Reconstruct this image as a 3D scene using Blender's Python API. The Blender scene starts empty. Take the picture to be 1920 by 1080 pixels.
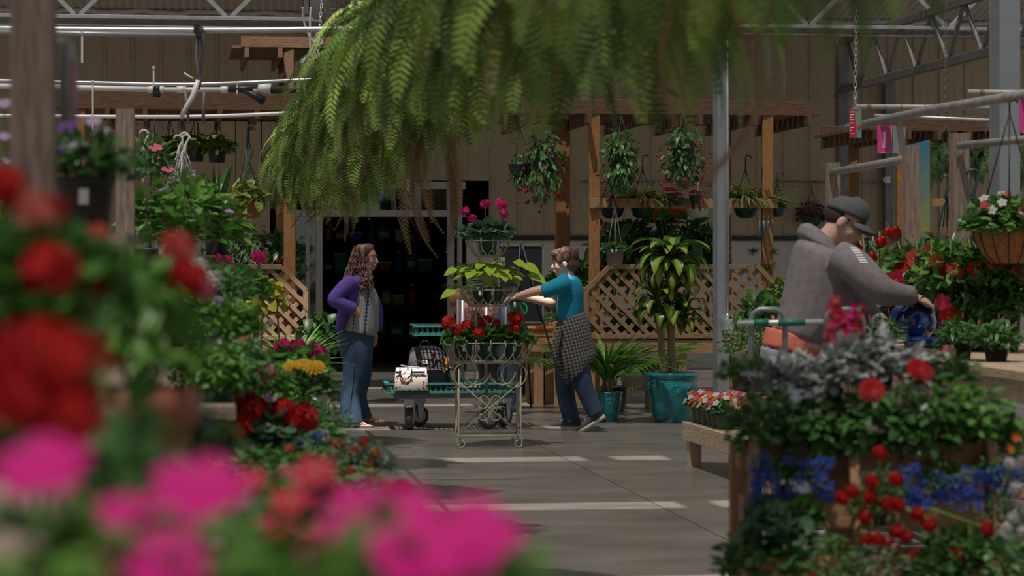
import bpy, math, random
import numpy as np
from mathutils import Vector, Matrix, Euler, Quaternion

# ---------------------------------------------------------------- camera, sky, sun, exposure
scene = bpy.context.scene
COL = scene.collection
F, H, HY = 4533.3, 1.47, 490.0            # focal length in px, eye height, horizon row
cam_d = bpy.data.cameras.new('camera'); cam = bpy.data.objects.new('camera', cam_d); COL.objects.link(cam)
cam.location = (0, 0, H); cam.rotation_euler = (math.pi/2, 0, 0)
cam_d.lens = 85.0; cam_d.sensor_width = 36.0; cam_d.shift_y = -50/1920
cam_d.clip_start = 0.05; cam_d.clip_end = 300
cam_d.dof.use_dof = True; cam_d.dof.focus_distance = 20.8; cam_d.dof.aperture_fstop = 4.6
scene.camera = cam

world = bpy.data.worlds.new('overcast_sky'); scene.world = world; world.use_nodes = True
_n = world.node_tree.nodes; _l = world.node_tree.links
_bg = _n['Background']
_tc = _n.new('ShaderNodeTexCoord'); _sx = _n.new('ShaderNodeSeparateXYZ')
_mr = _n.new('ShaderNodeMapRange'); _mr.inputs['From Min'].default_value = 0; _mr.inputs['From Max'].default_value = 1
_mr.inputs['To Min'].default_value = 0.33; _mr.inputs['To Max'].default_value = 1.0
_l.new(_tc.outputs['Generated'], _sx.inputs[0]); _l.new(_sx.outputs['Z'], _mr.inputs['Value'])
_cm = _n.new('ShaderNodeMix'); _cm.data_type = 'RGBA'; _cm.blend_type = 'MULTIPLY'; _cm.inputs['Factor'].default_value = 1
_cm.inputs['A'].default_value = (0.97, 0.985, 1.0, 1); _l.new(_mr.outputs[0], _cm.inputs['B'])
_l.new(_cm.outputs['Result'], _bg.inputs['Color']); _bg.inputs['Strength'].default_value = 1.05

SUN_DIR = Vector((-0.12, -0.34, 0.93)).normalized()        # towards the sun
sun_d = bpy.data.lights.new('sun', 'SUN'); sun_d.energy = 10.5; sun_d.angle = math.radians(0.6); sun_d.color = (1.0, 0.935, 0.86)
sun = bpy.data.objects.new('sun', sun_d); COL.objects.link(sun); sun.location = (-10, -5, 25)
sun.rotation_euler = (-SUN_DIR).to_track_quat('-Z', 'Y').to_euler()

vs = scene.view_settings
vs.view_transform = 'Standard'; vs.look = 'None'; vs.gamma = 1.0; vs.use_curve_mapping = False
vs.exposure = -0.35

# ---------------------------------------------------------------- helpers
R = random.Random(7); NR = np.random.default_rng(11)
TH = math.radians(8.0); CT, ST = math.cos(TH), math.sin(TH)   # the hall is turned 8 degrees to the view
def P(px, py, Y): return Vector(((px-960)*Y/F, Y, H-(py-HY)*Y/F))
def G(px, py): return P(px, py, F*H/(py-HY))
def PV(px, py, v): return P(px, py, v/(CT-ST*(px-960)/F))     # pixel on an upright plane across the hall
def B(u, v, z=0): return Vector((u*CT-v*ST, u*ST+v*CT, z))
def UV_(p): return (p.x*CT+p.y*ST, -p.x*ST+p.y*CT)

MATS = {}
def mat(name, col, rough=0.6, col2=None, scale=8.0, stretch=None, metal=0.0, bump=0.0, trans=0.0, detail=4, coat=0.0, lo=0.35, hi=0.65, alpha=None, spec=0.5, sub=0.0):
    if name in MATS: return MATS[name]
    m = bpy.data.materials.new(name); m.use_nodes = True
    n, l = m.node_tree.nodes, m.node_tree.links
    b = n['Principled BSDF']
    b.inputs['Roughness'].default_value = rough; b.inputs['Metallic'].default_value = metal
    b.inputs['Specular IOR Level'].default_value = spec
    if coat: b.inputs['Coat Weight'].default_value = coat
    c4 = (*col, 1)
    b.inputs['Base Color'].default_value = c4
    if col2 is not None or bump:
        tc = n.new('ShaderNodeTexCoord'); mp = n.new('ShaderNodeMapping')
        l.new(tc.outputs['Object'], mp.inputs[0])
        if stretch: mp.inputs['Scale'].default_value = stretch
        nz = n.new('ShaderNodeTexNoise'); nz.inputs['Scale'].default_value = scale; nz.inputs['Detail'].default_value = detail
        l.new(mp.outputs[0], nz.inputs['Vector'])
        if col2 is not None:
            rp = n.new('ShaderNodeValToRGB'); rp.color_ramp.elements[0].position = lo; rp.color_ramp.elements[1].position = hi
            rp.color_ramp.elements[0].color = c4; rp.color_ramp.elements[1].color = (*col2, 1)
            l.new(nz.outputs['Fac'], rp.inputs[0]); l.new(rp.outputs[0], b.inputs['Base Color'])
        if bump:
            bp = n.new('ShaderNodeBump'); bp.inputs['Strength'].default_value = bump; bp.inputs['Distance'].default_value = 0.01
            l.new(nz.outputs['Fac'], bp.inputs['Height']); l.new(bp.outputs[0], b.inputs['Normal'])
    if trans:                                     # thin leaf / petal: light passes through
        tr = n.new('ShaderNodeBsdfTranslucent'); mx = n.new('ShaderNodeMixShader'); mx.inputs[0].default_value = trans
        out = n['Material Output']
        src = b.inputs['Base Color'].links[0].from_socket if b.inputs['Base Color'].links else None
        if src: l.new(src, tr.inputs['Color'])
        else: tr.inputs['Color'].default_value = c4
        l.new(b.outputs[0], mx.inputs[1]); l.new(tr.outputs[0], mx.inputs[2]); l.new(mx.outputs[0], out.inputs['Surface'])
    MATS[name] = m
    return m
def wood(name, c1, c2, rough=0.75): return mat(name, c1, rough, c2, 9.0, (1.2, 14, 14), bump=0.35, detail=6, lo=0.3, hi=0.7)
def leafm(name, c1, c2, rough=0.45, trans=0.25, scale=14.0, rnd=False):
    m = mat(name, c1, rough, c2, scale, trans=trans, detail=2, lo=0.38, hi=0.62)
    if rnd:                                       # every frond its own shade
        n, l = m.node_tree.nodes, m.node_tree.links; oi = n.new('ShaderNodeObjectInfo'); rp = n.new('ShaderNodeValToRGB'); e = rp.color_ramp.elements
        e[0].color = (*c1, 1); e[1].color = (*c2, 1); k = e.new(0.55); k.color = tuple((a+b)/2 for a, b in zip(c1, c2))+(1,); k = e.new(0.93); k.color = (*c2, 1); e[-1].color = (0.33, 0.30, 0.10, 1)
        l.new(oi.outputs['Random'], rp.inputs[0])
        for nd in n:
            if nd.type in ('BSDF_PRINCIPLED', 'BSDF_TRANSLUCENT'):
                s_ = nd.inputs['Base Color'] if nd.type == 'BSDF_PRINCIPLED' else nd.inputs['Color']
                for k in list(s_.links): l.remove(k)
                l.new(rp.outputs[0], s_)
    return m
def petal(name, c1, c2=None, trans=0.3, scale=30.0): return mat(name, c1, 0.55, c2 or tuple(min(1, x*1.35+0.01) for x in c1), scale, trans=trans, detail=1, spec=0.25)

class MB:
    def __init__(s): s.v = []; s.f = []; s.m = []; s.k = 0
    def add(s, verts, faces, mi=None):
        o = len(s.v); s.v.extend([tuple(x) for x in verts]); s.f.extend([tuple(i+o for i in f) for f in faces])
        s.m.extend([s.k if mi is None else mi]*len(faces)); return s
    def box(s, c, d, M=None):
        x, y, z = d[0]/2, d[1]/2, d[2]/2
        vs_ = [Vector((sx*x, sy*y, sz*z)) for sx in (-1, 1) for sy in (-1, 1) for sz in (-1, 1)]
        if M: vs_ = [M @ q for q in vs_]
        c = Vector(c)
        return s.add([q+c for q in vs_], [(0,1,3,2),(4,6,7,5),(0,4,5,1),(2,3,7,6),(0,2,6,4),(1,5,7,3)])
    def tube(s, pts, r, n=6, closed=False, caps=True):
        pts = [Vector(p) for p in pts]; N = len(pts)
        rs = r if isinstance(r, (list, tuple)) else [r]*N
        prev = None; vs_ = []
        for i, p in enumerate(pts):
            a = pts[(i-1) % N] if (closed or i > 0) else pts[0]
            b = pts[(i+1) % N] if (closed or i < N-1) else pts[-1]
            t = (b-a); t = t.normalized() if t.length > 1e-9 else Vector((0, 0, 1))
            if prev is None:
                h = Vector((0, 0, 1)) if abs(t.z) < 0.9 else Vector((1, 0, 0))
                x = t.cross(h).normalized()
            else:
                x = prev - t*prev.dot(t); x = x.normalized() if x.length > 1e-6 else t.orthogonal().normalized()
            prev = x; y = t.cross(x)
            for k in range(n):
                an = 2*math.pi*k/n; vs_.append(p+(x*math.cos(an)+y*math.sin(an))*rs[i])
        fs = []
        for i in range(N if closed else N-1):
            j = (i+1) % N
            for k in range(n): fs.append((i*n+k, i*n+(k+1) % n, j*n+(k+1) % n, j*n+k))
        if caps and not closed: fs += [tuple(range(n-1, -1, -1)), tuple((N-1)*n+k for k in range(n))]
        return s.add(vs_, fs)
    def lathe(s, prof, n=24, c=(0, 0, 0), sx=1, sy=1):
        vs_ = []; c = Vector(c)
        for r, z in prof:
            for k in range(n):
                a = 2*math.pi*k/n; vs_.append((c.x+r*sx*math.cos(a), c.y+r*sy*math.sin(a), c.z+z))
        fs = []
        for i in range(len(prof)-1):
            for k in range(n): fs.append((i*n+k, i*n+(k+1) % n, (i+1)*n+(k+1) % n, (i+1)*n+k))
        fs += [tuple(range(n-1, -1, -1)), tuple((len(prof)-1)*n+k for k in range(n))]
        return s.add(vs_, fs)
    def ball(s, c, r, n=12, m=8, M=None):
        rx, ry, rz = r if isinstance(r, (tuple, list)) else (r, r, r)
        vs_ = []; c = Vector(c)
        for i in range(m+1):
            ph = math.pi*i/m
            for k in range(n):
                a = 2*math.pi*k/n
                q = Vector((rx*math.sin(ph)*math.cos(a), ry*math.sin(ph)*math.sin(a), rz*math.cos(ph)))
                vs_.append((M @ q if M else q)+c)
        fs = [(i*n+k, (i+1)*n+k, (i+1)*n+(k+1) % n, i*n+(k+1) % n) for i in range(m) for k in range(n)]
        return s.add(vs_, fs)
    def prism(s, poly, t, axis='y', o=(0, 0, 0)):        # poly (a,b) extruded by t centred; axis y -> (x,z) poly
        n = len(poly); vs_ = []
        for sgn in (-0.5, 0.5):
            for a, b in poly:
                q = {'y': (a, sgn*t, b), 'z': (a, b, sgn*t), 'x': (sgn*t, a, b)}[axis]
                vs_.append((q[0]+o[0], q[1]+o[1], q[2]+o[2]))
        fs = [tuple(range(n)), tuple(range(2*n-1, n-1, -1))]
        for i in range(n): fs.append((i, i+n, (i+1) % n+n, (i+1) % n))
        return s.add(vs_, fs)
    def loft(s, rings):                                   # rings: equally long lists of points
        n = len(rings[0]); fs = []
        for i in range(len(rings)-1):
            for k in range(n): fs.append((i*n+k, i*n+(k+1) % n, (i+1)*n+(k+1) % n, (i+1)*n+k))
        fs += [tuple(range(n-1, -1, -1)), tuple((len(rings)-1)*n+k for k in range(n))]
        return s.add([q for r in rings for q in r], fs)
    def limb(s, pts, rad, n=12, side=(0, 1, 0)):          # rad: (in-plane, sideways) half widths
        pts = [Vector(p) for p in pts]; side = Vector(side); rings = []
        for i, p in enumerate(pts):
            a = pts[max(i-1, 0)]; b = pts[min(i+1, len(pts)-1)]
            t = (b-a).normalized(); y = (side-t*side.dot(t)).normalized(); x = y.cross(t)
            ra, rb = rad[i] if isinstance(rad[i], (tuple, list)) else (rad[i], rad[i])
            rings.append([p+x*ra*math.cos(2*math.pi*k/n)+y*rb*math.sin(2*math.pi*k/n) for k in range(n)])
        return s.loft(rings)
    def mesh(s, name, mats, smooth=True):
        me = bpy.data.meshes.new(name); me.from_pydata(s.v, [], s.f); me.update()
        mats = mats if isinstance(mats, (list, tuple)) else [mats]
        for m in mats: me.materials.append(m)
        if len(mats) > 1: me.polygons.foreach_set('material_index', s.m)
        if smooth: me.polygons.foreach_set('use_smooth', [True]*len(me.polygons))
        return me
    def build(s, name, mats, parent=None, smooth=True, kind=None, label=None, loc=None):
        return inst(name, s.mesh(name, mats, smooth), parent, loc, kind=kind, label=label)

def inst(name, me, parent=None, loc=None, rot=None, scale=None, kind=None, label=None):
    o = bpy.data.objects.new(name, me); COL.objects.link(o)
    if parent: o.parent = parent
    if loc is not None: o.location = loc
    if rot is not None:
        if isinstance(rot, Quaternion): o.rotation_mode = 'QUATERNION'; o.rotation_quaternion = rot
        else: o.rotation_euler = rot
    if scale is not None: o.scale = (scale,)*3 if isinstance(scale, (int, float)) else scale
    if kind: o['kind'] = kind
    if label: o['label'] = label
    return o
def thing(name, label, cat, loc=(0, 0, 0), rotz=0.0, group=None, kind=None):
    o = bpy.data.objects.new(name, None); COL.objects.link(o); o.empty_display_size = 0.05
    o.location = loc; o.rotation_euler = (0, 0, rotz)
    if kind: o['kind'] = kind
    if label: o['label'] = label
    if cat: o['category'] = cat
    if group: o['group'] = group
    return o
def tag(o, label, cat, group=None):
    o['label'] = label; o['category'] = cat
    if group: o['group'] = group
    return o
BOXM = {}
def beam(name, p0, p1, w, h, m, parent=None, label=None, up=(0, 0, 1), kind=None):
    """straight timber or bar between two points, own local frame with length on X"""
    p0, p1 = Vector(p0), Vector(p1); d = p1-p0; L = d.length; x = d.normalized(); upv = Vector(up)
    if abs(x.dot(upv)) > 0.98: upv = Vector((0, 1, 0))
    y = upv.cross(x).normalized(); z = x.cross(y)
    key = (round(L, 3), w, h, m.name)
    if key not in BOXM:
        b = MB(); e = min(w, h)*0.06
        b.prism([(-w/2+e, -h/2), (w/2-e, -h/2), (w/2, -h/2+e), (w/2, h/2-e), (w/2-e, h/2), (-w/2+e, h/2), (-w/2, h/2-e), (-w/2, -h/2+e)], L, 'x')
        BOXM[key] = b.mesh(name, m, smooth=False)
    o = inst(name, BOXM[key], parent, (p0+p1)/2, kind=kind, label=label)
    o.rotation_mode = 'QUATERNION'; o.rotation_quaternion = Matrix((x, y, z)).transposed().to_quaternion()
    return o
def rod(name, pts, r, m, parent=None, n=8, kind=None, label=None):
    """tube along points; origin at its first point"""
    p0 = Vector(pts[0]); b = MB(); b.tube([Vector(p)-p0 for p in pts], r, n)
    return b.build(name, m, parent, True, kind, label, p0)
GEO = {}
def geo(key, fn):
    if key not in GEO: GEO[key] = fn()
    return GEO[key]
def arc(c, r, a0, a1, n, ax='xz'):
    out = []
    for i in range(n+1):
        a = math.radians(a0+(a1-a0)*i/n); p, q = r*math.cos(a), r*math.sin(a)
        out.append(Vector(c)+(Vector((p, 0, q)) if ax == 'xz' else Vector((p, q, 0)) if ax == 'xy' else Vector((0, p, q))))
    return out
def bez(p0, p1, p2, n=8):
    p0, p1, p2 = Vector(p0), Vector(p1), Vector(p2)
    return [(p0*(1-t)**2+p1*2*t*(1-t)+p2*t*t) for t in [i/n for i in range(n+1)]]
def spline(pts, n=4):
    pts = [Vector(p) for p in pts]; out = []
    for i in range(len(pts)-1):
        a = pts[max(i-1, 0)]; b = pts[i]; c = pts[i+1]; d = pts[min(i+2, len(pts)-1)]
        for k in range(n):
            t = k/n
            out.append(0.5*((2*b)+(c-a)*t+(2*a-5*b+4*c-d)*t*t+(3*b-a-3*c+d)*t**3))
    out.append(pts[-1]); return out
def remesh(mb, voxel, smooth=6):
    me = mb.mesh('tmp', mat('tmp', (0.5, 0.5, 0.5)))
    o = bpy.data.objects.new('tmp', me); COL.objects.link(o)
    md = o.modifiers.new('r', 'REMESH'); md.mode = 'VOXEL'; md.voxel_size = voxel; md.use_smooth_shade = True
    if smooth:
        sm = o.modifiers.new('s', 'SMOOTH'); sm.iterations = smooth; sm.factor = 0.5
    dg = bpy.context.evaluated_depsgraph_get(); ev = o.evaluated_get(dg)
    out = bpy.data.meshes.new_from_object(ev); bpy.data.objects.remove(o)
    out.materials.clear()
    out.polygons.foreach_set('use_smooth', [True]*len(out.polygons))
    return out

# leaf masses, vectorised
def leaf_t(w=0.5, fold=0.12, droop=0.15, k=4, tip=1.0):
    """leaf template along +Y, length 1, normal +Z: centre line plus two edges"""
    V = []; Fc = []
    for i in range(k+1):
        t = i/k; ww = w/2*math.sin(math.pi*min(1, t**0.75*0.94+0.06))**0.8 if 0 < i < k else (0.02 if i == 0 else 0.0)
        z = -droop*t*t
        V += [(-ww, t, z+fold*ww*2), (0, t, z), (ww, t, z+fold*ww*2)]
    for i in range(k):
        a = i*3; b = a+3
        Fc += [(a, a+1, b+1, b), (a+1, a+2, b+2, b+1)]
    return np.array(V, float), Fc
def round_t(n=9, cup=0.12, lobes=0.12):
    V = [(0, 0.5, -0.04)]
    for i in range(n*2):
        a = 2*math.pi*i/(n*2)-math.pi/2; r = 0.5*(1-(lobes if i % 2 else 0))
        if i == 0: r = 0.12
        V.append((r*math.cos(a), 0.5+r*math.sin(a), cup*r))
    return np.array(V, float), [(0, i+1, (i+1) % (2*n)+1) for i in range(2*n)]
def lobed_t(k=4):                                          # silvery deeply lobed leaf
    V = [(0, 0, 0)]; pts = []
    for i in range(k):
        t = (i+1)/k; pts.append((0.30*math.sin(math.pi*(0.25+0.6*t)), t-0.02, 0.03)); pts.append((0.08, t+0.03, 0))
    L = [(-a, b, c) for a, b, c in pts]
    V = [(0, 0, 0)]+pts+[(0, 1.1, -0.05)]+L[::-1]
    n = len(V)
    C = [(0, 0.5, -0.02)]
    return np.array(C+V, float), [(0, i+1, (i+1) % n+1) for i in range(n)]
def mass(T, pos, dr, up, sc):
    V, Fc = T; n = len(pos)
    y = dr/np.maximum(np.linalg.norm(dr, axis=1, keepdims=True), 1e-9)
    x = np.cross(y, up); x /= np.maximum(np.linalg.norm(x, axis=1, keepdims=True), 1e-9)
    z = np.cross(x, y)
    W = pos[:, None, :]+sc[:, None, None]*(V[None, :, 0:1]*x[:, None, :]+V[None, :, 1:2]*y[:, None, :]+V[None, :, 2:3]*z[:, None, :])
    k = len(V)
    return W.reshape(-1, 3).tolist(), [tuple(i+j*k for i in f) for j in range(n) for f in Fc]
def dome(T, n, r=(1, 1, 1), size=0.2, inner=0.5, zmin=-0.15, out=0.9, upk=0.9, droop=0.0, seed=1, var=0.35):
    g = np.random.default_rng(seed)
    d = g.normal(size=(n*4, 3)); d /= np.linalg.norm(d, axis=1, keepdims=True); d = d[d[:, 2] > zmin][:n]; n = len(d)
    rr = inner+(1-inner)*g.random((n, 1))**0.6
    pos = d*rr*np.array(r)
    dr = d*np.array([out, out, 0.35])+g.normal(size=(n, 3))*0.35; dr[:, 2] -= droop
    up = d*0.7+np.array([0, 0, upk])+g.normal(size=(n, 3))*0.25
    return mass(T, pos-dr*size*0.35, dr, up, size*(1-var/2+var*g.random(n)))
def foliage(key, T, m, **kw):
    def mk():
        b = MB(); v, f = dome(T, **kw); b.add(v, f); return b.mesh(key, m)
    return geo('fol_'+key, mk)
# ---------------------------------------------------------------- materials
M_conc = mat('polished_concrete', (0.115, 0.102, 0.092), 0.30, (0.215, 0.192, 0.172), 1.3, (1, 1.6, 1), detail=8, lo=0.3, hi=0.72)
M_joint = mat('joint_filler', (0.10, 0.085, 0.075), 0.9)
M_tan = mat('tan_metal_siding', (0.36, 0.285, 0.185), 0.55, (0.41, 0.325, 0.215), 3)
M_white = mat('painted_block', (0.52, 0.50, 0.47), 0.7, (0.56, 0.54, 0.51), 4)
M_black = mat('black_metal', (0.018, 0.018, 0.02), 0.45)
M_galv = mat('galvanised_steel', (0.50, 0.52, 0.55), 0.42, (0.60, 0.62, 0.65), 14, metal=0.55)
M_galvd = mat('weathered_steel', (0.15, 0.15, 0.152), 0.5, (0.20, 0.20, 0.20), 10, metal=0.3)
M_col = mat('grey_column_paint', (0.30, 0.32, 0.355), 0.42, (0.35, 0.37, 0.40), 5, metal=0.35)
M_alu = mat('door_aluminium', (0.42, 0.40, 0.39), 0.4, metal=0.4)
M_pvc = mat('white_pvc', (0.72, 0.71, 0.72), 0.35)
M_zip = mat('white_plastic', (0.70, 0.70, 0.68), 0.4)
M_blue = mat('blue_plastic', (0.02, 0.20, 0.62), 0.35)
M_woodd = wood('dark_brown_timber', (0.085, 0.042, 0.024), (0.20, 0.105, 0.058))
M_woodo = wood('orange_stained_timber', (0.24, 0.105, 0.035), (0.42, 0.205, 0.078))
M_woodt = wood('tan_timber', (0.29, 0.16, 0.075), (0.46, 0.285, 0.145))
M_woodg = wood('weathered_grey_timber', (0.17, 0.12, 0.095), (0.36, 0.275, 0.225))
M_woodp = wood('pale_bench_timber', (0.36, 0.255, 0.165), (0.55, 0.42, 0.30))
M_woodl = wood('lattice_timber', (0.20, 0.115, 0.06), (0.37, 0.235, 0.14))
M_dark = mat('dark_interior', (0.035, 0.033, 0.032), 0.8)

# roof sheeting: thin clear-grey sheet, lets part of the daylight straight through
M_roof = bpy.data.materials.new('translucent_roof_sheet'); M_roof.use_nodes = True
_n = M_roof.node_tree.nodes; _l = M_roof.node_tree.links
_t = _n.new('ShaderNodeBsdfTransparent'); _t.inputs['Color'].default_value = (0.42, 0.42, 0.41, 1)
_d = _n.new('ShaderNodeBsdfDiffuse'); _d.inputs['Color'].default_value = (0.62, 0.60, 0.55, 1)
_m = _n.new('ShaderNodeMixShader'); _m.inputs[0].default_value = 0.35
_l.new(_t.outputs[0], _m.inputs[1]); _l.new(_d.outputs[0], _m.inputs[2]); _l.new(_m.outputs[0], _n['Material Output'].inputs['Surface'])
M_glass = bpy.data.materials.new('door_glass'); M_glass.use_nodes = True
_n = M_glass.node_tree.nodes; _l = M_glass.node_tree.links
_t = _n.new('ShaderNodeBsdfTransparent'); _t.inputs['Color'].default_value = (0.75, 0.80, 0.76, 1)
_d = _n.new('ShaderNodeBsdfGlossy'); _d.inputs['Roughness'].default_value = 0.03
_m = _n.new('ShaderNodeMixShader'); _m.inputs[0].default_value = 0.16
_l.new(_t.outputs[0], _m.inputs[1]); _l.new(_d.outputs[0], _m.inputs[2]); _l.new(_m.outputs[0], _n['Material Output'].inputs['Surface'])

# ---------------------------------------------------------------- floor of slabs
floor = thing('floor', None, None, rotz=TH, kind='structure')
U0, U1, V0, V1 = -12.0, 15.0, -3.0, 40.0
b = MB(); b.box(((U0+U1)/2, (V0+V1)/2, -0.115), (U1-U0, V1-V0, 0.2)); b.build('sub_base', M_joint, floor, False)
us = [2.9+3.66*k for k in range(-4, 4)]; us = [U0]+[u for u in us if U0 < u < U1]+[U1]
vsl = [V0]+[0.4+4.6*k for k in range(9) if V0 < 0.4+4.6*k < V1]+[V1]
for i in range(len(us)-1):
    for j in range(len(vsl)-1):
        w, d = us[i+1]-us[i]-0.008, vsl[j+1]-vsl[j]-0.008
        b = MB(); b.box((0, 0, 0), (w, d, 0.02))
        o = b.build('slab', M_conc, floor, False, loc=((us[i]+us[i+1])/2, (vsl[j]+vsl[j+1])/2, -0.01))

# ---------------------------------------------------------------- back wall of ribbed siding, door opening in it
WV = 32.68; WTOP = 4.82; WMID = 1.82
def uw(px): return UV_(PV(px, 400, WV))[0]
DU0, DU1, DZ = uw(543), uw(872), 2.55
wall = thing('wall_back', None, None, rotz=TH, kind='structure')
PW = 0.372
def siding(z0, z1):
    b = MB(); h = z1-z0; e = 0.001
    prof = [(-PW/2+e, 0), (-PW/2+0.02, 0), (-PW/2+0.03, -0.022), (-PW/2+0.05, -0.022), (-PW/2+0.062, 0), (-0.05, 0), (-0.04, -0.006), (-0.03, 0), (0.06, 0), (0.07, -0.006), (0.08, 0), (PW/2-e, 0), (PW/2-e, 0.04), (-PW/2+e, 0.04)]
    n = len(prof)
    vs_ = [(x, y, z) for z in (-h/2, h/2) for x, y in prof]
    fs = [tuple(range(n)), tuple(range(2*n-1, n-1, -1))]+[(i, i+n, (i+1) % n+n, (i+1) % n) for i in range(n)]
    return b.add(vs_, fs).mesh('siding_panel', M_tan, False)
sp_up = siding(WMID, WTOP); sp_dr = siding(DZ+0.02, WTOP)
k0 = int(-11/PW); k1 = int(14/PW)
for k in range(k0, k1):
    u = k*PW
    if DU0-PW*0.5 < u < DU1+PW*0.5: inst('siding_panel', sp_dr, wall, (u, WV, (DZ+0.02+WTOP)/2))
    else: inst('siding_panel', sp_up, wall, (u, WV, (WMID+WTOP)/2))
for a, c in ((U0+1, DU0-0.02), (DU1+0.02, 14)):
    b = MB(); b.box(((a+c)/2, WV+0.06, WMID/2), (c-a, 0.12, WMID)); b.build('block_wainscot', M_white, wall, False)
    b = MB(); b.box(((a+c)/2, WV-0.015, WMID-0.03), (c-a, 0.05, 0.07)); b.build('drip_trim', M_black, wall, False)
b = MB(); b.box((1.5, WV+0.13, WTOP/2+DZ/2+0.02), (26, 0.1, WTOP-DZ-0.05)); b.build('backing', M_tan, wall, False)
for px, py, y1, w in ((1662, 150, 430, 0.12),):
    u = uw(px); b = MB(); b.box((u, WV-0.09, 2.0), (w, 0.12, 4.0)); b.build('steel_stud', M_galvd, wall, False)

# conduits on the wall
def wallpipe(px0, px1, py, label, r=0.016, off=0.12):
    a, c = PV(px0, py, WV-off), PV(px1, py, WV-off); a.z = c.z = (a.z+c.z)/2
    tag(rod('conduit_pipe', [a, c], r, M_galvd), label, 'pipe')
wallpipe(1452, 1662, 341, 'thin grey conduit along tan siding behind the man in the cap', 0.014)
wallpipe(1090, 1345, 341, 'thin dark conduit on siding behind the hanging fuchsia baskets', 0.014)
b = MB(); p = PV(1664, 337, WV-0.17); b.box((0, 0, 0), (0.075, 0.05, 0.09)); b.box((-0.045, 0, 0), (0.03, 0.03, 0.05)); b.box((0, -0.028, 0), (0.055, 0.008, 0.07))
tag(b.build('junction_box', M_zip, None, False, loc=p), 'small white electrical box at the end of the conduit', 'box')

# ---------------------------------------------------------------- roof: sheets with open slots in between
roof = thing('ceiling', None, None, rotz=TH, kind='structure')
RZ = 5.4; off = SUN_DIR*(RZ/SUN_DIR.z); OU, OV = UV_(Vector((off.x, off.y, 0)))
strips = [10.9+3.43*k for k in range(6)]; half = 0.20; UE = 3.04
def sheet(u0, u1, v0, v1, z0=RZ, z1=RZ):
    b = MB(); b.add([(u0, v0, z0), (u1, v0, z0), (u1, v1, z1), (u0, v1, z1)], [(0, 1, 2, 3)]); b.build('roof_sheet', M_roof, roof, False)
edges = [-4.0]
for s in strips: edges += [s+OV-half, s+OV+half]
edges.append(30.2)
for i in range(0, len(edges), 2):
    if edges[i+1] > edges[i]: sheet(-11, 14, edges[i], edges[i+1])
for s in strips:
    v0, v1 = s+OV-half, s+OV+half
    cuts = [(UE, UE+0.22), (UE+0.62, 14)]
    for a, c in cuts: sheet(a+OU, min(c+OU, 14), v0, v1)
    sheet(-11, -6+OU, v0, v1)
b = MB(); nu = 420                                         # corrugated eave sheet above the wall
vs_ = []; 
for i in range(nu+1):
    u = -9+22*i/nu; z = 0.012*math.cos(i*math.pi)
    vs_ += [(u, 30.2, RZ+z), (u, WV+0.1, WTOP-0.04+z)]
b.add(vs_, [(2*i, 2*i+1, 2*i+3, 2*i+2) for i in range(nu)]); b.build('corrugated_eave_sheet', mat('eave_sheet', (0.50, 0.45, 0.37), 0.6), roof, False)
b = MB(); b.tube([(-9+0.12*i, WV-0.12, WTOP-0.03+0.014*math.sin(i*0.9)+0.008*math.sin(i*2.3)) for i in range(184)], 0.035, 6); b.build('foam_closure', M_white, roof)

# trusses
def truss_u(label, v, z, px0, px1, cyc):
    t = thing('roof_truss', label, 'truss')
    a, c = B(-9, v, z), B(13, v, z)
    beam('chord', a, c, 0.05, 0.045, M_galv, t); beam('chord', B(-9, v+0.02, z-0.062), B(13, v+0.02, z-0.062), 0.05, 0.03, M_galvd, t)
    beam('top_chord', B(-9, v, z+0.85), B(13, v, z+0.85), 0.05, 0.05, M_galv, t)
    u = -8.1
    while u < 12.5:
        if not (-1.25 < u < 0.2 and False):
            beam('web', B(u, v, z+0.02), B(u-0.8, v, z+0.83), 0.03, 0.045, M_galv, t); beam('web', B(u+0.05, v, z+0.02), B(u+0.86, v, z+0.83), 0.03, 0.045, M_galv, t)
        u += cyc
    return t
U145 = UV_(PV(145, 25, 28))[0]
t = thing('roof_truss', 'long galvanised lattice truss across the hall below the roof', 'truss')
zc = 4.265
beam('chord', B(-9, 28, zc), B(13, 28, zc), 0.05, 0.042, M_galv, t); beam('chord', B(-9, 28.02, zc-0.055), B(13, 28.02, zc-0.055), 0.05, 0.03, M_galvd, t)
beam('top_chord', B(-9, 28, zc+0.85), B(13, 28, zc+0.85), 0.05, 0.05, M_galv, t)
for k in range(-3, 9):
    u = U145+1.715*k
    beam('web', B(u-0.03, 28, zc+0.02), B(u-0.84, 28, zc+0.83), 0.03, 0.05, M_galv, t); beam('web', B(u+0.03, 28, zc+0.02), B(u+0.84, 28, zc+0.83), 0.03, 0.05, M_galv, t)
tag(rod('sprinkler_rod', [B(-9, 27.9, zc-0.115), B(13, 27.9, zc-0.115)], 0.012, M_galvd), 'thin dark steel rod running just under the lattice truss', 'pipe')
t = thing('roof_truss', 'dark steel truss running in depth at the upper right by the wall column', 'truss')
beam('chord', B(9.0, 14, 3.80), B(9.0, 31.9, 3.80), 0.09, 0.10, M_galvd, t); beam('top_chord', B(9.0, 14, 4.45), B(9.0, 31.9, 4.45), 0.09, 0.09, M_galvd, t)
v = 31.6
while v > 15:
    beam('web', B(9, v, 4.42), B(9, v-0.55, 3.83), 0.04, 0.05, M_galvd, t); beam('web', B(9, v-0.62, 3.83), B(9, v-1.18, 4.42), 0.04, 0.05, M_galvd, t); v -= 1.22
b = MB(); b.box((0, 0, 2.2), (0.14, 0.16, 4.4)); b.box((0, 0, 3.72), (0.2, 0.2, 0.02))
tag(b.build('steel_column', M_galvd, None, False, loc=B(9.0, 31.85, 0)), 'slim grey steel column against the siding under the dark truss', 'column').rotation_euler = (0, 0, TH)
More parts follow.
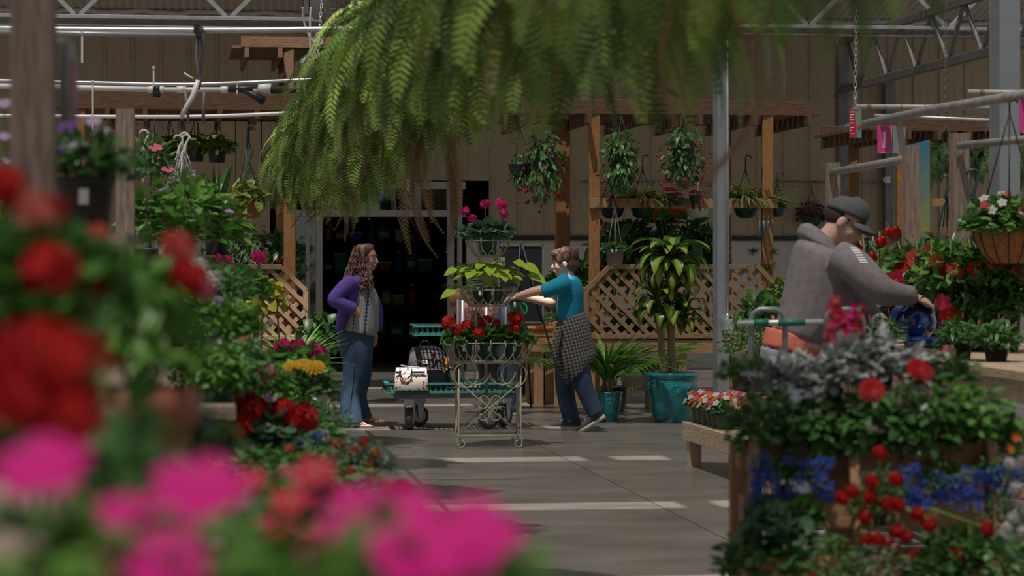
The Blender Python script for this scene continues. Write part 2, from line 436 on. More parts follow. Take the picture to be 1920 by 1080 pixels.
b = MB(); b.box((0, 0, 2.2), (0.12, 0.14, 4.4)); b.box((0, -0.09, 4.0), (0.16, 0.02, 0.3))
tag(b.build('steel_column', M_galvd, None, False, loc=P(1875, 60, 28.6).xy.to_3d()), 'grey steel post seen behind the near right column near the roof', 'column').rotation_euler = (0, 0, TH)

def ibeam(loc, w, d, h, label, box=False):
    t = thing('steel_column', label, 'column', loc, TH+0.12)
    b = MB(); tf = 0.012
    b.box((0, -d/2+tf/2, h/2), (w, tf, h)); b.box((0, d/2-tf/2, h/2), (w, tf, h)); b.box((0, 0, h/2), (tf, d-2*tf, h))
    b.build('i_beam', M_col, t, False)
    b = MB(); b.box((0, 0, 0.01), (w+0.12, d+0.12, 0.02)); b.build('base_plate', M_galvd, t, False)
    for x in (-1, 1):
        for y in (-1, 1):
            b = MB(); b.lathe([(0.014, 0), (0.014, 0.018), (0.008, 0.02), (0.008, 0.035)], 6, (x*(w/2+0.03), y*(d/2+0.03), 0.02)); b.build('anchor_bolt', M_galvd, t, False)
    if box:
        z = 1.47-(612-HY)*23.5/F
        b = MB(); b.box((0.035, -d/2-0.03, z), (0.09, 0.06, 0.15)); bx = b.build('outlet_box', M_galv, t, False)
        b = MB(); b.box((0.035, -d/2-0.065, z), (0.075, 0.012, 0.13)); b.build('outlet_cover', M_galv, bx, False)
        b = MB(); b.tube([(0.035, -d/2-0.02, z+0.07), (0.035, -d/2-0.02, 4.4)], 0.011, 8); b.lathe([(0.018, 0), (0.018, 0.03), (0.014, 0.035), (0.014, 0.05)], 8, (0.035, -d/2-0.02, z+0.075)); b.build('conduit', M_galv, t)
    return t
ibeam(P(1352, 600, 23.5).xy.to_3d(), 0.12, 0.13, 4.6, 'grey steel column with outlet box standing before the lattice planter', True)
ibeam(P(1884, 600, 15.8).xy.to_3d(), 0.145, 0.15, 4.6, 'large blue-grey steel column at the right behind the flower baskets')

# ---------------------------------------------------------------- sliding shop door in the back wall
door = thing('door_1', None, None, rotz=TH, kind='structure')
def dpost(px0, px1, z0, z1, dv=0.0, d=0.09):
    a, c = uw(px0), uw(px1); b = MB(); b.box(((a+c)/2, WV+dv, (z0+z1)/2), (c-a, d, z1-z0)); return b.build('door_frame', M_alu, door, False)
for x0, x1, dv in ((543, 549, 0), (573, 580, 0.02), (592, 604, -0.03), (838, 850, -0.03), (857, 866, 0)): dpost(x0, x1, 0, DZ, dv)
hz = 2.12
for z, h in ((DZ-0.05, 0.1), (hz, 0.09)):
    b = MB(); b.box(((DU0+DU1)/2, WV, z), (DU1-DU0, 0.1, h)); b.build('door_head', M_alu, door, False)
for x0, x1, z0, z1 in ((549, 573, 0.05, hz-0.05), (580, 592, 0.05, hz-0.05), (604, 720, hz+0.05, DZ-0.1), (720, 838, hz+0.05, DZ-0.1), (850, 857, 0.05, hz-0.05)):
    a, c = uw(x0), uw(x1); b = MB(); b.box(((a+c)/2, WV, (z0+z1)/2), (c-a, 0.008, z1-z0)); b.build('glass_pane', M_glass, door, False)
b = MB(); b.lathe([(0.02, -0.01), (0.02, 0.0), (0.012, 0.01)], 12); o = b.build('door_lock', M_galvd, door, True, loc=(uw(844), WV-0.085, 1.47-30*32.7/F)); o.rotation_euler = (math.pi/2, 0, 0)
# shop behind: dim room with stocked shelves
SA, SB = DU0-1.2, DU1+1.2
shop = thing('wall_shop', None, None, rotz=TH, kind='structure')
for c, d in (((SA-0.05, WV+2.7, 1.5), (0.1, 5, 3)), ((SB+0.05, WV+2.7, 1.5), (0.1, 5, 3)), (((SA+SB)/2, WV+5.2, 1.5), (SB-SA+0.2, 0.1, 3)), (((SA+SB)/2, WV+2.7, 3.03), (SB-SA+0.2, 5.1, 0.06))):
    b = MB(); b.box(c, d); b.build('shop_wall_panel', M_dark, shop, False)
shelf_v = 36.6
sh = thing('shop_shelf', 'dark metal shop shelving seen through the open door', 'shelf', B((DU0+DU1)/2+0.1, shelf_v, 0), TH)
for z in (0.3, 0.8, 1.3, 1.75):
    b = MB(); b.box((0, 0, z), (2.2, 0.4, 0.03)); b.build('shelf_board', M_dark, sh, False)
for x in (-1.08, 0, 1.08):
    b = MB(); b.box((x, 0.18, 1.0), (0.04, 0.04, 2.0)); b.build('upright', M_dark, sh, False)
goods = [('green', (0.02, 0.22, 0.07)), ('blue', (0.02, 0.10, 0.40)), ('red', (0.36, 0.03, 0.03)), ('yellow', (0.50, 0.33, 0.02)), ('white', (0.5, 0.5, 0.5)), ('teal', (0.02, 0.25, 0.28))]
gi = 0; gcount = 0
for row, z in enumerate((0.315, 0.815, 1.315, 1.765)):
    x = -0.95
    while x < 0.95:
        nm, c = goods[(gi*5+row) % 6]; m = mat('goods_'+nm, c, 0.5); w = 0.14+0.1*((gi*7) % 5)/5; h = 0.16+0.2*((gi*3) % 4)/4
        kind = (gi+row) % 3; b = MB(); t = thing(('soap_bottle', 'feed_bag', 'storage_bin')[kind], '', ('bottle', 'bag', 'bin')[kind], sh.location+B(x, -0.02, z).xyz, TH, 'goods on the shop shelving')
        if kind == 0:
            b.lathe([(w*0.35, 0), (w*0.4, 0.02), (w*0.4, h*0.65), (w*0.15, h*0.8), (w*0.12, h*0.9)], 12); b.build('bottle_body', m, t)
            b = MB(); b.lathe([(w*0.15, h*0.9), (w*0.15, h), (w*0.1, h+0.01)], 10); b.build('cap', mat('goods_white', (0.5, 0.5, 0.5), 0.5), t)
        elif kind == 1:
            b.loft([[(sx*w/2*k, sy*0.06*k2, zz) for sx, sy in ((-1, -1), (1, -1), (1, 1), (-1, 1))] for k, k2, zz in ((0.9, 0.7, 0), (1, 1, h*0.2), (1, 1, h*0.75), (0.95, 0.2, h))]); b.build('bag_body', m, t)
            b = MB(); b.box((0, -0.064, h*0.45), (w*0.6, 0.004, h*0.3)); b.build('bag_label', mat('goods_white', (0.5, 0.5, 0.5), 0.5), t, False)
        else:
            b.loft([[(sx*w/2*k, sy*0.1*k, zz) for sx, sy in ((-1, -1), (1, -1), (1, 1), (-1, 1))] for k, zz in ((0.85, 0), (1, h*0.8))]); b.build('bin_body', m, t, False)
            b = MB(); b.box((0, 0, h*0.8+0.012), (w*1.06, 0.212, 0.024)); b.build('bin_lid', mat('goods_white', (0.5, 0.5, 0.5), 0.5), t, False)
        gcount = gcount+1 if x > -0.94 else 1; cnt = gcount; t['label'] = '%s %s, %s from the left on the %s board of the shop shelving' % (nm, ('plastic bottle', 'printed bag', 'lidded bin')[kind], ('first', 'second', 'third', 'fourth', 'fifth', 'sixth', 'seventh', 'eighth', 'ninth', 'tenth', 'eleventh', 'twelfth')[cnt-1], ('lowest', 'second', 'third', 'top')[row])
        x += w+0.035; gi += 1
# ---------------------------------------------------------------- overhead pipes, fittings, chains, fan
tag(rod('hanging_pipe', spline([P(-60, 53, 15.2), P(360, 57, 15.2), P(600, 55, 15.2), P(860, 50, 15.2)]), 0.0185, M_galv), 'upper galvanised pipe crossing the top left towards the ferns', 'pipe')
tag(rod('hanging_pipe', [P(-60, 59, 14.9), P(366, 67, 14.9)], 0.015, M_col), 'short grey pipe just below the upper galvanised pipe', 'pipe')
tag(rod('hanging_pipe', spline([P(-60, 150, 18.2), P(180, 155, 18.2), P(350, 158, 18.2), P(560, 150, 18.2), P(740, 140, 18.2)]), 0.0125, M_galv), 'middle galvanised pipe above the white irrigation line', 'pipe')
tag(rod('hanging_pipe', spline([P(-60, 216, 18.6), P(335, 219, 18.6), P(560, 211, 18.6)]), 0.0145, M_pvc), 'lower white pipe crossing in front of the timber pergola beam', 'pipe')
ir = thing('irrigation_line', 'white irrigation line with black fittings and blue valve', 'pipe', P(340, 165, 18.05))
O = ir.location
def rel(px, py, Y=18.05): return P(px, py, Y)-O
b = MB(); b.tube([rel(-60, 160), rel(180, 165), rel(285, 168)], 0.021, 10); b.build('white_pipe', M_pvc, ir)
b = MB(); b.tube([rel(300, 168), rel(425, 168)], 0.018, 10); b.build('white_pipe', M_pvc, ir)
for px, w in ((284, 6), (303, 4), (340, 8), (421, 7), (480, 5)):
    b = MB(); b.tube([rel(px-w, 168), rel(px+w, 168)], 0.027, 10); b.build('coupling', M_pvc, ir)
b = MB(); b.tube([rel(288, 168), rel(300, 168)], 0.03, 10); b.box(rel(294, 175), (0.05, 0.05, 0.06)); b.build('clamp', M_black, ir)
b = MB(); b.tube([rel(428, 167), rel(484, 167)], 0.026, 10); b.tube([rel(455, 168), rel(478, 180), rel(496, 190)], [0.024, 0.028, 0.036], 10); b.build('filter_body', M_black, ir)
b = MB(); b.tube([rel(484, 165), rel(492, 166), rel(508, 166)], [0.03, 0.036, 0.04], 10); b.build('union_nut', M_zip, ir)
b = MB(); b.tube([rel(508, 169), rel(592, 167)], 0.028, 10); b.tube([rel(560, 168), rel(560, 198)], 0.02, 8); b.tube([rel(570, 168), rel(570, 205)], 0.01, 8); b.build('regulator', M_black, ir)
b = MB(); b.tube([rel(592, 167), rel(632, 166)], 0.022, 10); b.build('white_pipe', M_pvc, ir)
b = MB(); b.tube([rel(634, 165), rel(672, 165)], 0.032, 10); b.build('valve_body', M_zip, ir)
b = MB(); b.box(rel(657, 164), (0.075, 0.075, 0.028)); b.box(rel(667, 162), (0.02, 0.08, 0.06)); b.build('valve_handle', M_blue, ir, False)
for i, (x, y0, y1, Y) in enumerate(((154, 58, 118, 14.88), (288, 124, 162, 18.0), (174, 150, 245, 18.0), (445, 152, 176, 18.03))):
    b = MB(); b.box((0, 0, 0), (0.012, 0.006, (y1-y0)*Y/F)); b.box((0, -0.004, (y1-y0)*Y/F/2-0.01), (0.018, 0.012, 0.014))
    tag(b.build('cable_tie', M_zip, None, False, loc=P(x, (y0+y1)/2, Y)), ('long white tie dangling under the upper left pipes', 'white tie standing up from the middle pipe by the clamp', 'long white strap hanging down the middle and lower pipes', 'short white tie round the pipe at the black filter')[i], 'tie', 'white ties on the pipes')
hb = thing('pipe_hanger', 'grey sheet-metal strap hanger holding the left pipes', 'bracket', P(372, 60, 15.1)); O = hb.location
def rl(px, py, Y=15.1): return P(px, py, Y)-O
for pts in ([(372, 62), (368, 105), (376, 150), (372, 168)], [(378, 62), (381, 100), (372, 150)]):
    b = MB(); b.tube([rl(*p) for p in pts], 0.011, 6); b.build('strap', M_galvd, hb)
b = MB(); b.tube([rl(372, 150), rl(362, 180), rl(352, 196), rl(340, 220)], [0.016, 0.018, 0.016, 0.014], 8); b.build('pvc_elbow', M_pvc, hb)
b = MB(); b.box(rl(373, 60), (0.035, 0.24, 0.07)); b.build('clamp_bolt', M_black, hb, False)
b = MB(); b.tube([rl(345, 137), rl(358, 145), rl(363, 147)], 0.006, 6); b.build('wire_tail', M_zip, hb)
for x0, x1 in ((347, 354), (383, 381)):
    b = MB(); b.tube([P(x0, 168, 15.1)-O, P(x1, 232, 15.1)-O], 0.010, 4); b.build('hook_strap', M_galvd, hb)

def link_mesh(m):
    def mk():
        b = MB(); pts = arc((0, 0, 0.014), 0.009, 0, 180, 6)+arc((0, 0, -0.014), 0.009, 180, 360, 6); b.tube(pts, 0.0028, 5, closed=True); return b.mesh('chain_link', m)
    return geo('link'+m.name, mk)
def chain(p0, p1, m, label, sc=1.0):
    p0, p1 = Vector(p0), Vector(p1); t = thing('hanging_chain', label, 'chain', p0); L = (p1-p0).length; n = int(L/(0.036*sc)); d = (p1-p0)/n
    me = link_mesh(m); q = Vector((0, 0, 1)).rotation_difference((p1-p0).normalized())
    for i in range(n): inst('chain_link', me, t, d*(i+0.5), q @ Quaternion((0, 0, 1), math.pi/2*(i % 2)+0.3), sc)
chain(P(661, -8, 17.5), P(656, 165, 17.5), M_galv, 'galvanised chain hanging to the blue valve by the ferns', 1.25)
chain(P(748, -8, 14.5), P(748, 80, 14.5), M_galv, 'galvanised chain dropping into the middle ferns', 1.2)
chain(P(604, -8, 20), P(588, 212, 20), M_galv, 'thin chain beside the coiled white cord', 0.95)
chain(P(1606, 10, 16), P(1603, 205, 16), M_galv, 'galvanised chain holding the red plant care sign', 1.0)
chain(P(1774, -8, 17), P(1772, 197, 17), M_galvd, 'dark chain hanging to the rusty horizontal pipe', 0.85)
chain(P(1916, -8, 16), P(1912, 40, 16), M_galvd, 'dark chain at the top right corner beside the column', 1.1)

fan = thing('ceiling_fan', 'wall fan with brown wire cage hanging at the top', 'fan', P(625, 0, 24)); O = fan.location
M_rust = mat('rusty_wire', (0.19, 0.125, 0.085), 0.6, (0.30, 0.22, 0.17), 20)
def rf(px, py, dy=0.0): return P(px, py, 24)-O+Vector((0, dy, 0))
zc_ = 0.15
def ringx(x, r, m): return [Vector((x, r*math.cos(2*math.pi*k/28), zc_+r*math.sin(2*math.pi*k/28))) for k in range(28)]
b = MB(); b.loft([[Vector((x, r*math.cos(2*math.pi*k/20), zc_+r*math.sin(2*math.pi*k/20))) for k in range(20)] for x, r in ((-0.22, 0.26), (-0.20, 0.34), (-0.02, 0.38), (0.0, 0.34))]); b.build('fan_housing', M_alu, fan)
for x, r in ((-0.08, 0.44), (0.06, 0.46), (0.2, 0.44), (0.21, 0.2)):
    b = MB(); b.tube(ringx(x, r, None), 0.007, 5, closed=True); b.build('cage_ring', M_rust, fan)
for k in range(48):
    a = 2*math.pi*k/48; c, s = math.cos(a), math.sin(a)
    b = MB(); b.tube([(-0.08, 0.44*c, zc_+0.44*s), (0.06, 0.46*c, zc_+0.46*s), (0.2, 0.44*c, zc_+0.44*s), (0.215, 0.2*c, zc_+0.2*s)], 0.0035, 4); b.build('cage_wire', M_rust, fan)
b = MB()
for k in range(4):
    Mx = Matrix.Rotation(k*math.pi/2+0.4, 3, 'X'); b.add([Mx @ Vector(q)+Vector((0.08, 0, zc_)) for q in ((0, 0.04, 0), (0.03, 0.04, 0.06), (0.05, 0.36, 0.10), (-0.03, 0.36, -0.06))], [(0, 1, 2, 3)])
b.ball((0.08, 0, zc_), 0.06); b.build('fan_blades', M_galvd, fan, False)
b = MB(); b.box((-0.26, 0, 0.1), (0.05, 0.2, 0.5)); b.build('mount_bracket', M_galvd, fan, False)
b = MB(); b.tube([rf(573, -5), rf(573, 20)], 0.03, 8); b.build('cord_plug', M_black, fan)
cord = [(573, 20), (576, 50), (588, 78), (598, 90), (592, 120), (583, 142), (573, 130), (588, 100), (600, 85), (613, 78), (607, 70), (598, 72), (592, 100), (578, 115), (572, 122), (580, 140), (590, 120), (596, 95), (610, 88), (605, 80), (596, 95), (589, 112), (587, 50), (588, 20)]
b = MB(); b.tube(spline([rf(x, y, 0.03*math.sin(i*1.7)-0.35) for i, (x, y) in enumerate(cord)], 5), 0.011, 6); b.build('power_cord', mat('grey_white_cord', (0.52, 0.5, 0.49), 0.5), fan, True, label='bundled white power cord')

# right-hand pipes and their posts
M_pipe = mat('old_grey_pipe', (0.25, 0.24, 0.235), 0.5, (0.36, 0.345, 0.34), 18, metal=0.35)
M_rpipe = mat('rusty_grey_pipe', (0.40, 0.385, 0.37), 0.55, (0.20, 0.10, 0.07), 3.0, (6, 1, 1), metal=0.2, lo=0.55, hi=0.66)
tag(rod('rail_pipe', [P(1590, 240, 16.6), P(1740, 207, 15.1), P(1990, 166, 13.3)], 0.030, M_pipe), 'long grey pipe rail carrying the pink number sign', 'pipe')
tag(rod('rail_pipe', [P(1561, 323, 16.85), P(1712, 296, 14.42)], 0.026, M_pipe), 'grey pipe rail between the two farther weathered posts', 'pipe')
tag(rod('rail_pipe', [P(1798, 273, 12.78), P(1990, 255, 11.9)], 0.020, M_pipe), 'grey pipe rail on the nearest weathered post at right', 'pipe')
tag(rod('rail_pipe', [P(1606, 200, 16.9), P(1990, 203, 16.9)], 0.018, M_rpipe), 'rust-marked pipe hanging level on chains at right', 'pipe')
tag(rod('rail_pipe', [P(1640, 216, 18), P(1990, 231, 18)], 0.012, M_galv), 'thin bright pipe sloping behind the rust-marked pipe', 'pipe')
tag(rod('rail_pipe', [P(1815, 173, 15.2), P(1990, 175, 15.2)], 0.018, M_rpipe), 'short peeling pipe end in front of the large column', 'pipe')
def wpost(px, pytop, Y, w, label, zb=0.0, m=M_woodg):
    p = P(px, pytop, Y); tp = thing('timber_post', label, 'post', (p.x, p.y, zb), TH)
    o = beam('post_shaft', (0, 0, 0), (0, 0, p.z-zb), w, w, m, tp)
    return tp
wpost(1562, 305, 16.9, 0.089, 'farthest of three weathered posts on the right, behind the cap')
wpost(1708, 273, 14.4, 0.089, 'middle weathered post on the right with a cathedral grain')
wpost(1799, 250, 12.85, 0.089, 'nearest weathered post on the right with knot scars')
wpost(235, 205, 11.5, 0.089, 'weathered post rising behind the purple petunias at left', m=M_woodg)
wpost(63, -120, 4.75, 0.086, 'tall dark blurred post at the left edge of the view', m=wood('dark_grey_post', (0.10, 0.065, 0.05), (0.22, 0.17, 0.145)))

# signs on the right rail
def text_mesh(body, size, m, name='lettering', extr=0.0008):
    c = bpy.data.curves.new(name, 'FONT'); c.body = body; c.size = size; c.align_x = 'CENTER'; c.align_y = 'CENTER'; c.extrude = extr; c.resolution_u = 3
    o = bpy.data.objects.new('tmp', c); COL.objects.link(o); dg = bpy.context.evaluated_depsgraph_get()
    me = bpy.data.meshes.new_from_object(o.evaluated_get(dg)); bpy.data.objects.remove(o); me.materials.clear(); me.materials.append(m); return me
M_pink = mat('pink_sign', (0.72, 0.06, 0.30), 0.5); M_wsign = mat('white_print', (0.85, 0.84, 0.80), 0.5); M_sgrey = mat('grey_sign', (0.33, 0.335, 0.34), 0.5)
def numsign(c, w, h, Y, label, txt='1', rz=0.0, clip=True):
    p = P(c[0], c[1], Y); W, Hh = w*Y/F, h*Y/F; t = thing('number_sign', label, 'sign', p, rz)
    b = MB(); b.box((0, 0, 0), (W, 0.004, Hh)); b.build('sign_card', M_pink, t, False)
    b = MB(); b.box((W/2+0.003, 0, 0), (0.008, 0.01, Hh)); b.box((0, 0, -Hh/2), (W*0.7, 0.01, 0.008)); b.build('sign_holder', M_sgrey, t, False)
    if txt:
        o = inst('numeral', text_mesh(txt, Hh*0.78, M_wsign), t, (0, -0.003, -Hh*0.02), (math.pi/2, 0, 0), (1.15, 1, 1))
        b = MB(); b.box((0, -0.003, -Hh*0.27), (W*0.24, 0.0016, Hh*0.07)); b.build('numeral_foot', M_wsign, t, False)
    if clip:
        b = MB(); b.box((-0.005, -0.004, Hh/2), (W*0.5, 0.012, 0.012)); b.tube([(0, 0, Hh/2), (0.01, 0, Hh/2+0.03), (0.01, 0, Hh/2+0.075)], 0.008, 6); b.build('clip', M_sgrey, t, False)
    return t
numsign((1658, 261), 26, 51, 15.90, 'pink card sign with a white number 1 on the pipe rail')
numsign((1928, 217), 34, 62, 13.75, 'pink card sign cut off by the right edge of the view', None, 0.1)
p = P(1686, 262, 15.64); t = thing('sign_back', 'grey back of a card sign hanging behind the number sign', 'sign', p, 0.6)
b = MB(); b.prism([(-0.055, -0.09), (0.05, -0.085), (0.055, 0.085), (-0.05, 0.09)], 0.004); b.build('sign_card', M_sgrey, t, False)
b = MB(); b.tube([(0, 0, 0.085), (0, 0, 0.17)], 0.008, 6); b.build('clip', M_sgrey, t)
p = P(1604, 231, 16.0); W, Hh = 23*16/F, 55*16/F; t = thing('plant_care_sign', 'small red and photo-printed plant care sign hanging on the chain', 'sign', p, 0.1)
M_redc = mat('red_print', (0.55, 0.02, 0.06), 0.5)
b = MB(); b.box((0, 0, 0), (W, 0.004, Hh)); b.build('sign_card', mat('flower_photo_print', (0.10, 0.30, 0.45), 0.5, (0.25, 0.32, 0.10), 60, lo=0.45, hi=0.55), t, False)
b = MB(); b.prism([(-W/2, -Hh/2), (0.12*W, -Hh/2), (-0.1*W, Hh/2), (-W/2, Hh/2)], 0.002, 'y', (0, -0.003, 0)); b.build('red_panel', M_redc, t, False)
b = MB(); b.ball((W*0.28, -0.003, -Hh*0.12), (W*0.16, 0.002, Hh*0.1), 10, 6); b.build('printed_bloom', mat('print_bloom', (0.6, 0.05, 0.05), 0.5), t)
b = MB()
for k, (zz, ww) in enumerate(((0.38, 0.3), (0.29, 0.28), (0.2, 0.18), (0.12, 0.3), (0.0, 0.3), (-0.15, 0.3), (-0.24, 0.1), (-0.36, 0.38))): b.box((-W*0.47+ww*W/2+0.03*W, -0.005, zz*Hh), (ww*W, 0.001, 0.03*Hh if k != 7 else 0.01*Hh))
b.build('printed_lines', M_wsign, t, False)
b = MB(); b.tube([(0, 0, Hh/2), (0, 0, Hh/2+0.09)], 0.006, 6); b.box((0, 0, Hh/2), (W*0.6, 0.012, 0.01)); b.build('clip', M_sgrey, t, False)
# ---------------------------------------------------------------- pergolas and lattice planters at the back
def pergola(label, px0, px1, v, ztop, posts, beams, depth=2.2, joists=6, m=M_woodd, fasc=(0.04, 0.15)):
    t = thing('timber_pergola', label, 'pergola', (0, 0, 0))
    ua, ub = UV_(PV(px0, 300, v))[0], UV_(PV(px1, 300, v))[0]
    beam('fascia_board', B(ua, v, ztop), B(ub, v, ztop), *fasc, m, t)
    beam('fascia_board', B(ua, v+depth, ztop), B(ub, v+depth, ztop), *fasc, m, t)
    for k in range(joists):
        u = ua+0.06+(ub-ua-0.12)*k/(joists-1)
        beam('joist', B(u, v-0.18, ztop-0.13), B(u, v+depth+0.2, ztop-0.13), 0.045, 0.11, m, t)
    n = 9
    for k in range(n):
        vv = v+depth*(k+0.5)/n
        beam('roof_slat', B(ua-0.1, vv, ztop-0.055), B(ub+0.1, vv, ztop-0.055), depth/n*0.8, 0.03, m, t)
    for px, pm in posts:
        u = UV_(PV(px, 300, v))[0]
        for dv in (0.05, depth-0.05):
            beam('post', B(u, v+dv, 0), B(u, v+dv, ztop-0.05), 0.115, 0.115, pm, t)
    for (xa, xb, z, h) in beams:
        beam('cross_rail', B(UV_(PV(xa, 300, v))[0], v-0.03, z), B(UV_(PV(xb, 300, v))[0], v-0.03, z), 0.045, h, M_woodo if m is M_woodo else M_woodt, t)
    return t
def zat(py, px, v): return PV(px, py, v).z
per_r = pergola('brown timber pergola on the right over the lattice planter', 985, 1522, 24.55, zat(201, 1250, 24.55), [(1116, M_woodo), (1441, M_woodo)], [(1105, 1456, zat(381, 1250, 24.55), 0.1)], 2.0)
per_l = pergola('dark timber pergola on the left above the hanging pothos', 120, 562, 24.55, zat(188, 350, 24.55), [(150, M_woodo), (544, M_woodo)], [], 2.0, 7, fasc=(0.05, 0.19))
per_b = pergola('raised dark timber canopy behind the fan at top left', 452, 720, 26.9, zat(80, 580, 26.9), [(543, M_woodd)], [], 1.6, 5, fasc=(0.04, 0.12))
per_f = pergola('dark weathered pergola behind the pink number sign', 1630, 1930, 26.0, zat(232, 1760, 26.0), [(1693, M_woodo), (1788, M_woodo)], [(1745, 1800, zat(380, 1770, 26), 0.09)], 2.0, 6, fasc=(0.05, 0.16))
for px, y0, y1 in ((1051, 250, 560),):
    p = PV(px, 400, 25.6); tp = thing('timber_post', 'orange timber post behind the boy', 'post', (p.x, p.y, 0), TH); beam('post_shaft', (0, 0, 0), (0, 0, zat(200, px, 25.6)), 0.11, 0.11, M_woodo, tp)

def lattice_planter(label, x0, x1, v, chop, part=None):
    """waist-high timber planter with a chamfered diagonal lattice screen in front"""
    t = thing('lattice_planter', label, 'planter', (0, 0, 0)); s = 'l'
    ua, ub = UV_(PV(x0, 300, v))[0], UV_(PV(x1, 300, v))[0]
    zt, zb, ch = 1.415, 0.70, 0.24
    ra, rb = ('a' in chop), ('b' in chop)
    top = [(ua+(ch if ra else 0), zt), (ub-(ch if rb else 0), zt)]
    pl = [(ua, zb), (ua, zt-(ch if ra else 0))]+([top[0]] if ra else [])+([top[1]] if rb else [])+[(ub, zt-(ch if rb else 0)), (ub, zb)]
    for i in range(len(pl)-1): beam('frame_rail', B(pl[i][0], v, pl[i][1]), B(pl[i+1][0], v, pl[i+1][1]), 0.05, 0.045, M_woodl, t, up=(ST, -CT, 0))
    beam('frame_rail', B(ua, v, zb), B(ub, v, zb), 0.05, 0.05, M_woodl, t)
    # diagonal slats clipped to the frame outline
    poly = pl
    def clip(p, d):
        ts = []
        for i in range(len(poly)):
            a, c = Vector(poly[i]), Vector(poly[(i+1) % len(poly)]); e = c-a
            den = d[0]*e.y-d[1]*e.x
            if abs(den) < 1e-9: continue
            w = a-Vector(p); tt = (w.x*e.y-w.y*e.x)/den; ss = (w.x*d[1]-w.y*d[0])/den
            if -1e-6 <= ss <= 1+1e-6: ts.append(tt)
        return (min(ts), max(ts)) if len(ts) > 1 else None
    sp = 0.152; c45 = math.sqrt(0.5)
    for sgn, dv in ((1, 0.012), (-1, -0.002)):
        k = 0; x = ua-1.0
        while x < ub+1.0:
            r = clip((x, zb), (c45*sgn, c45))
            if r and r[1]-r[0] > 0.04:
                q0, q1 = (x+c45*sgn*r[0], zb+c45*r[0]), (x+c45*sgn*r[1], zb+c45*r[1])
                beam('lattice_slat', B(q0[0], v+dv, q0[1]), B(q1[0], v+dv, q1[1]), 0.012, 0.042, M_woodl, t, up=(0, 0, 1))
            x += sp
    # body: apron boards, floor boards, side boards, legs
    beam('apron_board', B(ua, v+0.01, 0.59), B(ub, v+0.01, 0.59), 0.04, 0.14, M_woodt, t)
    for j in range(5): beam('bed_board', B(ua, v+0.12+0.16*j, 0.55), B(ub, v+0.12+0.16*j, 0.55), 0.14, 0.03, M_woodt, t)
    beam('back_board', B(ua, v+0.85, 0.62), B(ub, v+0.85, 0.62), 0.04, 0.2, M_woodt, t)
    for u in (ua+0.06, (ua+ub)/2, ub-0.06):
        for dv in (0.07, 0.8): beam('leg', B(u, v+dv, 0), B(u, v+dv, 0.54), 0.09, 0.09, M_woodt, t)
    return t
lattice_planter('timber lattice planter behind the turquoise pots and steel column', 1099, 1463, 24.4, 'ab')
lattice_planter('timber lattice planter at left behind the golden pothos', 395, 573, 24.4, 'b')
# timber box planter behind the boy
t = thing('box_planter', 'small timber box planter on legs behind the boy', 'planter', (0, 0, 0))
for px in (1010, 1048):
    u = UV_(PV(px, 600, 24.4))[0]; beam('leg', B(u, 24.4, 0), B(u, 24.4, 0.86), 0.1, 0.1, M_woodt, t); beam('leg', B(u, 25.0, 0), B(u, 25.0, 0.86), 0.1, 0.1, M_woodt, t)
ua, ub = UV_(PV(985, 600, 24.4))[0], UV_(PV(1062, 600, 24.4))[0]
for z in (0.62, 0.78): beam('side_board', B(ua, 24.34, z), B(ub, 24.34, z), 0.03, 0.14, M_woodt, t); beam('side_board', B(ua, 25.06, z), B(ub, 25.06, z), 0.03, 0.14, M_woodt, t)
for j in range(4): beam('bed_board', B(ua, 24.45+0.17*j, 0.54), B(ub, 24.45+0.17*j, 0.54), 0.15, 0.03, M_woodt, t)

# ---------------------------------------------------------------- plant kit
M_soil = mat('potting_soil', (0.035, 0.022, 0.015), 0.95, (0.07, 0.045, 0.03), 40)
M_gpot = mat('dark_green_plastic', (0.012, 0.05, 0.035), 0.4); M_bpot = mat('black_plastic', (0.016, 0.016, 0.018), 0.45)
M_tpot = mat('terracotta_plastic', (0.21, 0.058, 0.03), 0.5, (0.26, 0.085, 0.05), 8); M_dpot = mat('dark_red_plastic', (0.16, 0.028, 0.02), 0.45)
M_label = mat('paper_label', (0.75, 0.74, 0.72), 0.6); M_print = mat('label_print', (0.05, 0.05, 0.05), 0.6)
M_coir = mat('coir_liner', (0.20, 0.085, 0.028), 0.9, (0.34, 0.16, 0.06), 60, bump=0.8)
M_stem = mat('green_stem', (0.13, 0.22, 0.04), 0.5, trans=0.0)
M_cane = mat('cane_bark', (0.23, 0.155, 0.09), 0.85, (0.33, 0.24, 0.15), 25, (1, 1, 0.35), bump=0.5)

L_ger = leafm('geranium_leaf', (0.045, 0.13, 0.022), (0.10, 0.24, 0.05))
L_bright = leafm('bright_leaf', (0.055, 0.17, 0.018), (0.14, 0.31, 0.05))
L_imp = leafm('impatiens_leaf', (0.05, 0.14, 0.035), (0.11, 0.26, 0.07))
L_deep = leafm('deep_green_leaf', (0.03, 0.10, 0.022), (0.075, 0.19, 0.045), 0.35)
L_grey = leafm('blue_green_leaf', (0.055, 0.13, 0.065), (0.12, 0.22, 0.12))
L_silver = leafm('silver_leaf', (0.27, 0.295, 0.29), (0.42, 0.45, 0.445), 0.8, 0.12)
L_poth = leafm('pothos_leaf', (0.07, 0.14, 0.012), (0.26, 0.29, 0.03))
L_lime = leafm('lime_leaf', (0.22, 0.36, 0.015), (0.36, 0.50, 0.03))
L_gold = leafm('golden_leaf', (0.30, 0.34, 0.02), (0.50, 0.46, 0.05))
L_fern = leafm('fern_frond', (0.03, 0.085, 0.010), (0.36, 0.50, 0.10), 0.45, 0.35, 5.0, True)
L_fernd = leafm('dark_fern_frond', (0.020, 0.07, 0.012), (0.05, 0.13, 0.02), 0.5, 0.25, 6.0)
